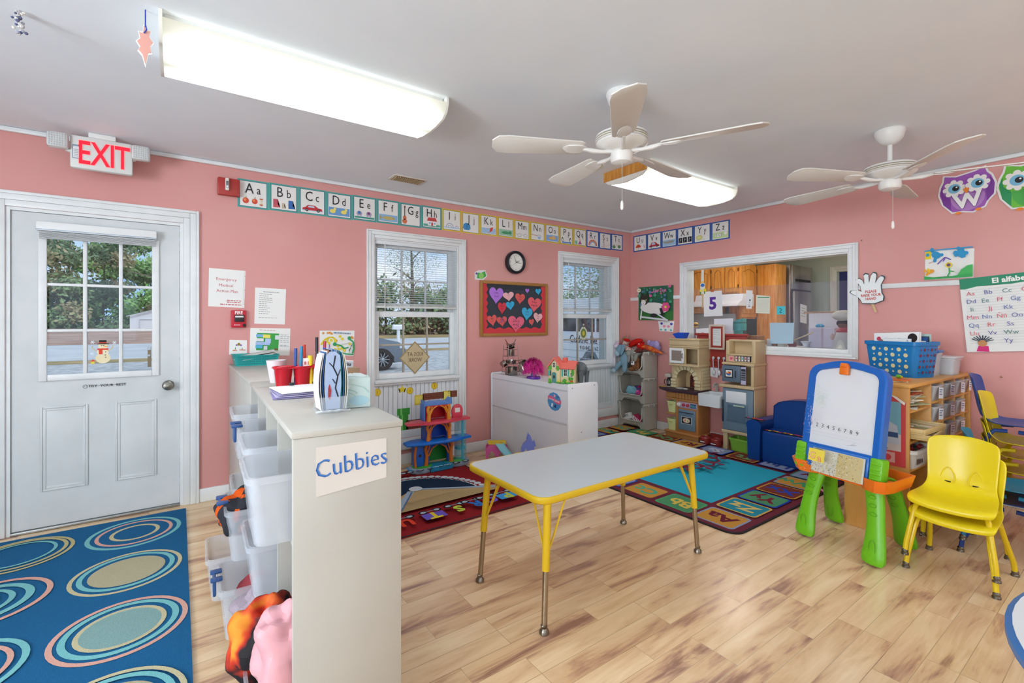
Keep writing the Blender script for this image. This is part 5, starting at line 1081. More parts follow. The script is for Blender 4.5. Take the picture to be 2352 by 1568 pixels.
# red cup caddy
t=thing('pen_caddy','red four cup caddy holding pens on the cubbies','caddy',P(.20,.83,cz)); 
b=MB('#c01d2c/.25')
for x in (.105,.185,.265): b.lathe([(.030,0),(.039,.088),(.046,.097),(.046,.10),(.040,.097),(.035,.088),(.028,.004)],P(x,.97,cz+.001),22)
b.T=TT; b.box((.06,.93,cz+.091),(.31,1.01,cz+.097),.002); b.build('cups',t)
b=MB('#dcd6d8/.5'); b.lathe([(.026,.02),(.043,.125),(.041,.125),(.025,.02)],P(.085,1.05,cz),18,cap=False); b.build('paper_cup',t)
pens=[('#1f4f9a/.3','dark blue pen in the red caddy',(.155,.97),.17),('#1d7fae/.3','teal pen in the red caddy',(.172,.955),.18),('#e8c81f/.4','yellow highlighter in the red caddy',(.222,.955),.135),('#26262c/.3','tall black marker in the red caddy',(.25,.965),.22),('#2a3fb0/.3','blue marker in the red caddy',(.272,.955),.17),('#c23a5a/.3','pink pen in the red caddy',(.28,.98),.2),('#c8402f/.4','red capped pen at the back of the caddy',(.2,.985),.185)]
for m,l,(x,y),h_ in pens:
    b=MB(m); p=Vector(P(x,y,cz+.012)); q=p+Vector((random.uniform(-.012,.012),random.uniform(-.01,.01),h_)); r_=.0095 if h_<.14 else .0062
    b.cyl(p,p+(q-p)*.7,r_,n=10); pen_=(q-p); b.use('#20242c/.3' if 'black' in l else m); b.cyl(p+pen_*.7,q,r_*1.15,n=10); b.build('pen',label=l,cat='pen',group='pens in the red caddy')
b=MB('#efe6e4/.5'); p=P(.205,.96,cz+.06); b.box((p[0]-.02,p[1]-.005,p[2]),(p[0]+.02,p[1]+.005,p[2]+.075),.002); b.use('#c86a6a/.5'); b.box((p[0]-.013,p[1]-.006,p[2]+.045),(p[0]-.005,p[1]-.005,p[2]+.06)); b.box((p[0]+.002,p[1]-.006,p[2]+.045),(p[0]+.012,p[1]-.005,p[2]+.06)); b.build('glue_stick',label='white printed tube standing in the middle of the red caddy',cat='glue')
# clipboards
t=thing('clipboard','clipboard stack with white papers and two black clips on the cubbies','clipboard',P(.15,.62,cz))
for k in range(4):
    T_=TT@Matrix.Translation((.14+.004*k,.735,cz+.001+k*.007))@Matrix.Rotation(R(90+3*k-4),4,'Z'); b=MB(['#8f86b4/.6','#b9b2d0/.6','#9a93b8/.6','#efeeee/.7'][k],T_); b.box((-.115,-.13,0),(.115,.11,.005),.001); b.build('board' if k<3 else 'papers',t)
b=MB('#2b2b30/.3'); 
for dy in (-.0,.0):
    pass
for x,y in ((.12,.83),(.215,.83)): b.T=TT; b.cbox((x,y,cz+.034),(.022,.012,.012),.003)
b.build('binder_clip',t)
# brochure holder
t=thing('brochure_holder','clear acrylic stand packed with upright brochures at the cubbies front','holder',P(.135,.29,cz))
b=MB('#e8edf2/.2/t',TT); b.box((.12,.254,cz+.002),(.21,.257,cz+.05)); b.box((.12,.35,cz+.002),(.21,.354,cz+.10)); b.box((.112,.24,cz),(.216,.356,cz+.003))
b.use('#e6ebf0/.4/t')
for x in (.135,.16,.19): b.tube([P(x-.03,.232,cz+.008)[:3] if 0 else (x-.03,.236,cz+.006),(x-.012,.222,cz+.010),(x+.01,.225,cz+.006),(x+.025,.236,cz+.006)],.003,5)
b.build('stand',t)
cols=['#e9e6e2/.5','#c9c7c9/.5','#2c5f9c/.4','#e3e0da/.5','#a86a4a/.5','#1b2230/.4','#b9c6dc/.4','#2f7fc4/.4','#8fb0d8/.4','#9fb6d0/.5','#7f9cc0/.4','#2e8f8c/.4','#3a7ab0/.4','#d9d3b8/.5','#e6e6e4/.5']
rd=random.Random(9)
for k,m in enumerate(cols):
    x=.126+k*.0056; sp=(k-7)/7; b=MB(m,TT); pts=[]
    for j in range(7):
        z=j/6; h_=.205-.018*abs(sp)**2; pts.append((x+sp*.010*math.sin(z*PI)- (sp*.004)*z**2,cz+.006+h_*z))
    n_=len(pts)
    b.rings([[(px_,y,z_) for y in (.262,.345)]+[(px_+.0022,y,z_) for y in (.345,.262)] for px_,z_ in pts]); 
    b.build('brochure',label=('%s brochure, number %d of the upright fan in the clear stand'%(['off-white','grey','dark blue','cream','tan','black','pale blue','bright blue','light blue','grey blue','slate blue','teal','mid blue','beige','white'][k],k+1)) if 0 else '%s brochure standing in the clear acrylic stand'%(['off-white','silver grey','dark blue','cream','tan','black','pale blue','bright blue','light blue','grey blue','slate blue','teal green','mid blue','beige','pure white'][k]),cat='brochure',group='brochures in the clear stand')
a=Art((0,0,0),(1,0,0),(0,0,1)); a.T=TT; a.O=Vector((0,.2605,cz)); a.X=(.052,0,.8,.79,0); a.use('#a9bbda/.3'); a.board([(.112,.01),(.168,.01),(.174,.12),(.170,.24),(.15,.258),(.128,.258),(.112,.24),(.106,.12)],.001)
a.line([(.15,.24),(.142,.19),(.16,.15),(.15,.1),(.162,.06)],.006,'#1f2533/.4'); a.line([(.142,.19),(.125,.21)],.004); a.line([(.16,.15),(.17,.18)],.004); a.line([(.15,.12),(.138,.14)],.004); a.poly([(.12,.06),(.128,.05),(.133,.09),(.126,.12),(.12,.1)],'#a8343a/.4')
a.build('brochure',label='front brochure with dark tree branches and a red figure on pale blue',cat='brochure',group='brochures in the clear stand')
# tissue box
t=thing('tissue_box','pale blue green patterned box on the far side of the cubbies top','box',P(.255,.47,cz)); 
T_=TT@Matrix.Translation((.242,.335,cz+.001))@Matrix.Rotation(R(-12),4,'Z')@Matrix.Scale(.84,4)
b=MB('#c3d6d2/.5',T_); b.box((-.075,-.06,0),(.078,.06,.125),.002); b.build('carton',t)
a=Art((0,-.0606,0),(1,0,0),(0,0,1)); a.T=T_; a.h=.0005
a.disc(.03,.03,.04,'#a3c6d0/.5',.02); a.disc(-.03,.09,.03,'#d6e4df/.5',.012); a.ring(-.03,.05,.06,.003,'#93b9ac/.5',.03,20,160); a.ring(-.035,.04,.055,.002,None,.028,20,160); a.line([(.0,.1),(.05,.085),(.07,.06)],.003,'#a9c9bd/.5'); a.disc(-.052,.018,.012,'#5f9cc4/.5'); a.ring(-.052,.018,.013,.002,'#e9f2f4/.5'); a.text('Plant',-.022,.02,.007,'#7a98a8/.5'); a.text('cotton',-.018,.01,.006); a.build('printing',t)
b=MB('#d9e6e8/.7',T_); b.rings([[( .05*math.cos(u)*s_,.02*math.sin(u)*s_+.0,.119+z+.004*math.sin(3*u)) for u in [2*PI*k/14 for k in range(14)]] for s_,z in ((1.2,-.002),(1.3,.008),(.9,.016),(.3,.018))]); b.build('tissue',t)
T_=TT@Matrix.Translation((.225,.46,cz+.001)); t=thing('block_box','tan cardboard box behind the patterned box on the cubbies','box',P(.225,.46,cz)); b=MB('#a98a6c/.7',T_); b.box((-.078,-.022,0),(.08,.04,.127),.002); b.build('carton',t)
a=Art((0,0,0),(1,0,0),(0,0,1)); a.T=T_@Matrix.Rotation(R(4),4,'Y'); a.O=Vector((0,.0,.127)); a.use('#f0ecea/.5'); a.board([(-.045,0),(.05,.0),(.05,.03),(-.005,.032),(-.02,.042),(-.045,.038)],.001); a.disc(-.03,.02,.016,'#d23a44/.5'); a.disc(-.03,.02,.008,'#f0ecea/.5'); a.rect(-.008,.004,.048,.027,'#b9c0c6/.5'); a.text('Blocks',.02,.010,.012,'#1e2228/.5',bold=.03,sx=.95); a.build('blocks_sign',label='little shelf tag reading Blocks with a red block picture',cat='sign')
noisy('shelf_white','#e2e5ea','#e9ebef',2.2,.38,.02,.001,3)
# ================= low white shelf by the second window =================
t=thing('low_shelf','low white shelf unit with its back to the room under the bulletin board','shelf',(2.74,3.43,0))
t.location.z=.0095; b=MB('shelf_white'); b.prism([(2.86,0),(3.99,0),(3.99,.73),(3.975,.755),(2.875,.755),(2.86,.74)] ,2.590,2.60,'x'); b.build('back_panel',t)
b=MB('shelf_white'); b.prism([(2.575,0),(2.915,0),(2.915,.74),(2.90,.765),(2.59,.765),(2.575,.75)],2.842,2.86,'y',.003); b.build('end_panel',t)
b=MB('shelf_white'); b.prism([(2.575,0),(2.915,0),(2.915,.74),(2.90,.765),(2.59,.765),(2.575,.75)],3.99,4.0,'y',.003); b.build('end_panel',t)
b=MB('shelf_white'); b.box((2.60,2.86,.735),(2.905,3.99,.75)); b.build('top_panel',t)
b=MB('shelf_white'); b.box((2.60,2.86,.36),(2.905,3.99,.375)); b.build('shelf_board',t)
b=MB('#ccd0d4/.4'); b.box((2.584,2.87,.425),(2.59,3.985,.44)); b.box((2.584,2.87,.70),(2.59,3.985,.712)); b.build('edge_strip',t)
b=MB('#8a8a8a/.4')
for x,y,z in ((2.62,2.8415,.73),(2.87,2.8415,.74),(2.72,2.8415,.36)): b.ball((x,y,z),.005,8,5)
b.build('screw_cap',t)
a=Art((2.5895,0,0),(0,-1,0),(0,0,1)); u,z=-3.0,.60
u,z=aR(1273,922,2.589); a.X=(u,z,1,1,-.15); a.use('#4f93c8/.5'); a.board([(.085*math.cos(k*PI/12)*(1.04 if k%2 else 1),.075*math.sin(k*PI/12)*(1.04 if k%2 else 1)) for k in range(24)],.001); a.poly([(-.085,.0),(-.04,.012),(.04,-.012),(.085,.0),(.085,.035),(.04,.02),(-.04,.04),(-.085,.03)],'#e0638c/.5'); a.text('BLOCKS CENTER',0,.005,.013,'#f4ecf0/.5',bold=.02,sx=.95); a.text('2+',.04,.04,.02,'#20306a/.5'); a.rect(-.03,-.05,-.01,-.02,'#f0f0f4/.5'); a.rect(.01,-.045,.03,-.02,'#2a3f8a/.5'); a.rect(-.01,.04,.01,.06,'#f0a8c0/.5')
a.build('round_sticker',label='round blue and pink sticker reading BLOCKS CENTER on the low shelf back',cat='sticker')
# ================= chairs =================
def chair(label,shell,frame,loc,rz,group,s_=1.0,grips=True):
    t=thing('stacking_chair',label,'chair',loc,rz,group); T_=WM[t.name]@Matrix.Scale(s_,4)
    # side profile (y back positive, z) and half width
    prof=[(-.165,.262,.155),(-.168,.283,.165),(-.155,.296,.168),(-.10,.298,.166),(0,.292,.158),(.08,.294,.150),(.125,.31,.142),(.150,.345,.136),(.162,.40,.138),(.172,.46,.142),(.182,.52,.146),(.192,.565,.142),(.197,.585,.125),(.203,.592,.105)]
    b=MB(shell,T_); rows=[]; n=14
    for k,(y,z,w_) in enumerate(prof):
        r=[]
        for i in range(n+1):
            f=(i/n-.5)*2; bow=.018*f*f if 2<k<8 else .012*f*f; 
            zz=z+(bow if k<7 else 0); yy=y-(.028*f*f if k>=6 else 0)+(.02*(abs(f)**3) if k<3 else 0)
            if k>=12: zz-=.012*f*f
            r.append((f*w_,yy,zz))
        rows.append(r)
    V=[b._v(r) for r in rows]
    for p,q in zip(V,V[1:]):
        for i in range(n): b.face([p[i],p[i+1],q[i+1],q[i]])
    sh=b.build('seat_shell',t,ang=180); md=sh.modifiers.new('thickness','SOLIDIFY'); md.thickness=.006; md.offset=0; md=sh.modifiers.new('sub','SUBSURF'); md.levels=md.render_levels=1
    if grips:
        for sx in (-1,1):
            b=MB(shell,T_); cx_=sx*.055; P_=[(cx_+dx,.1375+(z-.345)*.24,z) for dx,z in ((-.026,.345),(-.03,.36),(-.024,.39),(-.010,.415),(0,.42),(.010,.415),(.024,.39),(.03,.36),(.026,.345),(0,.338))]
            b.tube(P_,.0032,6,loop=True); b.build('grip_recess',sh)
            b=MB('#2a2608/.6',T_); b.cbox((cx_,.1385,.347),(.026,.004,.007),.001); b.build('grip_slot',sh)
    fm=frame
    for sx in (-1,1):
        for sy in (-1,1):
            fx,fy=sx*.168,(-.165 if sy<0 else .185); tx_,ty_=sx*.135,(-.125 if sy<0 else .095)
            b=MB(fm,T_); b.tube([(fx,fy,.012),(fx*.97+.0,fy*.96,.07),(tx_*1.04,ty_*1.06,.22),(tx_*1.0,ty_*.93,.250),(tx_*.93,ty_*.78,.266),(tx_*.9,ty_*.2,.270)],[.0115]*6,10); l=b.build('leg',t)
            b=MB('#7f7a70/.35/m',T_); b.lathe([(.009,.03),(.0145,.022),(.0135,.012),(.017,.008),(.017,0),(.012,0)],(fx,fy,0),12); b.build('foot_glide',l)
    return t
YE,YF='#dcc414/.35','#dcb818/.35'
ch0=chair('upper chair of the pair of yellow stacking chairs beside the easel','#e6cf1a/.3','#e2c21a/.33',(3.258,.652,.072),R(-88),'yellow stacking chairs')
dup(ch0,(3.262,.640,0),R(-92),'lower chair of the pair of yellow stacking chairs beside the easel','yellow stacking chairs')
sc=(4.12,.50)
for k in range(4):
    dup(ch0,(sc[0]+.012*((k*7)%3-1),sc[1]+.005*k,.086*k),R(1.5*((k*5)%3-1)),['bottom yellow chair of the tall stack by the right wall','second yellow chair up in the tall stack by the right wall','third yellow chair up in the tall stack by the right wall','top yellow chair of the tall stack, directly under the blue chair'][k],'yellow stacking chairs')
def chd(l,shell,frame,loc,rz,g): return chair(l,shell,frame,loc,rz,g)
chd('large dark blue chair on top of the tall chair stack','#1c4a96/.35','#1c3f86/.35',(sc[0]+.02,sc[1]+.06,.362),R(2),'blue stacking chairs')
chd('teal chair on top of a dark blue chair, half behind the yellow pair','#1f7f9f/.35','#1f6f8f/.35',(3.74,.52,.075),R(8),'blue stacking chairs')
chd('dark blue chair under the teal chair','#1e3f86/.35','#1d3a7c/.35',(3.745,.52,0),R(4),'blue stacking chairs')
# ================= wooden storage shelf =================
sx0,sx1,sy0,sy1,sz=3.45,4.685,.89,1.22,.915
SH=Matrix.Translation((sx0,sy0,0))@Matrix.Rotation(R(-1.6),4,'Z')@Matrix.Translation((-sx0,-sy0,0))
t=thing('storage_shelf','birch toy shelf with cubbies standing out from the right wall','shelf',((sx0+sx1)/2,(sy0+sy1)/2,0))
b=MB('birch_end',SH); b.box((sx0,sy0,0),(sx0+.022,sy1,sz-.02),.004); b.build('end_panel',t)
b=MB('birch_end',SH); b.box((sx1-.02,sy0,0),(sx1,sy1,sz-.02),.004); b.build('end_panel',t)
b=MB('birch',SH); b.box((sx0-.004,sy0-.006,sz-.022),(sx1,sy1,sz),.005); b.build('top_panel',t)
b=MB('birch',SH); b.box((sx0+.022,sy1-.01,.03),(sx1-.02,sy1-.002,sz-.022)); b.build('back_panel',t)
vx=[3.84,4.075,4.32,4.53]
def hb(x0,x1,z): b=MB('birch',SH); b.box((x0,sy0+.004,z),(x1,sy1-.01,z+.014),.002); b.build('shelf_board',t)
for z in (.745,.565,.40,.05): hb(sx0+.022,vx[0]-.007,z)
for z in (.765,.632,.50,.05): hb(vx[0]+.007,sx1-.02,z)
for i,x in enumerate(vx): b=MB('birch',SH); b.box((x-.007,sy0+.002,.064 if i==0 else .514),(x+.007,sy1-.01,sz-.022),.002); b.build('divider',t)
# ================= contents of the storage shelf =================
random.seed(11)
PC=['#d9cfae/.6','#e6e0cc/.6','#c9a86a/.6','#a8502f/.6','#5a4a3a/.6','#d8d4c8/.6','#b0b890/.6','#dedbd0/.6','#8a7a60/.6','#c8552f/.6','#e8e4d8/.6']
cn=['tan','cream','ochre','rust red','dark brown','light grey','sage green','off white','olive brown','orange','white']
def books(x0,x1,y,z,n,shelf,h=.006):
    for k in range(n):
        j=random.randrange(len(PC)); w_=random.uniform(.17,.24); d=random.uniform(.14,.19); T_=SH@Matrix.Translation(((x0+x1)/2+random.uniform(-.05,.05)-.02,y+.09+random.uniform(-.02,.03),z+k*h*1.04))@Matrix.Rotation(R(random.uniform(-20,20)),4,'Z')
        b=MB(PC[j],T_); b.box((-w_/2,-d/2,0),(w_/2,d/2,h*.9)); b.build('picture_book',label='%s picture book %s up in the pile %s'%(cn[j],['lowest','second','third','fourth','fifth','sixth','seventh','eighth','ninth','tenth','eleventh','twelfth','thirteenth','fourteenth','fifteenth','topmost'][k],shelf),cat='book',group='picture books piled '+shelf)
books(3.5,3.80,sy0+.02,.7595,16,'on the top shelf')
books(3.5,3.80,sy0+.03,.5795,3,'under the trays',.005)
books(3.5,3.80,sy0+.03,.0645,9,'on the lowest shelf')
# puzzle trays
for k,(x,y,rz,l) in enumerate(((3.66,.935,4,'lower'),(3.65,.945,-3,'upper'))):
    t=thing('puzzle_tray','%s of two shallow wooden puzzle trays jutting from the toy shelf'%l,'puzzle',(x,y,.597+k*.034),R(rz)); T_=WM[t.name]
    b=MB('#d9bd7f/.5',T_); b.box((-.17,-.13,0),(.17,.13,.008)); b.frame(-.17,-.13,.17,.13,.009,.008,.032) if 0 else None
    for a_,c_ in (((-.17,-.13,.008),(.17,-.121,.031)),((-.17,.121,.008),(.17,.13,.031)),((-.17,-.121,.008),(-.161,.121,.031)),((.161,-.121,.008),(.17,.121,.031))): b.box(a_,c_,.001)
    b.build('tray',t)
    rd=random.Random(k)
    for i in range(9):
        for j in range(3): b=MB(rd.choice(['#d8cfae/.6','#8a9a6a/.6','#c2a26a/.6','#9a8a72/.6','#e2dcc8/.6']),T_); b.T=T_; b.cbox((-.14+i*.035,-.075+j*.075,.016),(.032,.07,.014),.003); b.build('puzzle_piece',t)
# white basket with blocks
t=thing('block_basket','white slotted basket of red and green blocks in the toy shelf','basket',(3.64,1.02,.370))
b=MB('#dfdedb/.45'); b.T=SH; b.bin((3.63,.97,.4145),.30,.20,.115,t=.004,ta=.2,rim=.014); b.build('basket',t)
b=MB('#4a2a2a/.6'); 
for k in range(6): b.box((3.53+k*.02,.874,.44),(3.538+k*.02,.876,.49))
b.build('slots',t)
for k in range(22):
    m,l=random.choice([('#b8202c/.35','red'),('#1f6a5a/.35','green'),('#1c1c20/.35','black'),('#a81c28/.35','dark red')]); T_=Matrix.Translation((3.63+random.uniform(-.10,.10),.965+random.uniform(-.06,.06),.490+random.uniform(0,.05)))@Matrix.Rotation(random.random()*3,4,'Z')@Matrix.Rotation(random.random(),4,'X')
    b=MB(m,T_); b.cbox((0,0,0),(.05,.024,.02),.002); b.cyl((-.012,0,.01),(-.012,0,.014),.006,n=8); b.cyl((.012,0,.01),(.012,0,.014),.006,n=8); b.build('toy_block',label='%s building block heaped in the white basket'%l,cat='block',group='building blocks in the white basket')
# small clear containers in the cubbies
n=0
for i,(x0,x1) in enumerate(((3.84,4.075),(4.075,4.32),(4.32,4.53),(4.53,4.665))):
    for j,z in enumerate((.779,.646,.514)):
        if (i,j) in ((0,2),(3,1),(3,2)): continue
        xc=(x0+x1)/2; w_=(x1-x0)*.72; col=('#c9b4ac/.75/t' if i==3 else '#dfe2e6/.5/t'); t=thing('small_bin','small clear container, %s cubby row, %s column from the open shelves of the toy shelf'%(('top','middle','lower')[j],('first','second','third','fourth')[i]),'container',(xc,.95,z),group='small clear containers in the toy shelf')
        b=MB(col,SH); b.bin((xc,.975,z+.0005),w_,.19,.098,t=.003,ta=.22,rim=.006,rr=.012); b.build('tub',t)
        b=MB(['#5f8f86/.6','#8f86a8/.6','#4a5a7a/.6','#8a4a4a/.6','#cfd8dc/.6'][(i*3+j)%5]); b.T=SH; b.cbox((xc,.985,z+.035),(w_*.68,.13,.045),.008); b.build('contents',t)
        a=Art((0,.8745,0),(1,0,0),(0,0,1)); a.T=SH; a.X=(xc,z+.05,1,1,R(-6)); a.use('#e9edf2/.5'); a.board([(-w_*.26,-.035),(w_*.26,-.035),(w_*.26,.035),(-w_*.26,.035)],.0006); lines(a,-w_*.2,w_*.2,(.018,.004,-.012),.006,'#6a7aa8/.6',i+j,.2); a.build('paper_tag',t); n+=1
# poster on the end of the shelf
a=Art((sx0-.001,0,0),(0,-1,0),(0,0,1)); a.X=(-1.19,.43,1,1,0); W_,H_=.285,.41
a.use('#d2484a/.5'); a.board([(0,0),(W_,0),(W_,H_-.03),(W_-.04,H_),(0,H_+.005)],.0015); a.rect(.015,.12,W_-.022,H_-.03,'#79b3c4/.5'); a.rect(.015,.09,W_-.022,.19,'#cfc6c4/.5'); a.rect(.03,.02,W_-.05,.08,'#e2a8a0/.5')
a.disc(.16,.31,.035,'#241a1c/.6',.045); a.disc(.145,.285,.02,'#5a3a30/.6',.03); a.poly([(.09,.13),(.26,.13),(.245,.24),(.2,.265),(.14,.255),(.1,.21)],'#b9c3d0/.6'); a.poly([(.1,.17),(.25,.17),(.25,.2),(.1,.2)],'#35507f/.6'); a.line([(.03,.12),(.2,.1)],.006,'#8a3a3a/.6'); a.line([(.12,.13),(.18,.125)],.01,'#22242a/.6')
for k in range(4): a.disc(.05+.05*k,.05,.018,'#d2484a/.5')
a.poly([(W_-.04,H_),(W_-.075,H_+.012),(W_-.005,H_-.045),(W_,H_-.03)],'#eceae6/.5'); a.build('classroom_poster',label='red bordered poster of a seated child taped to the end of the toy shelf',cat='poster')
# ================= on top of the toy shelf =================
TOP=.915
bz=R(72.5); t=thing('book_basket','blue plastic basket with round holes full of books','basket',(4.035,1.085,TOP),bz); T_=WM[t.name]
BB='#1676b8/.35'; L0,W0,Hb=.33,.23,.235
b=MB(BB,T_); b.bin((0,0,.0),L0,W0,Hb,t=.004,ta=.12,rim=.016,rr=.03); b.build('basket',t)
def hole(b,u,z,r,face):
    pts=[]
    for k in range(14):
        a_=2*PI*k/14; du,dz=r*math.cos(a_),r*math.sin(a_); f2=(z+dz)/Hb; q=1-.12*(1-f2)+.0; k2=W0/2 if face=='y' else L0/2
        o=k2*q+.0035; pts.append((u+du,o,z+dz) if face=='y' else (-o,u+du,z+dz))
    b.face(b._v(pts))
for fc,nn_,st,cc in (('y',6,.04,'#d8d0a4/.6'),('x',5,.034,'#7a2f3a/.6')):
    b=MB(cc,T_); b.flat=True
    for i in range(nn_):
        for j in range(5): hole(b,-st*(nn_-1)/2+st*i,.035+.037*j,(.0135 if fc=='y' else .010) if (i+j)%2 else .006,fc)
    b.build('hole_pattern',t)
def bk(label,c,w_,h_,th,m,tilt,deco=None,rx=0,off=False):
    T2=T_@Matrix.Translation(c)@Matrix.Rotation(PI,4,'Z')@Matrix.Rotation(R(rx),4,'X')@Matrix.Rotation(R(tilt),4,'Y'); b=MB(m,T2); b.box((-w_/2,-th/2,0),(w_/2,th/2,h_),.001)
    if deco:
        a=Art((0,-th/2-.0005,0),(1,0,0),(0,0,1)); a.T=T2; a.X=(-w_/2,0,w_,h_,0); a.h=.0002; deco(a)
        me=bpy.data.meshes.new('tmp'); a.bm.to_mesh(me); k0=len(b.ms); n0=len(b.bm.faces); b.bm.from_mesh(me); b.bm.faces.ensure_lookup_table()
        for f in b.bm.faces[n0:]: f.material_index+=k0
        b.ms+=a.ms; bpy.data.meshes.remove(me); b.flat=True
    return b.build('book',label=label,cat='book',group='books in the blue basket')
def dk1(a): a.rect(.03,.05,.97,.95,'#6a2c26/.4'); a.disc(.55,.6,.25,'#a8583a/.5',.2); a.disc(.85,.8,.1,'#1f1418/.5',.15); a.disc(.12,.8,.05,'#c8405a/.5',.07); a.disc(.17,.72,.05,'#a86a5a/.5',.06)
bk('large dark red picture book leaning at the back of the blue basket',(.0,.04,.09),.29,.205,.014,'#3a1f26/.4',-3,dk1,-4)
def dk2(a): a.rect(.02,.8,.98,.98,'#1d5a94/.4'); a.rect(.05,.3,.95,.78,'#e6eaee/.5'); a.disc(.88,.86,.06,'#e6eaee/.5',.1); a.text('READY TO READ',.42,.86,.08,'#e6eaee/.5',sx=.6); a.text('SKY AND ME',.42,.6,.12,'#20242c/.5',sx=.55)
bk('blue easy reader with a white cover panel at the front of the blue basket',(-.03,.082,.08),.17,.175,.006,'#1d5a94/.4',0,dk2)
for k,(y,m,l,h_) in enumerate(((.02,'#e4e0da/.5','white',.165),(.005,'#d8873a/.5','orange edged',.16),(-.012,'#d9dde2/.5','pale grey',.17),(-.03,'#1f4f8f/.4','dark blue',.195),(-.045,'#1c2f3a/.4','near black',.20),(-.065,'#a8c8c4/.5','pale green',.215))): bk(l+' book standing upright behind the dark red book in the blue basket',(-.06,y,.07),.16,h_,.008,m,0)
def clearbox(c,w_,d,h_,label,lidm=None,rz=0,cont=None,al='#e3e6ea/.5/t'):
    t=thing('clear_tub',label,'tub',c,R(rz),'clear tubs on the toy shelf'); T_=WM[t.name]; b=MB(al,T_); b.bin((0,0,0),w_,d,h_,t=.003,ta=.1,rim=.01,rr=.02); b.build('tub',t)
    if lidm: b=MB(lidm,T_); b.box((-w_/2-.012,-d/2-.012,h_),(w_/2+.012,d/2+.012,h_+.012),.005); b.build('lid',t)
    if cont: b=MB(cont,T_); b.box((-w_*.42,-d*.42,.006),(w_*.42,d*.42,h_*.45),.01); b.build('contents',t)
clearbox((4.245,1.03,TOP),.12,.20,.155,'clear tub under a blue lid, next to the blue basket',None,-2)
b=MB('#2f74c0/.35'); b.box((4.18,.92,TOP+.155),(4.31,1.135,TOP+.172),.006); b.build('tub_lid',label='blue lid resting on the clear tub beside the blue basket',cat='lid')
clearbox((4.405,.945,TOP),.17,.15,.115,'clear lidded tub half full of white paper in the middle of the toy shelf top','#e6e9ec/.7/t',-2,'#e2e2dc/.7')
clearbox((4.55,1.13,TOP),.26,.19,.17,'largest clear tub with a white lid near the right wall','#eef0f0/.75/t',-2,None,'#d6cfc8/.7/t')
for k,(x,y,m,l) in enumerate(((3.60,.97,'#e0762a/.5','orange'),(3.61,.98,'#e6ddb8/.5','cream'))):
    b=MB(m,Matrix.Translation((x,y,TOP+.0005+.008*(1-k)))@Matrix.Rotation(R(20*k),4,'Z')); b.box((-.05,-.04,0),(.06,.04,.007),.001); b.build('notepad',label='%s notepad lying by the blue basket'%l,cat='notepad')
b=MB('#5fae2f/.4'); b.ball((3.60,.98,TOP+.032),(.02,.014,.012),10,6); b.use('#e8d020/.4'); b.ball((3.625,.98,TOP+.027),(.018,.014,.01),10,6); b.build('toy_figure',label='tiny green and yellow toy on the notepads',cat='toy')
# ================= easel =================
ez=math.atan2(-.98,-.2); t=thing('toy_easel','blue framed whiteboard easel with green legs and an orange tray','easel',(3.2,1.08,0),ez); T_=WM[t.name]
EG,EO,EB='#6cb81c/.35','#e8741c/.35','#1560b8/.3'
def leg(x,yf,yt,ztop,sx_,x_t,name='leg'):
    b=MB(EG,T_); S=[]
    for k in range(9):
        f=k/8; z=ztop*f; yy=yf+(yt-yf)*f; xx=x+(x_t-x)*f+sx_*.014*math.sin(PI*f); w_=.062-.016*f+.006*math.cos(2*PI*f); d=.044
        S.append([(xx+w_*math.cos(R(22.5+45*i))*1.0,yy+d*.62*math.sin(R(22.5+45*i)),z) for i in range(8)])
    b.rings(S); l=b.build(name,t,sub=1)
    # moulded recesses
    for f in (.62,.72,.82,.92):
        z=ztop*f; yy=yf+(yt-yf)*f; xx=x+(x_t-x)*f+sx_*.014*math.sin(PI*f); g=MB('#5da317/.4',T_); g.tube([(xx+.018*math.cos(u),yy-.0265,z+.010*math.sin(u)) for u in [2*PI*k/10 for k in range(10)]],.0016,5,loop=True); g.build('leg_recess',l)
    g=MB('#5da317/.4',T_); z=ztop*.22; yy=yf+(yt-yf)*.22; xx=x+(x_t-x)*.22+sx_*.01; g.tube([(xx+.016*math.cos(u),yy-.0265,z+.045*math.sin(u)) for u in [2*PI*k/14 for k in range(14)]],.0016,5,loop=True); g.build('leg_recess',l)
leg(-.172,-.18,-.10,.42,-1,-.13); leg(.205,-.195,-.10,.42,1,.16); leg(-.22,.19,.06,.42,-1,-.17); leg(.165,.20,.06,.42,1,.14)
# orange tray
b=MB(EO,T_); n=24
def tray(off,z): 
    o=[]
    for x,y in ((.255,.10),(-.25,.12),(-.285,-.08),(-.27,-.15),(-.22,-.19),(-.17,-.185),(-.13,-.155),(.13,-.16),(.17,-.20),(.225,-.215),(.265,-.19),(.275,-.12)): 
        o.append((x*(1-off),y*(1-off*1.6),z))
    return o
b.rings([tray(.06,.385),tray(0,.445),tray(0,.452),tray(.03,.452),tray(.08,.40)]); b.build('tray',t)
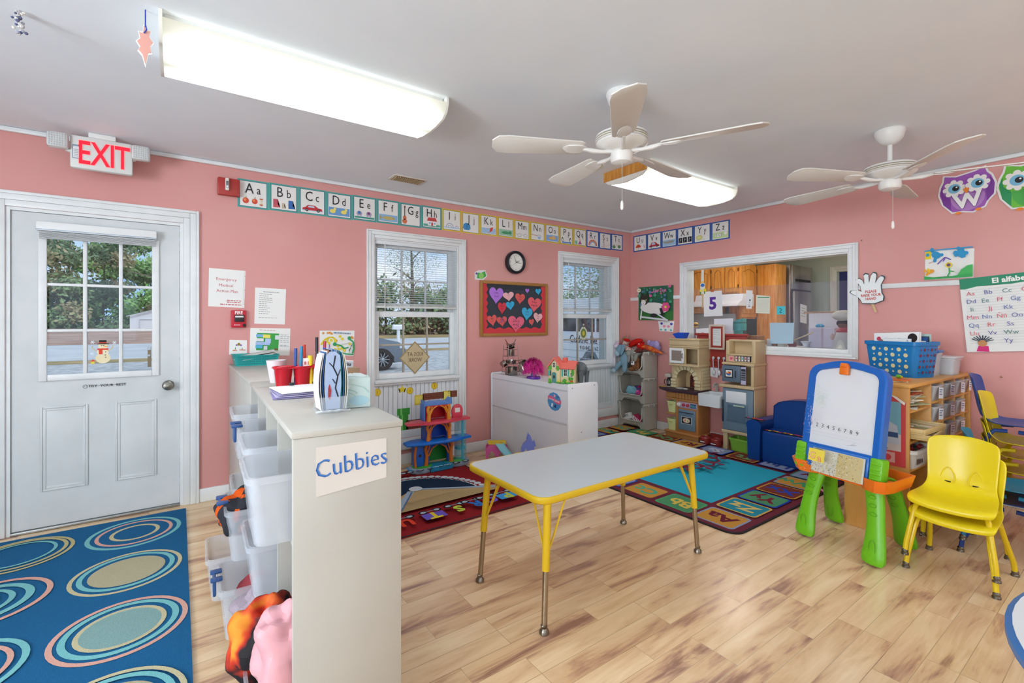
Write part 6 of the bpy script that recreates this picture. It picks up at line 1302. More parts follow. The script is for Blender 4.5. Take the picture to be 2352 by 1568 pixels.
# board: tilted slab
BT=T_@Matrix.Translation((0,-.135,.50))@Matrix.Rotation(R(-9.5),4,'X')
def arch(x0,x1,z0,z1,rise,r=.05,n=9):
    P_=[(x0,z0),(x1,z0)]
    for k in range(6): u=R(18*k); P_.append((x1-r+r*math.cos(u),z1-r+r*math.sin(u)))
    for k in range(1,6): x=x1-r+(x0+r-x1+r)*k/6; P_.append((x,z1+rise*math.sin(PI*k/6)))
    for k in range(6): u=R(90+18*k); P_.append((x0+r+r*math.cos(u),z1-r+r*math.sin(u)))
    return P_
b=MB(EB,BT); O_=arch(-.212,.215,-.02,.535,.028,.075); I_=arch(-.172,.172,.062,.50,.02,.05)
ctr=lambda P_,y:[(x,y,z) for x,z in P_]
b.rings([ctr(O_,.03),ctr(O_,-.016),ctr([(x*.96,z*.99+.003) for x,z in O_],-.024),ctr([(x*1.03,z*1.01-.002) for x,z in I_],-.024),ctr(I_,-.010),ctr(I_,.03)],loop=True); b.build('board_frame',t,ang=40)
b=MB('#dcdfe4/.25',BT); b.prism([(x*1.01,z) for x,z in I_],-.0095,.02,'y'); wb=b.build('whiteboard',t)
a=Art((0,-.0100,0),(1,0,0),(0,0,1)); a.T=BT; a.h=.0005
rd=random.Random(4)
for k in range(120):
    x,z=-.12+rd.gauss(0,.02),.33+rd.gauss(0,.03); a.line([(x,z),(x+rd.uniform(-.012,.012),z+rd.uniform(-.006,.006))],.0012,rd.choice(['#a8cfae/.5','#bcd8c0/.5']))
for k in range(120):
    x,z=-.115+rd.gauss(0,.018),.22+rd.gauss(0,.04); a.line([(x,z),(x+rd.uniform(-.004,.004),z+rd.uniform(-.014,.014))],.0012,rd.choice(['#cfc4d6/.5','#d6cbda/.5','#dcc8cc/.5']))
for k,ch in enumerate('123456789'): a.text(ch,-.105+.031*k,.165-.001*k,.021,'#2c2c30/.5')
for z in (.155,.135,.118): a.rect(-.13,z,.155,z+.0008,'#b9bcc4/.5')
for k in range(5): a.line([(.11+rd.uniform(-.01,.02),.10+rd.uniform(-.01,.01)),(.13+rd.uniform(-.01,.02),.11+rd.uniform(-.01,.01))],.0012,'#9aa0a8/.5')
a.build('marker_writing',wb)
b=MB(EO,BT); b.box((-.025,-.042,.478),(.025,-.020,.535),.006); b.box((-.018,-.05,.52),(.018,-.02,.545),.005); b.build('clip',t)
b=MB('#2a6fc4/.3',BT); b.box((-.17,-.030,-.075),(.17,-.008,.052),.01); b.build('paper_ledge',t)
for s_ in (-1,1):
    b=MB(EG,BT); b.box((s_*.205-.032,-.034,-.095),(s_*.205+.032,.035,.055),.012); 
    for k in range(4): b.box((s_*.205-.026,-.038,-.06+k*.026),(s_*.205+.026,-.032,-.046+k*.026),.003)
    b.build('side_bracket',t)
# bag with letter card hanging on the easel
BG=BT@Matrix.Translation((.03,-.045,-.075))@Matrix.Rotation(R(-2),4,'X')
a=Art((0,0,0),(1,0,0),(0,0,1)); a.T=BG; a.X=(-.15,-.022,.28,.135,-.0)
a.use('#cfcfc4/.3'); a.board((0,0,1,1),.004); a.rect(.01,.55,.2,.99,'#8fa08a/.4')
rd=random.Random(12)
a.rect(.5,.02,.97,.98,'#c9b98a/.3'); 
for k in range(260):
    x=rd.random(); y=rd.random()*.5 if x<.45 else rd.random(); m=rd.choice(['#2f3a24/.4','#5a6a3a/.4','#d8c02c/.4','#6a6a5a/.4','#e9e9e4/.3','#b8a24a/.4','#a87a6a/.4']); a.line([(x*.97,y*.95),(x*.97+rd.uniform(.002,.006),y*.95+rd.uniform(.02,.05))],.008,m) if not(.12<x<.47 and y>.42) else None
a.rect(.14,.48,.46,.98,'#e6d24e/.4'); a.X=(a.X[0],a.X[1]-.012,1,1,0)
for dx,ch in ((.062,'G'),(.103,'a')):
    a.text(ch,dx,.09 if ch=='G' else .082,.036 if ch=='G' else .036,'#d8402c/.4',bold=.02); a.text(ch,dx,.09 if ch=='G' else .082,.036,'#f2e6c0/.4',bold=-.015)
a.build('letter_card',label='clear bag with a yellow G a letter card hanging on the easel ledge',cat='card')
# ================= blue armchair =================
SB='#123f86/.28'; t=thing('armchair','small dark blue vinyl armchair against the right wall','armchair',(4.5,1.93,0))
y0,y1,xf,xb=1.53,2.30,4.30,4.69
def pad(b,a_,c_,bev=.03): b.box(a_,c_,bev,4)
b=MB(SB); pad(b,(xf+.02,y0+.12,.012),(xb-.06,y1-.12,.30),.025); b.build('seat',t)
for s_,ya,yb in ((1,y1-.13,y1),(-1,y0,y0+.13)):
    b=MB(SB); yc=(ya+yb)/2; S=[(ya+.014,.012),(ya+.008,.30)]+[(yc+.066*math.cos(R(a_)),.335+.055*math.sin(R(a_))) for a_ in range(200,-21,-20)][0:0]
    S=[(yb-.012,.012),(yb-.004,.30)]+[(yc+.068*math.cos(R(a_)),.335+.052*math.sin(R(a_))) for a_ in range(-10,191,20)]+[(ya+.004,.30),(ya+.012,.012)]
    b.rings([[(x,y*1.0,z) for y,z in S] for x in (xf,xf+.02)]+[[(x,y,z) for y,z in S] for x in (xb-.10,xb-.02)]); b.build('arm',t)
b=MB(SB); S=[]
for k in range(13): 
    f=k/12; y=y0+.13+(y1-y0-.26)*f; S.append((y,.50+.075*math.sin(PI*f)**.5))
b.rings([[(x+dx*(z>.3),y,z) for y,z in [(y0+.12,.05)]+S+[(y1-.12,.05)]] for x,dx in ((xb-.16,.02),(xb-.15,.0),(xb-.03,.0),(xb-.015,.0))]); b.build('backrest',t)
def edging(a_,c_,n,seed,nm,wd=.03):
    rd=random.Random(seed); b=MB('#16140f/.5'); a_,c_=Vector(a_),Vector(c_); d=(c_-a_)
    b.box((min(a_.x,c_.x)-wd*.55,min(a_.y,c_.y)-wd*.35,a_.z-.0015),(max(a_.x,c_.x)+wd*.55,max(a_.y,c_.y)+wd*.35,a_.z+.003),.001)
    for k in range(n):
        b.use(rd.choice(['#e0622c/.5','#d83a7a/.5','#e8c22c/.5','#3a8fd0/.5','#c82c3c/.5','#f08a2c/.5'])); p=a_+d*((k+.5)/n); b.ball((p.x+rd.uniform(-.012,.012),p.y,p.z+.004),(.014,.014,.003),8,5)
    b.build(nm,t)
edging((4.325,2.165,.390),(4.325,2.30,.390),7,3,'edging_strip',.05); edging((4.345,1.67,.3015),(4.345,2.15,.3015),16,4,'edging_strip',.03)
# doll stroller handle behind the easel
t=thing('doll_stroller','pink toy stroller with grey tubes between armchair and easel','toy stroller',(3.85,1.52,0))
b=MB('#8a8a90/.4/m')
b.tube([(3.72,1.36,.05),(3.80,1.44,.22),(3.90,1.56,.42),(3.86,1.585,.475)],.006,6); b.tube([(3.98,1.62,.05),(3.84,1.47,.26),(3.74,1.37,.40)],.006,6); b.build('frame',t)
b=MB('#e58aa8/.4'); hp=[]
for k in range(8): u=R(200-k*28); hp.append((3.87+.025*math.cos(u)*.6,1.60+.03*math.cos(u),.50+.032*math.sin(u)))
b.tube(hp,.009,8); b.build('handle',t)
b=MB('#e0889f/.5'); b.tube([(3.70,1.34,.045),(3.99,1.63,.045)],.007,6); b.build('axle',t)
for x,y in ((3.71,1.35),(3.98,1.62)):
    b=MB('#e6a0b8/.4'); b.lathe([(.02,-.01),(.034,-.008),(.034,.008),(.02,.01)],(x,y,.034),16,'y'); b.build('wheel',t)
b=MB('#e9b4c6/.7'); b.rings([[(3.78,1.50,.30),(3.90,1.40,.30),(3.88,1.42,.16),(3.80,1.49,.16)],[(3.80,1.52,.30),(3.92,1.42,.30),(3.90,1.44,.16),(3.82,1.51,.16)]]); b.build('fabric_seat',t)
# ================= stacking bins in the corner =================
ST='#b5b0a4/.45'; 
def stackbin(z,label):
    t=thing('stacking_bin',label,'bin',(4.56,3.79,z),0,'grey stacking bins in the corner'); X0,X1,Y0,Y1=4.445,4.675,3.59,3.985; h=.305
    b=MB(ST)
    # side walls with sloping front, back, base, front lip
    for ya,yb in ((Y0,Y0+.006),(Y1-.006,Y1)):
        b.prism([(X0+.012,z),(X1,z),(X1,z+h),(X0-.012,z+h),(X0-.012,z+h-.03),(X0+.0,z+h-.07),(X0+.012,z+.09)],ya,yb,'y')
    b.box((X1-.006,Y0,z+.03),(X1,Y1,z+h)); b.box((X0+.012,Y0,z+.035),(X1,Y1,z+.042)); b.build('shell',t)
    b=MB(ST); b.prism([(Y0,z),(Y0+.05,z),(Y0+.075,z+.035),(Y0+.10,z+.05),(Y1-.10,z+.05),(Y1-.075,z+.035),(Y1-.05,z),(Y1,z),(Y1,z+.115),(Y1-.03,z+.10),(Y1-.05,z+.085),(Y0+.05,z+.085),(Y0+.03,z+.10),(Y0,z+.115)],X0+.004,X0+.012,'x')
    b.box((X0+.0,Y0,z+.1),(X0+.012,Y0+.03,z+h-.01),.003); b.box((X0,Y1-.03,z+.1),(X0+.012,Y1,z+h-.01),.003); b.build('front_lip',t)
    b=MB('#c6c2b6/.4'); b.box((X0-.015,Y0-.012,z+h-.018),(X1,Y0,z+h),.003); b.box((X0-.015,Y1,z+h-.018),(X1,Y1+.012,z+h),.003)
    b.tube([(X0-.004,Y0+.03,z+.26),(X0-.004,Y0+.035,z+.14),(X0-.006,Y0+.06,z+.095),(X0-.006,Y1-.06,z+.095),(X0-.004,Y1-.035,z+.14),(X0-.004,Y1-.03,z+.26)],.007,8); b.build('rim',t)
    for x in (4.50,4.60): b=MB('#d6d2c6/.4'); b.box((x,Y0-.018,z+h-.034),(x+.014,Y0-.010,z+h-.002),.002); b.build('clip',t)
stackbin(.009,'bottom grey stacking bin holding pink and white toys'); stackbin(.317,'middle grey stacking bin with doll clothes'); stackbin(.625,'top grey stacking bin overflowing with soft toys')
# contents
random.seed(7)
def toyblob(label,c,r,m,rot=0):
    b=MB(m); b.ball(c,r,12,8,Matrix.Rotation(R(rot),3,'Z')); b.build('small_toy',label=label,cat='toy')
cloth('doll_clothes','light blue doll dress in the middle stacking bin',(4.50,3.83,.45),(.05,.08,.055),'#7fb8c8/.7',2,amp=.3,sc=18)
cloth('doll_clothes','magenta doll clothes in the middle stacking bin',(4.52,3.71,.43),(.05,.06,.04),'#c83a86/.6',4,amp=.35,sc=18,m2=('#e860a8/.5',))
cloth('doll_clothes','purple doll clothes behind the blue dress in the middle stacking bin',(4.57,3.76,.46),(.06,.11,.05),'#5a4a8a/.6',6,amp=.35,sc=18,m2=('#b82c5a/.6',))
b=MB('#e6e4e2/.5',Matrix.Translation((4.53,3.88,.12))@Matrix.Rotation(R(-18),4,'X')); b.box((-.05,-.08,-.03),(.06,.06,.01),.008); b.box((-.03,-.03,.01),(.03,.05,.05),.008); b.use('#b9b9bc/.4'); b.box((-.035,-.01,.02),(-.03,.03,.04)); b.build('toy_phone',label='white toy phone in the bottom stacking bin',cat='toy')
T_=Matrix.Translation((4.50,3.71,.11))@Matrix.Rotation(R(28),4,'X'); b=MB('#ecdfe4/.5',T_); b.box((-.04,-.10,-.03),(.05,.08,.025),.006); b.use('#c83a68/.5')
for k in range(6): b.box((-.0412,-.08+k*.024,-.012),(-.04,-.072+k*.024,.018))
b.box((-.041,-.10,.022),(.05,.08,.027)); b.build('toy_cradle',label='white toy cradle with red slats in the bottom stacking bin',cat='toy')
# soft toys
def plush(name,label,m,parts,cat='soft toy',extra=(),kind='f'):
    t=thing(name,label,cat,parts[0][1]); 
    for nm,c,r,rot in parts:
        b=MB(extra[0] if (extra and nm in extra[1]) else m); 
        rr_=Matrix.Rotation(R(rot[2]),3,'Z')@Matrix.Rotation(R(rot[1]),3,'Y')@Matrix.Rotation(R(rot[0]),3,'X'); b.ball(c,r,16,10,rr_); b.build(nm,t)
    return t
Z=.0
b1='#7f9fb0/1/f'
d=plush('plush_donkey','blue grey long eared plush donkey slumped over the front of the top bin',b1,[('body',(4.42,3.86,.83),(.055,.06,.10),(0,15,0)),('head',(4.40,3.92,.945),(.05,.045,.065),(0,25,0)),('muzzle',(4.37,3.935,.90),(.035,.032,.04),(0,0,0)),('ear',(4.38,3.86,.95),(.018,.022,.075),(15,10,0)),('ear',(4.40,3.965,.95),(.018,.02,.07),(-15,0,0)),('leg',(4.36,3.92,.745),(.028,.03,.08),(25,20,0)),('leg',(4.37,3.82,.74),(.03,.035,.07),(-20,30,0)),('foot',(4.33,3.96,.69),(.032,.036,.03),(0,0,0))],extra=('#a9c0cc/1/f',('muzzle','foot')))
plush('plush_bunny','pale pink and lilac plush bunny hanging over the left of the top bin','#d6c6d4/1/f',[('body',(4.42,4.0-.03,.93),(.04,.035,.05),(0,0,0)),('head',(4.40,3.975,.985),(.045,.035,.038),(0,0,0)),('arm',(4.38,3.985,.87),(.018,.018,.06),(0,10,0)),('leg',(4.37,3.985,.79),(.02,.018,.06),(0,-5,0)),('ear',(4.41,3.97,1.02),(.02,.014,.035),(0,-30,0))],extra=('#e6dfe8/1/f',('leg',)))
plush('plush_bear','brown plush bear with a tag in the middle of the top bin','#8a5a3c/1/f',[('body',(4.47,3.73,.755),(.05,.06,.065),(0,0,0)),('head',(4.455,3.72,.83),(.042,.045,.042),(0,0,0)),('leg',(4.42,3.76,.72),(.04,.032,.028),(0,0,20)),('arm',(4.44,3.68,.76),(.02,.022,.05),(0,10,0))])
b=MB('#e8e8e4/.5'); b.cbox((4.405,3.73,.795),(.004,.05,.045),.001); b.use('#3a3a3a/.5'); b.cbox((4.402,3.735,.805),(.002,.02,.02)); b.build('cloth_tag',label='white cloth tag lying against the brown plush bear',cat='tag')
plush('plush_elephant','grey plush elephant draped over the right front of the top bin','#9a978f/1/f',[('body',(4.46,3.74,.915),(.055,.085,.045),(0,0,10)),('head',(4.43,3.80,.905),(.045,.045,.045),(0,0,0)),('trunk',(4.41,3.79,.84),(.016,.018,.05),(10,0,0)),('leg',(4.43,3.70,.87),(.022,.024,.06),(10,10,0)),('ear',(4.45,3.84,.91),(.015,.035,.04),(0,0,20)),('leg',(4.43,3.75,.86),(.022,.02,.055),(-10,5,0))],extra=('#b9b2aa/1/f',('ear',)))
plush('plush_giraffe','cream plush giraffe head with small horns at the back left of the top bin','#cdbfae/1/f',[('body',(4.55,3.92,.95),(.05,.05,.07),(0,0,0)),('head',(4.53,3.93,1.035),(.045,.04,.05),(0,0,0)),('muzzle',(4.49,3.92,1.015),(.03,.03,.025),(0,0,0)),('ear',(4.53,3.975,1.075),(.012,.02,.025),(30,0,0)),('horn',(4.54,3.90,1.09),(.009,.009,.025),(0,0,0)),('horn',(4.54,3.95,1.095),(.009,.009,.025),(0,0,0))],extra=('#a48668/1/f',('horn','ear')))
noisy('sprinkle','#c8bfb4','#b86a5a',70,.9,.3,.003,2,lo=.45,hi=.6,spec=.1)
T_=Matrix.Translation((4.50,3.84,.965))@Matrix.Rotation(R(22),4,'X')@Matrix.Rotation(R(-12),4,'Y'); b=MB('sprinkle',T_); b.tube([(.06*math.cos(u),.10*math.sin(u),0) for u in [2*PI*k/20 for k in range(20)]],.036,10,loop=True); b.build('plush_ring',label='round sprinkled plush ring cushion in the middle of the heap',cat='soft toy',sub=1)
plush('plush_lobster','bright red plush sea creature across the top of the heap','#c8241e/1/f',[('body',(4.53,3.79,1.035),(.045,.11,.038),(-18,0,0)),('head',(4.50,3.69,1.0),(.042,.05,.036),(-10,0,0)),('claw',(4.50,3.90,1.06),(.03,.05,.02),(10,0,0)),('fin',(4.48,3.80,1.0),(.035,.05,.014),(-25,0,0)),('fin',(4.58,3.74,1.02),(.03,.045,.014),(-30,0,0)),('eye',(4.465,3.685,1.02),(.008,.008,.008),(0,0,0)),('claw',(4.48,3.66,.965),(.028,.036,.018),(-20,0,0))],extra=('#e8e4e0/.4',('eye',)))
plush('plush_elephant','lilac plush elephant on the right of the heap against the wall','#9a8ac0/1/f',[('body',(4.63,3.56,.97),(.05,.055,.05),(0,0,0)),('head',(4.61,3.60,1.015),(.045,.045,.045),(0,0,0)),('ear',(4.61,3.545,1.015),(.018,.04,.045),(0,0,0)),('ear',(4.61,3.65,1.03),(.016,.03,.035),(0,0,0)),('trunk',(4.57,3.61,.98),(.018,.018,.045),(0,20,0)),('leg',(4.61,3.52,.93),(.02,.022,.045),(0,0,0))],extra=('#b3a6d4/1/f',('ear',)))
noisy('crust','#b8401c','#e8962c',14,.6,.1,.002,4,lo=.4,hi=.62)
T_=Matrix.Translation((4.54,3.56,.962))@Matrix.Rotation(R(16),4,'X'); b=MB('crust',T_); b.rings([[(x,y*1.0,z) for x,y,z in [(w_*math.cos(u),yy,.032*(1-abs(f)**2.2)*math.sin(u)+.0) for u in [2*PI*k/12 for k in range(12)]]] for f,yy,w_ in [(q,-.17+.34*(q+1)/2,max(.006,.085*((q+1)/2)**.8 if q<.7 else .085*(1-(q-.7)/.6))) for q in (-1,-.8,-.6,-.3,0,.3,.6,.85,1)]]); b.build('plush_pizza',label='orange pizza slice cushion jutting out over the right edge of the top bin',cat='cushion',sub=1)
plush('plush_dog','dark red plush animal mouth with white teeth under the pizza cushion','#6a3430/1/f',[('body',(4.44,3.66,.945),(.03,.045,.028),(0,0,0)),('snout',(4.41,3.68,.935),(.02,.03,.018),(0,0,0)),('teeth',(4.395,3.69,.925),(.01,.02,.006),(0,0,0))],extra=('#e8e4da/.5',('teeth',)))
# ================= play kitchen =================
TN,TD,BR2='#c8b088/.5','#b5834f/.5','#c49a62/.5'
t=thing('play_kitchen','tan play kitchen with an oven, a stone arch and an upper cupboard','toy kitchen',(4.57,3.08,0))
xf=4.46; xw=4.69; ya,yb=2.90,3.31
M1='#b97f48/.45'
def tb(name,a_,c_,m,bev=.004,par=t,sub=None): b=MB(m); b.box(a_,c_,bev); return b.build(name,par)
b=MB(M1); b.box((xf,ya,.0095),(xw,yb,.075),.008); b.box((xf-.012,ya-.008,.06),(xw,yb+.01,.082),.006); b.box((xf+.012,ya+.008,.08),(xw,yb-.012-.12,.52),.004); b.box((xw-.02,yb-.14,.08),(xw,yb-.01,.52)); b.box((xf+.005,yb-.14,.26),(xw,yb-.005,.275),.003); b.box((xf+.005,yb-.155,.08),(xf+.03,yb-.135,.52),.003)
b.box((xf-.003,ya+.0,.425),(xw,yb,.445),.006); b.build('base_cabinet',t)
b=MB(M1); 
for k in range(7): b.box((xf-.004,ya+.012+k*.038,.447),(xf+.02,ya+.046+k*.038,.515),.004)
b.box((xf+.004,ya+.28,.447),(xf+.02,yb-.005,.50),.003); b.build('tile_band',t)
b=MB('#3f2a34/.35'); b.prism([(xf-.05,ya-.01),(xw,ya-.01),(xw,yb+.12),(xf+.06,yb+.13),(xf-.0,yb+.05),(xf-.05,yb-.05)],.515,.55,'z',.006); b.build('worktop',t)
d_=tb('oven_door',(xf-.006,ya+.035,.115),(xf+.012,ya+.24,.335),'#6a8396/.35',.006)
b=MB('#2f3a4a/.4'); b.tube([(xf-.01,ya+.055,.308),(xf-.024,ya+.06,.308),(xf-.024,ya+.215,.308),(xf-.01,ya+.22,.308)],.005,6); b.build('door_handle',d_)
a=Art((xf-.0065,0,0),(0,-1,0),(0,0,1)); a.h=.0005; a.rect(-ya-.20,.185,-ya-.075,.262,'#c9ced0/.4'); a.rect(-ya-.195,.19,-ya-.08,.257,'#26282e/.4'); a.disc(-ya-.1375,.223,.045,'#c9a27a/.5',.026); a.disc(-ya-.1375,.223,.036,'#e4d6c0/.5',.02); a.disc(-ya-.15,.225,.008,'#b85a3a/.5'); a.disc(-ya-.12,.22,.007,'#6a8a4a/.5'); a.build('oven_window',d_)
a=Art((xf+.0105,0,0),(0,-1,0),(0,0,1)); a.use('#b59fb8/.5'); a.board([(-ya-.245,.352),(-ya-.02,.352),(-ya-.02,.415),(-ya-.245,.415)],.004); a.rect(-ya-.10,.362,-ya-.03,.405,'#2a3a7a/.4'); [a.rect(-ya-.095+.013*k,.37,-ya-.088+.013*k,.395,'#6ac0b0/.4') for k in range(5)]; a.build('control_panel',t)
for y,m,r in ((ya+.235,'#d8d6d0/.4',.023),(ya+.178,'#c03040/.4',.016),(ya+.128,'#c03040/.4',.016)):
    b=MB(m); b.lathe([(r,0),(r*.95,-.014),(r*.3,-.018),(.001,-.018)],(xf+.006,y,.384),16,'x'); b.build('knob',t)
# hood with arch and cupboard
b=MB(TN); 
for y0_,y1_ in ((ya+.001,ya+.074),(yb-.114,yb-.051)): b.box((xf+.051,y0_,.552),(xw-.001,y1_,.665),.001)
Wd=(ya+.075,yb-.115); cyy=(Wd[0]+Wd[1])/2; ra=(Wd[1]-Wd[0])/2
pts=[(yb-.05,.66),(yb-.05,.80),(ya,.80),(ya,.66),(Wd[0],.66)]+[(cyy-ra*math.cos(R(u)),.66+ra*.95*math.sin(R(u))) for u in range(15,180,15)]+[(Wd[1],.66)]
b.prism(pts,xf+.05,xw,'x'); b.box((xw-.012,Wd[0],.552),(xw,Wd[1],.75)); b.build('arch_hood',t)
b=MB('stone_paint')
for k in range(9):
    u0,u1=R(k*20+2),R(k*20+18); P_=lambda r,u:(cyy-r*math.cos(u),.655+r*math.sin(u)); b.prism([P_(ra-.004,u0),P_(ra+.045,u0),P_(ra+.045,u1),P_(ra-.004,u1)],xf+.035,xf+.052,'x',.003)
for s_ in (ya+.002,yb-.11):
    for k in range(3): b.box((xf+.035,s_,.555+k*.034),(xf+.052,s_+.07,.585+k*.034),.004)
for k in range(7): b.box((xf+.06,ya-.003,.555+k*.034),(xw-.01,ya+.002,.585+k*.034),.001)
b.build('stone_blocks',t)
b=MB('#5a2c2a/.4'); b.prism([(cyy-.075,.555),(cyy+.055,.555),(cyy+.055,.66)]+[(cyy-.01+.065*math.cos(R(u)),.66+.05*math.sin(R(u))) for u in range(20,170,25)]+[(cyy-.075,.66)],xw-.018,xw-.012,'x'); b.use('#a8502c/.5'); b.box((xw-.021,cyy-.05,.575),(xw-.018,cyy+.02,.62)); b.build('fire_picture',t)
cu=MB(TN); cu.box((xf-.0,ya-.01,.80),(xw,yb-.04,.825),.006); cu.box((xf+.015,ya,.825),(xf+.025,ya+.02,1.0)); cu.box((xf+.015,ya+.0,.825),(xw,ya+.014,1.0)); cu.box((xf+.015,yb-.065,.825),(xw,yb-.05,1.0)); cu.box((xw-.02,ya,.825),(xw,yb-.05,1.0)); cu.box((xf+.012,ya+.16,.825),(xf+.03,ya+.175,1.0)); cu.box((xf+.012,ya+.0,.99),(xw,yb-.05,1.01),.002); cu.box((xf+.0,ya-.012,1.005),(xw,yb-.038,1.025),.006); cu.box((xf+.006,ya-.006,1.025),(xw,yb-.044,1.09),.008); cu.box((xf-.006,ya-.018,1.085),(xw,yb-.032,1.102),.005); cu.build('upper_cupboard',t)
cd=MB('#e4e4e2/.4'); cd.frame(ya+.178,.83,yb-.05,.995,.028,xf-.0,xf+.014,.003,ax='x'); dd_=cd.build('cupboard_door',t); b=MB('#8d7e74/.4'); b.box((xf+.004,ya+.2,.855),(xf+.008,yb-.075,.97)); b.build('door_pane',dd_)
b=MB('#33383f/.4'); b.tube([(xf-.002,ya+.188,.94),(xf-.014,ya+.188,.935),(xf-.014,ya+.188,.895),(xf-.002,ya+.188,.89)],.004,6); b.build('door_handle',dd_)
# coffee maker
t2=thing('toy_coffee_maker','black toy coffee pot under a tan machine on the play kitchen','toy',(4.53,3.30,.55)); b=MB('#b9b2a4/.4'); b.box((4.50,3.275,.551),(4.60,3.345,.562),.004); b.box((4.56,3.28,.562),(4.60,3.34,.665),.004); b.box((4.495,3.275,.66),(4.60,3.345,.70),.008); b.build('machine',t2)
b=MB('#1c1d22/.25'); b.lathe([(.026,.563),(.031,.58),(.031,.625),(.022,.645),(.018,.655)],(4.53,3.31,0),18); b.use('#9aa0a8/.2/m'); b.lathe([(.0318,.585),(.0318,.62)],(4.53,3.31,0),18,cap=False); b.use('#1c1d22/.25'); b.tube([(4.515,3.345,.635),(4.51,3.36,.62),(4.51,3.36,.585),(4.515,3.345,.575)],.004,6); b.build('coffee_pot',t2)
b=MB('#c9c9cb/.3'); b.lathe([(.001,.5515),(.042,.5515),(.046,.558),(.04,.556),(.001,.555)],(4.49,3.14,0),20); b.build('toy_plate',label='grey toy plate on the play kitchen worktop',cat='plate')
b=MB('#d9d9d8/.3'); b.ball((4.47,3.06,.558),(.02,.026,.007),12,6); b.build('toy_spoon',label='little white toy scoop on the worktop near the sink',cat='toy')
b=MB('#c29a5a/.5'); b.box((4.47,3.33,.5505),(4.56,3.41,.556),.002); b.build('toy_cutting_board',label='small wooden board at the left end of the worktop',cat='toy')
for z,l in ((.278,'upper'),(.0825,'lower')):
    b=MB('#d9dc9a/.5'); b.bin((xf+.07,yb-.068,z),.12,.11,.125,t=.003,ta=.18,rim=.008,rr=.012); b.use('#c2c67a/.5'); b.box((xf+.004,yb-.09,z+.085),(xf+.0085,yb-.045,z+.10),.003); b.build('toy_basket',label='%s of two pale yellow baskets in the side of the play kitchen'%l,cat='basket')
# sink
t=thing('toy_sink','white farmhouse toy sink with a grey tap between stove and fridge','toy sink',(4.55,2.77,.41)); b=MB('#d8dcde/.35')
def rs(x0,y0,x1,y1,z,r=.02): return rrect(x0,y0,x1,y1,r,z,3)
b.rings([rs(xf-.035,2.645,xw,2.885,.415),rs(xf-.04,2.64,xw,2.888,.535),rs(xf-.03,2.65,xw-.05,2.878,.54),rs(xf-.02,2.66,xw-.06,2.87,.47)]); b.box((xw-.06,2.64,.52),(xw,2.888,.545),.005); b.build('basin',t)
b=MB('#a2a09a/.3'); b.cyl((4.645,2.80,.54),(4.645,2.80,.60),.012,n=12); b.tube([(4.645,2.80,.60),(4.64,2.80,.625),(4.615,2.80,.635),(4.585,2.80,.62),(4.58,2.80,.59)],[.011,.011,.010,.010,.010],10); b.build('tap',t)
b=MB('#b6b9bb/.3'); b.cyl((4.645,2.70,.545),(4.645,2.70,.565),.018,n=14); b.cyl((4.645,2.70,.565),(4.645,2.70,.58),.01,n=10); b.box((4.625,2.694,.578),(4.66,2.706,.586),.002); b.build('tap_knob',t)
# red splash panel with frame and utensils
t=thing('utensil_panel','dark red plastic panel with hooks behind the toy sink','toy panel',(4.68,2.77,.80)); RP='#9a3630/.45'
b=MB(RP); b.box((4.675,2.50,1.02),(4.693,3.06,1.145),.006); b.box((4.66,2.48,1.135),(4.695,3.08,1.16),.006); b.box((4.678,2.62,.80),(4.695,2.90,1.03),.004); b.box((4.66,2.63,.86),(4.69,2.90,.885),.005); b.box((4.655,2.64,.795),(4.69,2.90,.81),.004); b.build('panel',t); b=MB(RP); b.box((4.668,2.62,.01),(4.695,2.89,.09),.004); b.build('foot_plate',t)
b=MB('#c9b8a8/.4'); b.frame(-0,0,1,1,0,0,0) if 0 else None
b.frame(2.715,.99,2.895,1.255,.022,4.640,4.656,.004,ax='x'); fr=b.build('picture_frame',t)
b=MB(RP); b.frame(2.737,1.012,2.873,1.233,.02,4.643,4.658,.003,ax='x'); b.build('inner_frame',fr)
a=Art((4.655,0,0),(0,-1,0),(0,0,1)); a.use('#d2d6d2/.5'); a.board((-2.86,1.025,-2.75,1.22),.002); lines(a,-2.85,-2.76,(1.19,1.17,1.15,1.12,1.10,1.07),.003,'#9aa4a2/.6',3,.4); a.build('picture',fr)
for k,(y,l) in enumerate(((2.845,'ladle'),(2.785,'whisk'),(2.725,'fork'))):
    b=MB('#b9bcc0/.25'); b.ball((4.648,y,.90),(.008,.016,.016),12,8); b.build('hook',t)
    b=MB('#c9ccd2/.25'); b.tube([(4.643,y,.895),(4.640,y-.004,.83),(4.642,y-.006,.77)],.005,6); b.ball((4.64,y-.008,.745),(.008,.02 if l!='fork' else .008,.028),10,6); b.build('toy_utensil',label={'ladle':'grey toy spatula hanging on the hook nearest the oven','whisk':'grey toy spoon on the middle hook','fork':'grey toy utensil on the hook nearest the toy fridge'}[l],cat='utensil',group='toy utensils on the red panel')
a=Art((4.66,0,0),(0,-1,0),(0,0,1)); a.use('#d9d3d6/.5'); a.board([(-2.885,.70),(-2.80,.69),(-2.80,.80),(-2.885,.81)],.001); a.disc(-2.84,.75,.02,'#d8a8b4/.6'); a.build('paper_card',label='small white card with a pink print hanging below the toy spatula',cat='card')
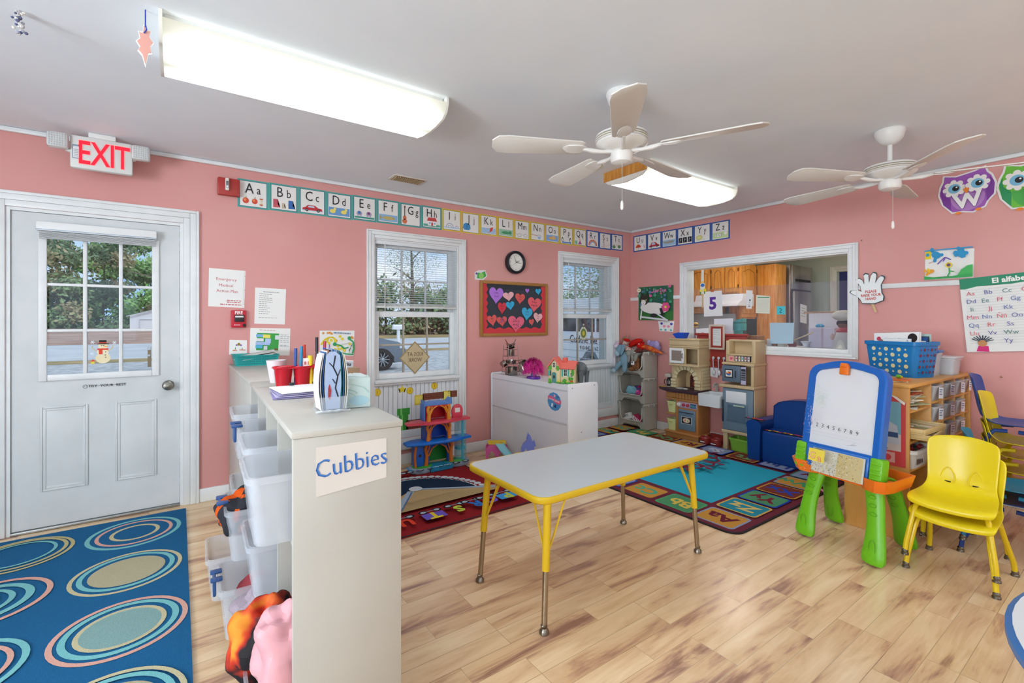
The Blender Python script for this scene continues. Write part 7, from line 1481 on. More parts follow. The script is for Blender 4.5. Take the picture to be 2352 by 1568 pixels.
# toy fridge
t=thing('toy_fridge','play fridge with a microwave and shelf above grey door','toy fridge',(4.57,2.45,0)); ya,yb=2.315,2.63
b=MB(TN); 
for y in (ya,yb-.045): b.box((xf+.01,y,.0095),(xf+.05,y+.045,.185),.003); b.box((xw-.04,y,.0095),(xw,y+.045,.185),.003)
b.box((xf-.008,ya-.008,.18),(xw,yb+.008,.21),.006); b.box((xf+.02,ya,.21),(xw,yb,.635),.003); b.box((xf-.02,ya-.012,.632),(xw,yb+.03,.662),.008); b.build('cabinet',t)
b=MB('#6f8493/.35'); b.box((xf-.006,ya+.006,.212),(xf+.022,yb-.002,.628),.008); fd=b.build('fridge_door',t)
b=MB('#dfe1e3/.3'); b.box((xf-.009,ya+.07,.485),(xf-.005,yb-.04,.60),.002); b.build('dry_erase_panel',fd)
b=MB('#62788a/.4'); b.frame(ya+.055,.30,yb-.04,.475,.02,xf-.014,xf-.004,.004,ax='x'); b.use('#54687a/.4'); b.box((xf-.009,ya+.07,.315),(xf-.005,yb-.055,.455)); b.box((xf-.02,ya+.07,.31),(xf-.005,yb-.055,.322),.003); b.use('#b9c9b0/.4'); b.box((xf-.0155,ya+.085,.455),(xf-.013,yb-.12,.468)); b.build('water_dispenser',fd)
b=MB('#2a3746/.4'); b.box((xf-.026,yb-.022,.29),(xf-.012,yb-.006,.51),.004); b.build('door_handle',fd)
b=MB(TN); b.box((xw-.06,ya,.662),(xw,yb-.01,1.09),.006); b.box((xf+.0,ya,.662),(xw,ya+.03,.86),.006); b.box((xf-.012,ya-.012,.855),(xw,ya+.07,.88),.006); b.box((xf+.0,ya+.0,.858),(xw,yb+.01,.88),.006); b.box((xf+.03,ya-.0,.88),(xw,ya+.035,1.095),.006); b.box((xf+.06,yb-.035,.88),(xw,yb,1.095),.006); b.box((xf+.05,ya+.03,.88),(xf+.07,yb-.03,.955),.004); b.box((xf+.04,ya+.02,.95),(xw,yb-.02,.965),.004); b.box((xf+.12,ya-.006,1.085),(xw,yb+.006,1.105),.006); b.build('upper_shelf',t)
b=MB('#5f7080/.35'); b.box((xf-.01,ya+.13,.69),(xf+.07,yb+.004,.85),.006); mw=b.build('toy_microwave',t)
a=Art((xf-.0105,0,0),(0,-1,0),(0,0,1)); a.h=.0005; a.rect(-yb+.03,.73,-yb+.115,.815,'#23262e/.4'); a.rect(-yb+.04,.74,-yb+.105,.805,'#e2e2da/.4'); a.disc(-yb+.072,.77,.026,'#3a70a8/.5',.018); a.disc(-yb+.072,.78,.024,'#c8543a/.5',.012); a.disc(-yb+.062,.782,.008,'#e8d070/.5'); a.build('window_picture',mw)
b=MB('#20242c/.4'); b.tube([(xf-.012,yb-.145,.80),(xf-.024,yb-.145,.795),(xf-.024,yb-.145,.745),(xf-.012,yb-.145,.74)],.004,6); b.build('microwave_handle',mw)
a=Art((xf+.001,0,0),(0,-1,0),(0,0,1)); a.use('#b9b4d0/.4'); a.board([(-ya-.125,.675),(-ya-.075,.675),(-ya-.075,.845),(-ya-.125,.845)],.004); a.rect(-ya-.122,.715,-ya-.078,.825,'#2a2c34/.4'); [a.rect(-ya-.118+.014*i,.725+.022*j,-ya-.109+.014*i,.737+.022*j,'#9aa0a8/.5') for i in range(3) for j in range(4)]; a.build('keypad',t)
a=Art((xf+.0495,0,0),(0,-1,0),(0,0,1)); a.use('#2a2430/.4'); a.board((-yb+.10,.892,-ya-.05,.948),.001); a.h=.002
for k,m in enumerate(('#d84a6a/.5','#d8b060/.5','#4a9ab0/.5','#c85a4a/.5','#a87aa8/.5')): x=-yb+.118+k*.031; a.rect(x-.010,.897,x+.010,.943,'#e8e4dc/.5'); a.disc(x,.92,.008,m); a.rect(x-.008,.934,x+.008,.940,m)
a.X=(0,0,1,1,0); a.rect(-yb+.045,.892,-yb+.092,.945,'#e6a8a8/.5'); a.disc(-yb+.068,.918,.015,'#d8646a/.5'); a.build('spice_picture',t)
b=MB('#7fb53f/.4'); b.bin((xf+.09,2.473,.0095),.15,.20,.125,t=.004,ta=.16,rim=.012,rr=.02); b.build('green_bin',label='lime green tub on the floor under the toy fridge',cat='tub')
# red bongos on the floor
t=thing('toy_bongos','dark red double drum shaped toy on the rug below the sink','toy',(4.52,2.76,0))
for k,y in enumerate((2.84,2.72)):
    b=MB('#8f2f2b/.3'); b.lathe([(.045,.0095),(.058,.018),(.062,.04),(.055,.062),(.058,.075),(.05,.085),(.045,.078),(.001,.076)],(4.50,y,0),24); b.build('drum',t)
    a=Art((4.50-.0605,0,0),(0,-1,0),(0,0,1)); a.use('#201c1e/.5'); a.board((-y-.03,.03,-y+.03,.05),.001); lines(a,-y-.026,-y+.028,(.035,),.010,'#e8e4e0/.5',k,0); a.build('label_strip',t)
# blue scoop tray on the upper cupboard
b=MB('#1a4fc0/.35'); b.rings([[(4.50,3.10,1.1022),(4.56,3.10,1.1022),(4.56,3.20,1.1022),(4.50,3.20,1.1022)],[(4.485,3.085,1.165),(4.58,3.085,1.165),(4.58,3.235,1.165),(4.485,3.235,1.15)],[(4.49,3.09,1.165),(4.575,3.09,1.165),(4.575,3.225,1.165),(4.49,3.225,1.15)],[(4.505,3.105,1.106),(4.555,3.105,1.106),(4.555,3.195,1.106),(4.505,3.195,1.106)]]); b.build('scoop_tray',label='blue plastic scoop bin on top of the upper toy cupboard',cat='bin')
# ================= toys on the low shelf =================
LT=.7597
t=thing('pot_rack','wire rack of stainless toy pots and pans on the low shelf','toy pots',(2.66,3.78,LT)); cx,cy=2.68,3.80
b=MB('#a9a7a4/.25/m')
for x,y in ((-.07,-.05),(-.07,.05),(.07,-.05),(.07,.05)): b.cyl((cx+x,cy+y,LT),(cx+x*.8,cy+y*.8,LT+.29),.0025,n=6)
for z in (.03,.11,.185,.25): 
    q=1-.2*z/.29; b.tube([(cx-.07*q,cy-.05*q,LT+z),(cx+.07*q,cy-.05*q,LT+z),(cx+.07*q,cy+.05*q,LT+z),(cx-.07*q,cy+.05*q,LT+z)],.0022,5,loop=True)
b.build('rack',t)
def pot(c,r,h_,label,handle=None,tilt=None,lid=False):
    T_=Matrix.Translation(c)@(tilt or Matrix()); b=MB('#a8a39c/.16/m',T_); b.lathe([(r*.95,0),(r,.006),(r,h_),(r+.004,h_+.002),(r-.002,h_),(r-.004,.006),(.002,.004)],(0,0,0),24)
    if handle: b.tube([(r*handle[0],r*handle[1],h_*.8),((r+.07)*handle[0],(r+.07)*handle[1],h_*.8+.012)],.0035,6)
    b.build('toy_pot',label=label,cat='pot',group='stainless toy pots on the wire rack')
pot((cx-.005,cy-.02,LT+.004),.062,.075,'large stainless toy pot at the bottom of the rack'); pot((cx,cy-.005,LT+.1135),.052,.032,'shallow stainless toy pan in the middle of the rack',(.75,-.66)); pot((cx,cy,LT+.188),.038,.055,'small stainless toy pot high in the rack')
pot((cx+.06,cy-.11,LT+.075),.066,.05,'large stainless toy pan leaning at the right of the rack',None,Matrix.Rotation(R(-75),4,'Z')@Matrix.Rotation(R(70),4,'Y'))
pot((cx-.09,cy+.02,LT+.10),.032,.04,'little stainless toy cup hanging at the left of the rack',None,Matrix.Rotation(R(60),4,'Y'))
for k,s_ in enumerate((-1,1)):
    T_=Matrix.Translation((cx+s_*.018,cy,LT+.262))@Matrix.Rotation(R(-32*s_),4,'Y'); b=MB('#a8a39c/.16/m',T_); b.lathe([(.004,0),(.03,.01),(.044,.028),(.05,.03),(.044,.032),(.028,.014),(.003,.004)],(0,0,0),20); b.tube([(.04*s_,0,.03),(.085*s_,0,.05)],.004,6); b.build('toy_bowl',label=('left' if s_<0 else 'right')+' of two tilted steel toy bowls on top of the rack',cat='bowl',group='steel toy bowls on the rack')
# pink hair toy
t=thing('hair_toy','toy head of long fluffy magenta hair on a purple base','toy',(2.67,3.42,LT)); b=MB('#6a2fa8/.3'); b.lathe([(.062,LT),(.066,LT+.008),(.062,LT+.022),(.03,LT+.026),(.022,LT+.03)],(2.67,3.42,0),26); b.build('base',t)
b=MB('#4a90d0/.4'); b.lathe([(.03,LT+.024),(.022,LT+.045),(.016,LT+.06)],(2.67,3.42,0),16); b.build('collar',t)
b=MB('#e0a08a/.5'); b.ball((2.67,3.42,LT+.105),(.045,.045,.05)); b.build('head',t)
b=MB('#d81c8c/.6'); random.seed(3); b.flat=True
for k in range(1300):
    a_=random.random()*2*PI; ph=random.random()**.7*2.15; n_=Vector((math.sin(ph)*math.cos(a_),math.sin(ph)*math.sin(a_),math.cos(ph))); p=Vector((2.67,3.42,LT+.115))+n_*.045
    L_=random.uniform(.05,.085); g=Vector((0,0,-1)); b.use(['#d81c8c/.6','#c0147a/.6','#e8389c/.6','#c458b8/.6' if n_.y>.2 and n_.x<.2 else '#d81c8c/.6'][k%4]); q1=p+n_*L_*.5; q2=q1+(n_*.45+g*.9+Vector((random.gauss(0,.2),random.gauss(0,.2),0)))*L_*.65; s_=n_.orthogonal().normalized()*.0028
    V=b._v([p-s_,p+s_,q1+s_,q1-s_]); b.face(V); V2=b._v([q2]); b.face([V[3],V[2],V2[0]])
b.build('hair',t)
# toy house
t=thing('toy_house','cream toy cottage with a coral roof and painted flowers','toy house',(2.68,3.06,LT),R(0)); HT=Matrix.Translation((2.70,3.045,LT))@Matrix.Rotation(R(-58),4,'Z')@Matrix.Scale(1.08,4)
b=MB('#e0cfa0/.5',HT); b.box((-.10,-.055,0),(.105,.06,.125),.004); b.prism([(-.10,.125),(-.005,.125),(-.0525,.19)],-.06,.055,'y'); b.prism([(-.055,.125),(.06,.125),(.0025,.165)],-.03,.105,'x'); b.box((-.10,-.07,0),(-.005,-.05,.13),.004); b.build('walls',t)
b=MB('#df6f62/.5',HT); 
b.prism([(-.115,.122),(-.0525,.205),(.01,.122),(.002,.118),(-.0525,.19),(-.107,.118)],-.08,.06,'y'); b.prism([(-.075,.118),(.0,.178),(.072,.118),(.066,.112),(.0,.168),(-.068,.112)],-.03,.115,'x',); b.build('roof',t)
b=MB('#d95a48/.5',HT); b.box((.0,-.02,.15),(.035,.02,.20),.004); b.build('chimney',t)
a=Art((0,-.0555,0),(1,0,0),(0,0,1)); a.T=HT; a.h=.0006
def hw(x,z,w_=.016,h_=.03): a.rect(x-w_,z-h_,x+w_,z+h_,'#f0eedc/.5'); a.rect(x-w_*.7,z-h_*.8,x+w_*.7,z+h_*.8,'#1f1f24/.4'); a.rect(x-.001,z-h_,x+.001,z+h_,'#f0eedc/.5'); a.rect(x-w_,z-.001,x+w_,z+.001)
hw(.035,.085); 
for dx in (-.024,.024): a.rect(.035+dx-.007,.055,.035+dx+.007,.115,'#3fb0a4/.5')
a.disc(.08,.04,.02,'#4a9a2c/.6'); hw(.085,.07,.012,.018); a.disc(.03,.02,.018,'#58a83a/.6'); a.disc(.05,.012,.01,'#e8d83a/.6'); a.disc(.085,.015,.014,'#d8542c/.6'); a.disc(.095,.09,.012,'#4a9a2c/.6',.03)
a.O=Vector((0,-.0705,0)); a.h=.0006; a.rect(-.072,.0,-.034,.075,'#4f8f8a/.5'); a.disc(-.053,.075,.019,'#4f8f8a/.5',.014); a.rect(-.061,.04,-.045,.062,'#1f1f24/.4'); hw(-.053,.145,.013,.022); a.disc(-.085,.12,.014,'#58a83a/.6',.02); a.disc(-.022,.12,.014,'#58a83a/.6',.02); a.rect(-.098,.06,-.086,.10,'#3fb0a4/.5'); a.rect(-.083,.06,-.076,.10,'#1f1f24/.4'); a.disc(-.088,.02,.012,'#58a83a/.6',.02); a.disc(-.015,.015,.012,'#e8d83a/.6')
a.build('painted_details',t)
b=MB('#58a83a/.5',HT)
for x in (-.085,-.02,.02,.06,.09): b.ball((x,-.075,.008),(.018,.012,.009),8,5)
b.build('flower_bed',t)
# elephant figure
t=thing('toy_elephant','grey toy elephant standing behind the toy cottage','toy elephant',(2.82,2.98,LT)); EL='#565b5e/.5'
b=MB(EL); ex_,ey_=2.83,2.98
b.ball((ex_,ey_,LT+.125),(.055,.075,.055),18,12); b.ball((ex_-.005,ey_-.05,LT+.115),(.045,.035,.045),14,10); b.ball((ex_+.0,ey_+.08,LT+.145),(.035,.035,.04),14,10)
for x,y in ((-.03,-.055),(.03,-.055),(-.028,.05),(.03,.05)): b.tube([(ex_+x,ey_+y,LT+.10),(ex_+x*1.05,ey_+y*1.05,LT+.05),(ex_+x,ey_+y,LT+.0)],[.028,.018,.017],10)
b.tube([(ex_,ey_+.11,LT+.14),(ex_,ey_+.135,LT+.10),(ex_,ey_+.13,LT+.05)],[.016,.012,.007],8); b.tube([(ex_,ey_-.08,LT+.14),(ex_,ey_-.095,LT+.10),(ex_,ey_-.092,LT+.07)],[.006,.004,.003],6)
b.build('body',t)
for s_ in (-1,1): b=MB(EL); b.ball((ex_+s_*.035,ey_+.06,LT+.14),(.008,.028,.035),12,8); b.build('ear',t)
# ================= toy tower by the window =================
TT2=Matrix.Translation((1.85,3.74,.0095))@Matrix.Rotation(R(-3),4,'Z')@Matrix.Scale(.88,4); t=thing('toy_tower','three storey toy castle playset in red, blue and green with a clear lift','playset',(1.85,3.74,.0095),R(-3))
def blob(P_,z0,z1,m,name,bev=.006): b=MB(m,TT2); b.prism(P_,z0,z1,'z',bev); return b.build(name,t)
ov=lambda cx,cy,rx,ry,n=20:[(cx+rx*math.cos(2*PI*k/n),cy+ry*math.sin(2*PI*k/n)) for k in range(n)]
blob(ov(-.185,-.03,.125,.10),0,.045,'#8b9cae/.4','rock_base'); blob(ov(.215,.0,.13,.10),0,.045,'#8b9cae/.4','rock_base')
blob(ov(-.17,-.03,.10,.08),.045,.05,'#3fa02c/.4','grass_pad',.002); blob(ov(.19,.0,.11,.08),.045,.05,'#3fa02c/.4','grass_pad',.002)
blob([(-.12,-.135),(.12,-.115),(.12,.04),(-.12,.04)],0,.047,'#2080a8/.3','water_step')
a=Art((0,-.1355,0),(1,0,0),(0,0,1)); a.T=TT2; a.h=.001; rd=random.Random(1)
b=MB('#c9e4ee/.3',TT2)
for k in range(36): b.cbox((rd.uniform(-.10,.10),-.128+rd.uniform(0,.02),.0475+.0005),(.008,.005,.003))
b.build('sparkles',t)
def storey(z0,z1,wall,orn,w_,inner,x0=0):
    g=MB(wall,TT2); hw_=w_/2; r=w_*.31; h_=z1-z0; zc=z0+h_*.42
    pts=[(x0-hw_,z0),(x0-r,z0),(x0-r,zc)]+[(x0-r*math.cos(R(u)),zc+min(r,h_*.48)*math.sin(R(u))) for u in range(15,180,15)]+[(x0+r,zc),(x0+r,z0),(x0+hw_,z0),(x0+hw_,z1),(x0-hw_,z1)]
    g.prism(pts,-.035,-.005,'y',.003); g.box((x0-hw_,-.005,z0),(x0-hw_+.012,.09,z1)); g.box((x0+hw_-.012,-.005,z0),(x0+hw_,.09,z1)); s_=g.build('storey_wall',t)
    g=MB(inner,TT2); g.box((x0-hw_+.012,.082,z0),(x0+hw_-.012,.09,z1)); g.build('back_wall',s_)
    g=MB(orn,TT2)
    for s2 in (-1,1):
        g.tube([(x0+s2*(hw_-.022),-.042,z0),(x0+s2*(hw_-.028),-.044,z0+h_*.45),(x0+s2*(hw_-.014),-.04,z0+h_*.75),(x0+s2*(hw_-.03),-.04,z1-.005)],[.022,.018,.016,.02],8)
        g.tube([(x0+s2*(r+.01),-.04,zc),(x0+s2*r*.75,-.042,zc+r*.72),(x0+s2*r*.2,-.042,zc+r*1.02)],[.009,.008,.006],6); g.tube([(x0+s2*(hw_-.03),-.042,z0+h_*.5),(x0+s2*(hw_-.05),-.044,z0+h_*.75),(x0+s2*(hw_-.06),-.04,z1-.01)],[.009,.008,.005],6)
    g.build('tree_ornament',s_)
storey(.05,.26,'#1c4fb0/.35','#c86a24/.45',.31,'#1f8a34/.4'); storey(.285,.455,'#1d46a8/.35','#d8782a/.45',.27,'#1d50c0/.35'); storey(.475,.625,'#c8202c/.35','#e0922c/.45',.26,'#c8202c/.35')
blob([(-.34,-.07),(-.20,-.115),(.05,-.12),(.20,-.10),(.27,-.06),(.35,-.06),(.36,.03),(.30,.08),(-.25,.09),(-.34,.03)],.26,.285,'#1a6fd0/.3','blue_deck')
blob([(-.33,-.06),(-.20,-.075),(-.13,-.125),(.05,-.125),(.13,-.10),(.22,-.06),(.34,-.06),(.345,.03),(.28,.07),(-.25,.08),(-.33,.02)],.452,.476,'#d84a5c/.35','red_deck')
g=MB('#5f8fd8/.35',TT2); g.prism([(-.15,.622),(.15,.622),(.145,.685),(.105,.645),(.05,.66),(-.05,.66),(-.105,.642),(-.145,.68)],-.035,.07,'y',.003); g.build('roof',t)
g=MB('#4f7fd0/.35',TT2); g.box((-.15,-.03,.476),(-.135,.08,.64),.003); g.build('side_wall',t)
g=MB('#d84a5c/.35',TT2); g.prism([(.165,.476),(.28,.476),(.285,.52)]+[(.2225+.062*math.cos(R(u)),.545+.065*math.sin(R(u))) for u in range(0,181,20)]+[(.16,.52)],-.0,.012,'y',.003); g.use('#e6e2e0/.4'); g.box((.195,-.003,.525),(.25,-.0,.57)); g.build('lift_top',t)
g=MB('#5fb8c8/.35/t',TT2); g.lathe([(.062,.05),(.062,.262)],(.26,.01,0),24,cap=False); g.lathe([(.062,.285),(.062,.452)],(.26,.01,0),24,cap=False); g.build('clear_tube',t)
g=MB('#25a0c0/.3',TT2); g.cyl((.26,-.04,.05),(.26,-.04,.455),.012,n=12); g.lathe([(.055,.15),(.058,.16),(.055,.17)],(.26,.01,0),20); g.build('lift_pole',t)
g=MB('#1f5fc0/.35',TT2); g.box((-.25,-.05,.05),(-.16,-.03,.255),.004); g.box((-.245,-.05,.05),(-.235,.06,.255)); g.use('#c86a24/.45'); g.tube([(-.245,-.055,.05),(-.255,-.06,.15),(-.24,-.055,.25)],.012,6); g.use('#3a1f2a/.5'); g.lathe([(.016,-.051),(.001,-.052)],(-.20,0,.155),14,'y'); g.build('blue_door',t)
g=MB('#d8772c/.45',TT2); 
for k in range(8): g.cbox((-.095,-.05,.30+k*.014),(.03,.008,.006),.001)
g.build('ladder',t)
# pink castle toys
t=thing('toy_stable','pink and yellow toy stable with a light blue slide on the floor','toy',(2.46,3.68,0)); T_=Matrix.Translation((2.45,3.70,0))@Matrix.Rotation(R(-30),4,'Z')
g=MB('#d05a98/.4',T_)
for y in (-.06,.05): g.prism([(-.10,0),(-.085,0),(-.08,.05),(-.05,.085),(-.02,.05),(-.01,0),(.01,0),(.02,.05),(.05,.085),(.08,.05),(.085,0),(.10,0),(.105,.10),(.07,.145),(-.07,.145),(-.105,.10)],y,y+.012,'y',.001)
g.box((-.105,-.06,.09),(-.095,.06,.105)); g.build('walls',t)
g=MB('#e8c83a/.4',T_); g.box((-.085,-.065,.143),(.085,.065,.155),.003)
for k in range(9): g.cbox((-.08+k*.02,-.062,.163),(.006,.006,.02)); 
g.box((-.085,-.065,.17),(.085,-.058,.178),.001); g.build('balcony',t)
g=MB('#8fd0dc/.35',T_); g.rings([[(x+w_,y,z) for w_ in (-.035,.035)]+[(x+w_,y,z-.008) for w_ in (.035,-.035)] for x,y,z in ((.02,-.07,.15),(.06,-.12,.10),(.12,-.18,.045),(.16,-.22,.01))]); 
for s_ in (-1,1): g.tube([(x+s_*.035,y,z+.006) for x,y,z in ((.02,-.07,.15),(.06,-.12,.10),(.12,-.18,.045),(.16,-.22,.012))],.005,6)
g.build('slide',t)
t=thing('toy_castle','toy castle tower in blue and pink beside the low shelf','toy castle',(2.49,3.2,0)); T_=Matrix.Translation((2.43,3.19,0))@Matrix.Rotation(R(-38),4,'Z')@Matrix.Scale(1.15,4)
g=MB('#c83a84/.4',T_); g.box((-.09,-.07,0),(.09,.06,.115),.006)
for k in range(5): g.cbox((-.08+k*.04,-.066,.122),(.02,.008,.016),.002)
g.build('castle_wall',t)
g=MB('#e8c83a/.4',T_); g.lathe([(.05,.11),(.052,.13),(.048,.14)],(-.05,-.01,0),18); g.build('balcony',t)
g=MB('#6f7fd0/.4',T_)
g.prism([(-.045,.11),(-.03,.11),(-.03,.16),(-.015,.185),(.0,.16),(.0,.11),(.05,.11),(.045,.20),(.05,.215),(.03,.23),(.02,.265),(.01,.28),(.0,.265),(-.01,.235),(-.035,.215),(-.05,.18)],-.02,.02,'y',.002)
for x,z in ((.045,.215),(-.0,.27)): g.cyl((x,0,z-.02),(x,0,z+.03),.014,.001,n=10)
g.build('towers',t)
g=MB('#8fd0dc/.35',T_); g.box((-.20,-.02,.095),(-.08,.02,.105),.003); g.build('bridge',t)
# ================= kitchen behind the pass-through =================
KX,KY=8.6,4.6
dY1=-aR(1922,622,KX)[0]; dY0=dY1-.95; dZ_=aR(1922,624,KX)[1]
b=MB('laminate'); b.box((XW+.13,-.2,-.1),(KX+1.6,KY+.1,-.001)); struct(b.build('floor_kitchen'))
b=MB('#dfe3e0/.6'); b.box((XW+.13,-.2,HC),(KX+1.6,KY+.1,HC+.1)); struct(b.build('ceiling_kitchen'))
wall_holes('y',KX,KX+.1,-.2,KY+.1,[(dY0,dY1,0,dZ_)],'wall_kitchen_back','kitchen_wall'); 
b=MB('kitchen_wall'); b.box((XW+.13,KY,0),(KX,KY+.1,HC)); struct(b.build('wall_kitchen_left')); b=MB('kitchen_wall'); b.box((XW+.13,-.3,0),(KX+1.6,-.2,HC)); struct(b.build('wall_kitchen_right'))
b=MB('#5a5f9a/.6'); b.box((KX+1.5,1.2,0),(KX+1.6,KY,HC)); struct(b.build('wall_purple'))
b=MB('#dfe3df/.4'); casing(b,dY0,0,dY1,dZ_,.09,KX,ax='x'); struct(b.build('trim_8'))
t=thing('fluorescent_light','fluorescent ceiling light in the kitchen','ceiling light',(6.4,2.2,HC),group=None); b=MB('#e0e0dc/.5'); b.box((5.8,2.0,HC-.04),(7.0,2.4,HC)); b.build('housing',t); b=MB('kitchen_diffuser'); b.box((5.82,2.02,HC-.10),(6.98,2.38,HC-.04),.02); b.build('diffuser',t)  # unseen lamp added to light the space beyond the opening
for x,y in ((5.5,3.3),(7.2,.7)):
    l_=dup(t,(x,y,HC),None,'kitchen ceiling light '+('over the serving counter' if x<6 else ('over the stove' if y>2 else 'by the fridge')))  # further unseen lamps added to brighten the kitchen
# upper cabinets : run facing the room and a run facing away along +x
def cabdoor(t,p0,ux,w_,z0,z1,n,hinge=1,arch_=True):
    """door at p0 (x,y), width along unit vector ux, n outward normal"""
    T_=Matrix(((ux[0],-n[0],0,p0[0]),(ux[1],-n[1],0,p0[1]),(0,0,1,0),(0,0,0,1))); b=MB('oak',T_); b.box((.004,-.02,z0),(w_-.004,0,z1),.003); d=b.build('door',t)
    b=MB('oak',T_); m_=.055; P_=[(m_,z0+m_),(w_-m_,z0+m_),(w_-m_,z1-m_-.05)]+[(w_-m_-(w_-2*m_)*k/10,z1-m_-.05+.04*math.sin(PI*k/10)**2) for k in range(1,10)]+[(m_,z1-m_-.05)]
    b.rings([[(x,-.0205,z) for x,z in P_],[(x+(w_/2-x)*.06,-.012,z+((z0+z1)/2-z)*.03) for x,z in P_]],cap=False); b.use('#8a5520/.5'); b.tube([(x,-.021,z) for x,z in P_],.004,4,loop=True); b.build('raised_panel',d)
    b=MB('#2a2620/.4/m'); b.T=T_
    for z in (z0+.08,z1-.08): b.cbox((.0 if hinge>0 else w_,-.02,z),(.012,.008,.05),.002)
    b.build('hinge',d)
CX=6.6; yc=aR(1697,700,CX)[0]*-1; zt=2.14
t=thing('wall_cabinet','run of golden oak wall cabinets over the kitchen counter','cabinet',(CX+.15,4.0,1.42))
b=MB('oak'); b.box((CX,yc,1.70),(CX+.3,KY,zt),.003); b.box((CX,4.02,1.42),(CX+.3,KY,1.70)); b.build('carcass',t)
ys_=[-aR(px,700,CX)[0] for px in (1697,1666,1635)]+[4.18,4.42]
cabdoor(t,(CX,ys_[1]),(0,-1),ys_[1]-ys_[0],1.72,zt-.02,(-1,0),-1); cabdoor(t,(CX,ys_[2]),(0,-1),ys_[2]-ys_[1],1.72,zt-.02,(-1,0),1); cabdoor(t,(CX,4.45),(0,-1),4.45-ys_[2]-.01,1.44,zt-.02,(-1,0),1)
t=thing('corner_cabinet','oak wall cabinet with one door turned toward the fridge','cabinet',(CX+.45,yc+.15,1.30)); xe=aL(1735,700,yc)[0]
b=MB('oak'); b.box((CX+.302,yc+.002,1.33),(xe,yc+.32,zt),.003); b.box((CX+.02,yc-.001,1.33),(CX+.3,yc+.001,1.69)) ; b.build('carcass',t); cabdoor(t,(CX+.02,yc),(1,0),xe-CX-.02,1.35,zt-.02,(0,-1),-1)
X1_=xe+.02; py0=-aR(1783,700,X1_)[0]
t=thing('pantry_panel','tall plain oak panel beside the steel fridge','cabinet',(X1_+.1,(py0+yc)/2,0)); b=MB('oak'); b.box((X1_,py0,0),(X1_+.3,yc-.01,2.13),.003); b.build('panel',t)
# range hood
t=thing('range_hood','white range hood below the oak cabinets','range hood',(CX-.05,3.9,1.5)); hy1=-aR(1655,700,CX-.1)[0]; hy0=-aR(1700,700,CX-.1)[0]
b=MB('#e2e5ea/.35'); b.prism([(CX+.28,1.69),(CX-.02,1.69),(CX-.04,1.60),(CX-.16,1.545),(CX-.16,1.515),(CX+.28,1.515)],hy0,hy0+.75,'y',.004); b.build('hood',t)
a=Art((CX-.0385,0,0),(0,-1,0),(0,0,1)); a.h=.012; a.rect(-hy0-.55,1.65,-hy0-.35,1.67,'#8a9098/.5'); a.build('vent_slots',t)
# counter and stove
t=thing('kitchen_counter','oak base cabinets with a pale worktop under the wall cabinets','counter',(CX+.2,4.0,0)); b=MB('oak'); b.box((CX-.28,yc+.05,0),(CX+.3,KY,.88),.003); b.build('base_cabinets',t); b=MB('#c9cdc9/.4'); b.box((CX-.31,yc+.03,.88),(CX+.3,KY,.92),.004); b.build('worktop',t)
t=thing('backsplash','pale backsplash board behind the counter','panel',(CX+.29,4.1,.92)); b=MB('#b9c2c4/.5'); b.box((CX+.27,yc+.2,.921),(CX+.3,KY,1.41)); b.build('board',t)
# fridge
fy1=-aR(1785,700,7.5)[0]; fy0=-aR(1815,700,7.5)[0]; fx1=aL(1862,700,fy0)[0]
t=thing('steel_fridge','tall stainless steel kitchen fridge with a louvred top','fridge',(7.8,fy0+.2,0)); zf=aR(1815,608,7.5)[1]
b=MB('steel'); b.box((7.5,fy0,.0),(fx1,fy1+.25,zf),.006); b.build('body',t); b=MB('#1b1b1e/.5'); b.box((7.52,fy0-.012,1.755),(fx1-.02,fy0,1.775)); b.box((7.51,fy0-.012,.1),(7.56,fy0,1.755)); b.box((7.62,fy0-.032,1.90),(fx1-.08,fy0-.02,1.935)); b.build('gasket',t)
b=MB('steel'); b.box((7.565,fy0-.03,.12),(fx1,fy0,1.75),.006); b.build('door',t); b=MB('steel'); b.box((7.52,fy0-.02,1.78),(fx1,fy0,zf),.004); b.build('louvre_panel',t)
a=Art((0,fy0-.031,0),(1,0,0),(0,0,1)); a.h=.001; a.X=(7.75,1.28,1,1,-.12); a.use('#e8eaf0/.5'); a.board([(0,0),(.22,0),(.19,.28),(-.03,.28)],.001); lines(a,.02,.18,(.22,.18,.14,.1),.01,'#8a90a0/.5',2,.2); a.build('fridge_note',label='white notice hanging askew on the steel fridge door',cat='notice')
# base island counter with boxes on the pass-through sill
t=thing('serving_counter','white counter shelf behind the pass-through window','counter',(5.1,2.4,0)); b=MB('#e2e4e2/.4'); b.box((XW+.135,1.4,1.0),(5.25,3.6,1.035),.004); b.build('top',t); b=MB('#d9dcd8/.5'); b.box((XW+.16,1.45,0),(5.2,3.55,1.0)); b.build('body',t)
CT=1.0355
# plexiglass
b=MB('plexiglass'); b.box((4.90,1.62,CT),(4.906,3.30,1.655)); b.use('plexi_haze'); b.box((4.9065,1.62,CT),(4.9075,3.30,1.655)); b.build('sneeze_guard',label='clear acrylic sheet standing behind the lower part of the pass-through',cat='screen')
def sheet(name,label,p,X,draw=None,m='#e6e8ea/.5',cat='paper'):
    q=[aR(*k,X) for k in p]; a=Art((X,0,0),(0,-1,0),(0,0,1)); a.use(m); a.board(q,.0012)
    if draw: x0,z0=q[0]; x1,z1=q[1]; x3,z3=q[3]; a.X=(x0,z0,math.hypot(x1-x0,z1-z0),math.hypot(x3-x0,z3-z0),math.atan2(z1-z0,x1-x0)); draw(a)
    return a.build(name,label=label,cat=cat)
def d5(a): s=a.X; a.X=(s[0],s[1],1,1,s[4]); a.text('5',s[2]*.5,s[3]*.29,s[3]*.46,'#5b2f9a/.5',bold=.04); a.X=s; a.rect(.42,.96,.58,1.05,'#b8623a/.5')
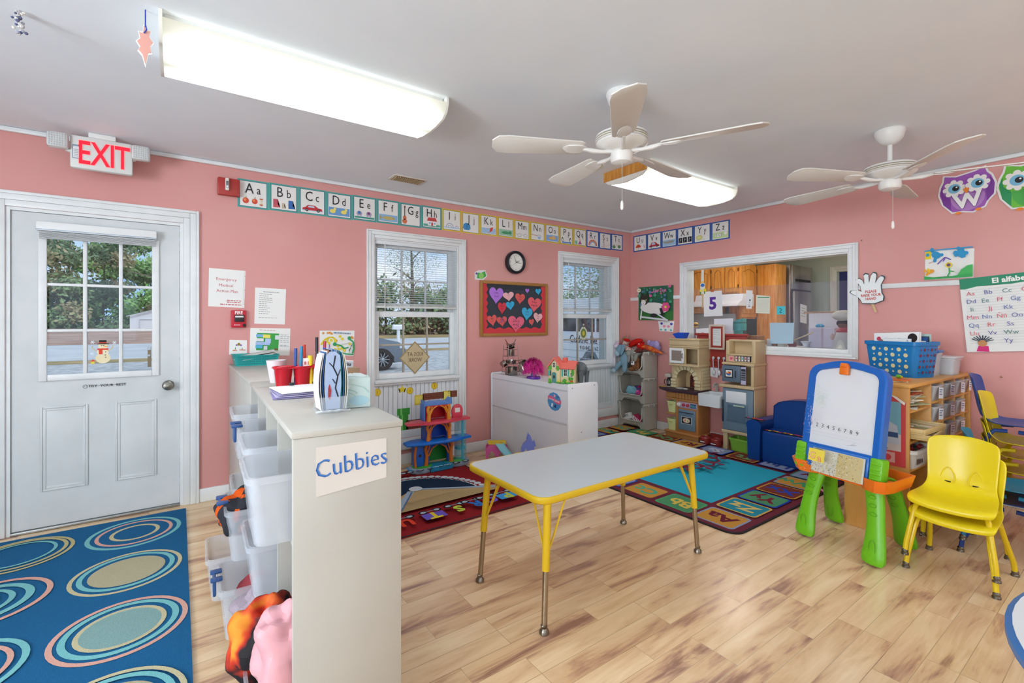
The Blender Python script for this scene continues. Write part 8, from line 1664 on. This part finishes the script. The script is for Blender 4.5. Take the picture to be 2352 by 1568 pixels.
sheet('number_sign','white sheet with a large purple 5 taped to the acrylic screen',[(1617,727),(1660,725),(1658,667),(1616,670)],4.898,d5)
def dst(a): a.rect(.4,.42,.65,.5,'#4a4a52/.5'); a.rect(.3,.1,.7,.13,'#33333a/.5'); a.rect(.3,.18,.7,.2); a.text('4',.5,.3,.1,'#33333a/.5',sx=2)
sheet('paper_strip','narrow white paper strip on the acrylic screen',[(1714,708),(1727,709),(1729,667),(1714,666)],4.898,dst)
def dli(a): a.rect(.08,.83,.92,.88,'#4f9a6a/.5'); lines(a,.1,.92,[.1+.07*k for k in range(10)],.01,'#a9ac9c/.5',3,.1)
sheet('paper_list','cream lined list on the acrylic screen',[(1736,719),(1768,720),(1769,680),(1737,677)],4.898,dli,'#dedfcf/.6')
def d2(a): s=a.X; a.X=(s[0],s[1],1,1,s[4]); a.text('2',s[2]*.45,s[3]*.2,s[3]*.55,'#2a3a5a/.5'); a.X=s
sheet('sticky_note','turquoise sticky note with a 2 on the acrylic screen',[(1784,722),(1804,722),(1804,703),(1784,703)],4.898,d2,'#4fc4d0/.5')
sheet('blue_paper','pale blue sheet taped low on the acrylic screen',[(1769,789),(1822,789),(1824,741),(1768,741)],4.898,None,'#a9c6d8/.5')
sheet('white_paper','blank white sheet behind the toy picture frame',[(1640,770),(1683,770),(1684,731),(1640,732)],4.898,None,'#dfe1ea/.5')
def dfl(a): 
    for k in range(8): a.line([(.3,.62),(.3+.09*math.cos(k*PI/4),.62+.16*math.sin(k*PI/4))],.035,'#e2687e/.5')
    a.line([(.28,.5),(.15,.2)],.02,'#c88a8a/.5'); a.line([(.75,.45),(.85,.5),(.83,.4)],.03,'#2a2a30/.5')
sheet('flower_drawing','white paper with a pink flower drawing low on the screen',[(1600,790),(1652,790),(1645,752),(1599,755)],4.897,dfl)
# items on the counter
t=thing('coffee_machine','turquoise single cup coffee machine on the serving counter','coffee machine',(5.05,2.70,CT)); MT_='#45b0a8/.35'; y=-aR(1697,760,5.05)[0]
b=MB(MT_); b.box((5.05,y+.0,CT),(5.14,y+.06,CT+.25),.01); b.box((5.0,y-.05,CT+.15),(5.13,y+.055,CT+.235),.012); b.box((5.0,y-.05,CT),(5.13,y+.055,CT+.02),.006); b.prism([(y-.05,CT+.24),(y+.05,CT+.235),(y+.055,CT+.25),(y-.052,CT+.285)],5.0,5.12,'x',.005); b.build('body',t)
b=MB('#a96f2f/.6'); yb_=-aR(1732,800,5.0)[0]; b.box((4.96,yb_-.06,CT),(5.1,yb_+.06,CT+.10),.004); b.use('#2f2622/.6'); b.box((4.957,yb_-.055,CT+.005),(4.961,yb_+.055,CT+.055)); b.build('coffee_box',label='brown box with a dark speckled band on the serving counter',cat='box')
random.seed(5)
for px0,px1,m,l,h_ in ((1765,1778,'#e3e6e0/.5','white low carton at the near end of the counter',.07),(1779,1789,'#a8703a/.5','brown wooden block on the serving counter',.05),(1790,1805,'#d8d4c2/.4','cream tray below the blue sheet',.035),(1815,1826,'#8a3a3a/.5','dark red packet on the serving counter',.045)):
    ya_,yb_=-aR(px0,800,5.0)[0],-aR(px1,800,5.0)[0]; b=MB(m); b.box((4.95,min(ya_,yb_)+.004,CT),(5.05,max(ya_,yb_)-.004,CT+h_),.004); b.build('counter_item',label=l,cat='item')
y=-aR(1851,800,5.0)[0]; b=MB('#dfe4e6/.3'); b.lathe([(.022,CT),(.028,CT+.03),(.03,CT+.035),(.045,CT+.05),(.045,CT+.058),(.028,CT+.056),(.001,CT+.054)],(5.0,y,0),18); b.build('small_cup',label='small white cup standing alone on the serving counter',cat='cup')
# white boxes at the right
y0_,y1_=-aR(1865,800,5.1)[0],-aR(1925,800,5.1)[0]
b=MB('#d6cfd8/.5'); b.box((5.02,min(y0_,y1_),CT),(5.2,max(y0_,y1_),CT+.19),.003); b.build('white_box',label='large white cardboard box at the right end of the serving counter',cat='box')
b=MB('#c9b4bc/.5'); b.box((5.019,(y0_+y1_)/2-.02,CT),(5.0195,(y0_+y1_)/2,CT+.19)); b.build('box_tape',label='pink tape strip down the large white box',cat='tape')
b=MB('#b88f6a/.6'); b.box((5.25+.02,min(y0_,y1_)-.1,1.37),(5.6,max(y0_,y1_)+.15,1.385),.002); b.use('#dfe1e2/.5'); b.box((5.27,min(y0_,y1_)-.08,0),(5.58,max(y0_,y1_)+.1,1.37),.003); b.build('white_cupboard',label='white cupboard with a brown top behind the boxes',cat='cupboard')
y=-aR(1885,765,5.1)[0]; b=MB('#3fa8cc/.5'); 
for k in range(5): b.ball((5.06+.01*k,y-.03+.015*k,CT+.20+.008+.006*(k%2)),(.02,.018,.014),8,6)
b.build('blue_bow',label='bright blue crumpled bow on the large white box',cat='bow')
p0,p1=aR(1824,781,5.02),aR(1868,763,5.02); b=MB('#d8c49a/.5'); b.cyl((5.02,-p0[0],p0[1]),(5.02,-p1[0],p1[1]),.006,n=8); b.build('wooden_stick',label='slanting wooden stick above the serving counter',cat='stick')
# chef doll
y=-aR(1938,760,4.98)[0]; zc=aR(1938,770,4.98)[1]
t=thing('chef_doll','doll with a floppy white chef hat and red scarf on the counter','doll',(4.98,y,CT)); 
b=MB('#d9d6cc/.7'); b.lathe([(.085,CT),(.075,CT+.08),(.055,CT+.15),(.03,CT+.17)],(4.98,y,0),20); b.build('white_coat',t)
b=MB('#c04a50/.6'); b.lathe([(.05,CT+.14),(.06,CT+.165),(.035,CT+.195)],(4.98,y,0),16); b.build('scarf',t)
b=MB('#7a5340/.6'); b.ball((4.98,y,CT+.225),(.05,.05,.045)); b.build('head',t)
b=MB('#2e2522/.8'); b.ball((4.985,y,CT+.235),(.055,.06,.04)); b.build('hair',t)
b=MB('#e9e4d0/.7'); b.ball((4.98,y+.0,CT+.305),(.075,.10,.05),18,10); b.lathe([(.052,CT+.25),(.05,CT+.285)],(4.98,y,0),18); b.build('chef_hat',t,sub=1)
b=MB('#d8b8a0/.6'); b.ball((4.93,y+.075,CT+.11),(.015,.015,.03)); b.build('hand',t)
# bee wind spinner hanging in the opening
p=aR(1614,650,4.87); t=thing('hanging_ornament','small bee and flower ornament strip hanging inside the pass-through','ornament',(4.87,-p[0],PZ1-.012)); a=Art((4.87,0,0),(0,-1,0),(0,0,1)); x=p[0]
a.use('#d9dcd8/.5'); a.board((x-.015,1.72,x+.015,PZ1-.012),.002); a.use('#c9a878/.5'); a.board((x-.01,1.44,x+.006,1.60),.002); a.use('#e0ddd4/.5'); a.board((x-.03,1.60,x+.03,1.72),.002); a.disc(x,1.70,.025,'#3a70c0/.5',.02); a.disc(x,1.735,.012,'#e8b83a/.5'); a.disc(x+.028,1.64,.02,'#e8d02c/.5'); a.disc(x-.02,1.64,.016,'#e6dc5a/.5'); a.rect(x+.02,1.60,x+.034,1.63,'#3a8a3a/.5'); a.rect(x-.03,1.595,x-.016,1.625); a.build('ornament_strip',t)
p=aR(1598,750,5.0); b=MB('#e0b83a/.5'); b.ball((5.0,-p[0],1.26),(.03,.03,.018),12,6); b.use('#2f2a22/.5'); b.ball((5.0,-p[0],1.245),(.031,.031,.008),12,5); b.use('#e0b83a/.5'); b.ball((5.0,-p[0],1.232),(.028,.028,.014),12,6); b.use('#b8a8b8/.5'); b.lathe([(.03,CT),(.012,CT+.06),(.012,1.22-0)],(5.0,-p[0],0),14); b.build('bee_figure',label='yellow and black beehive figure at the left end of the serving counter',cat='figurine')
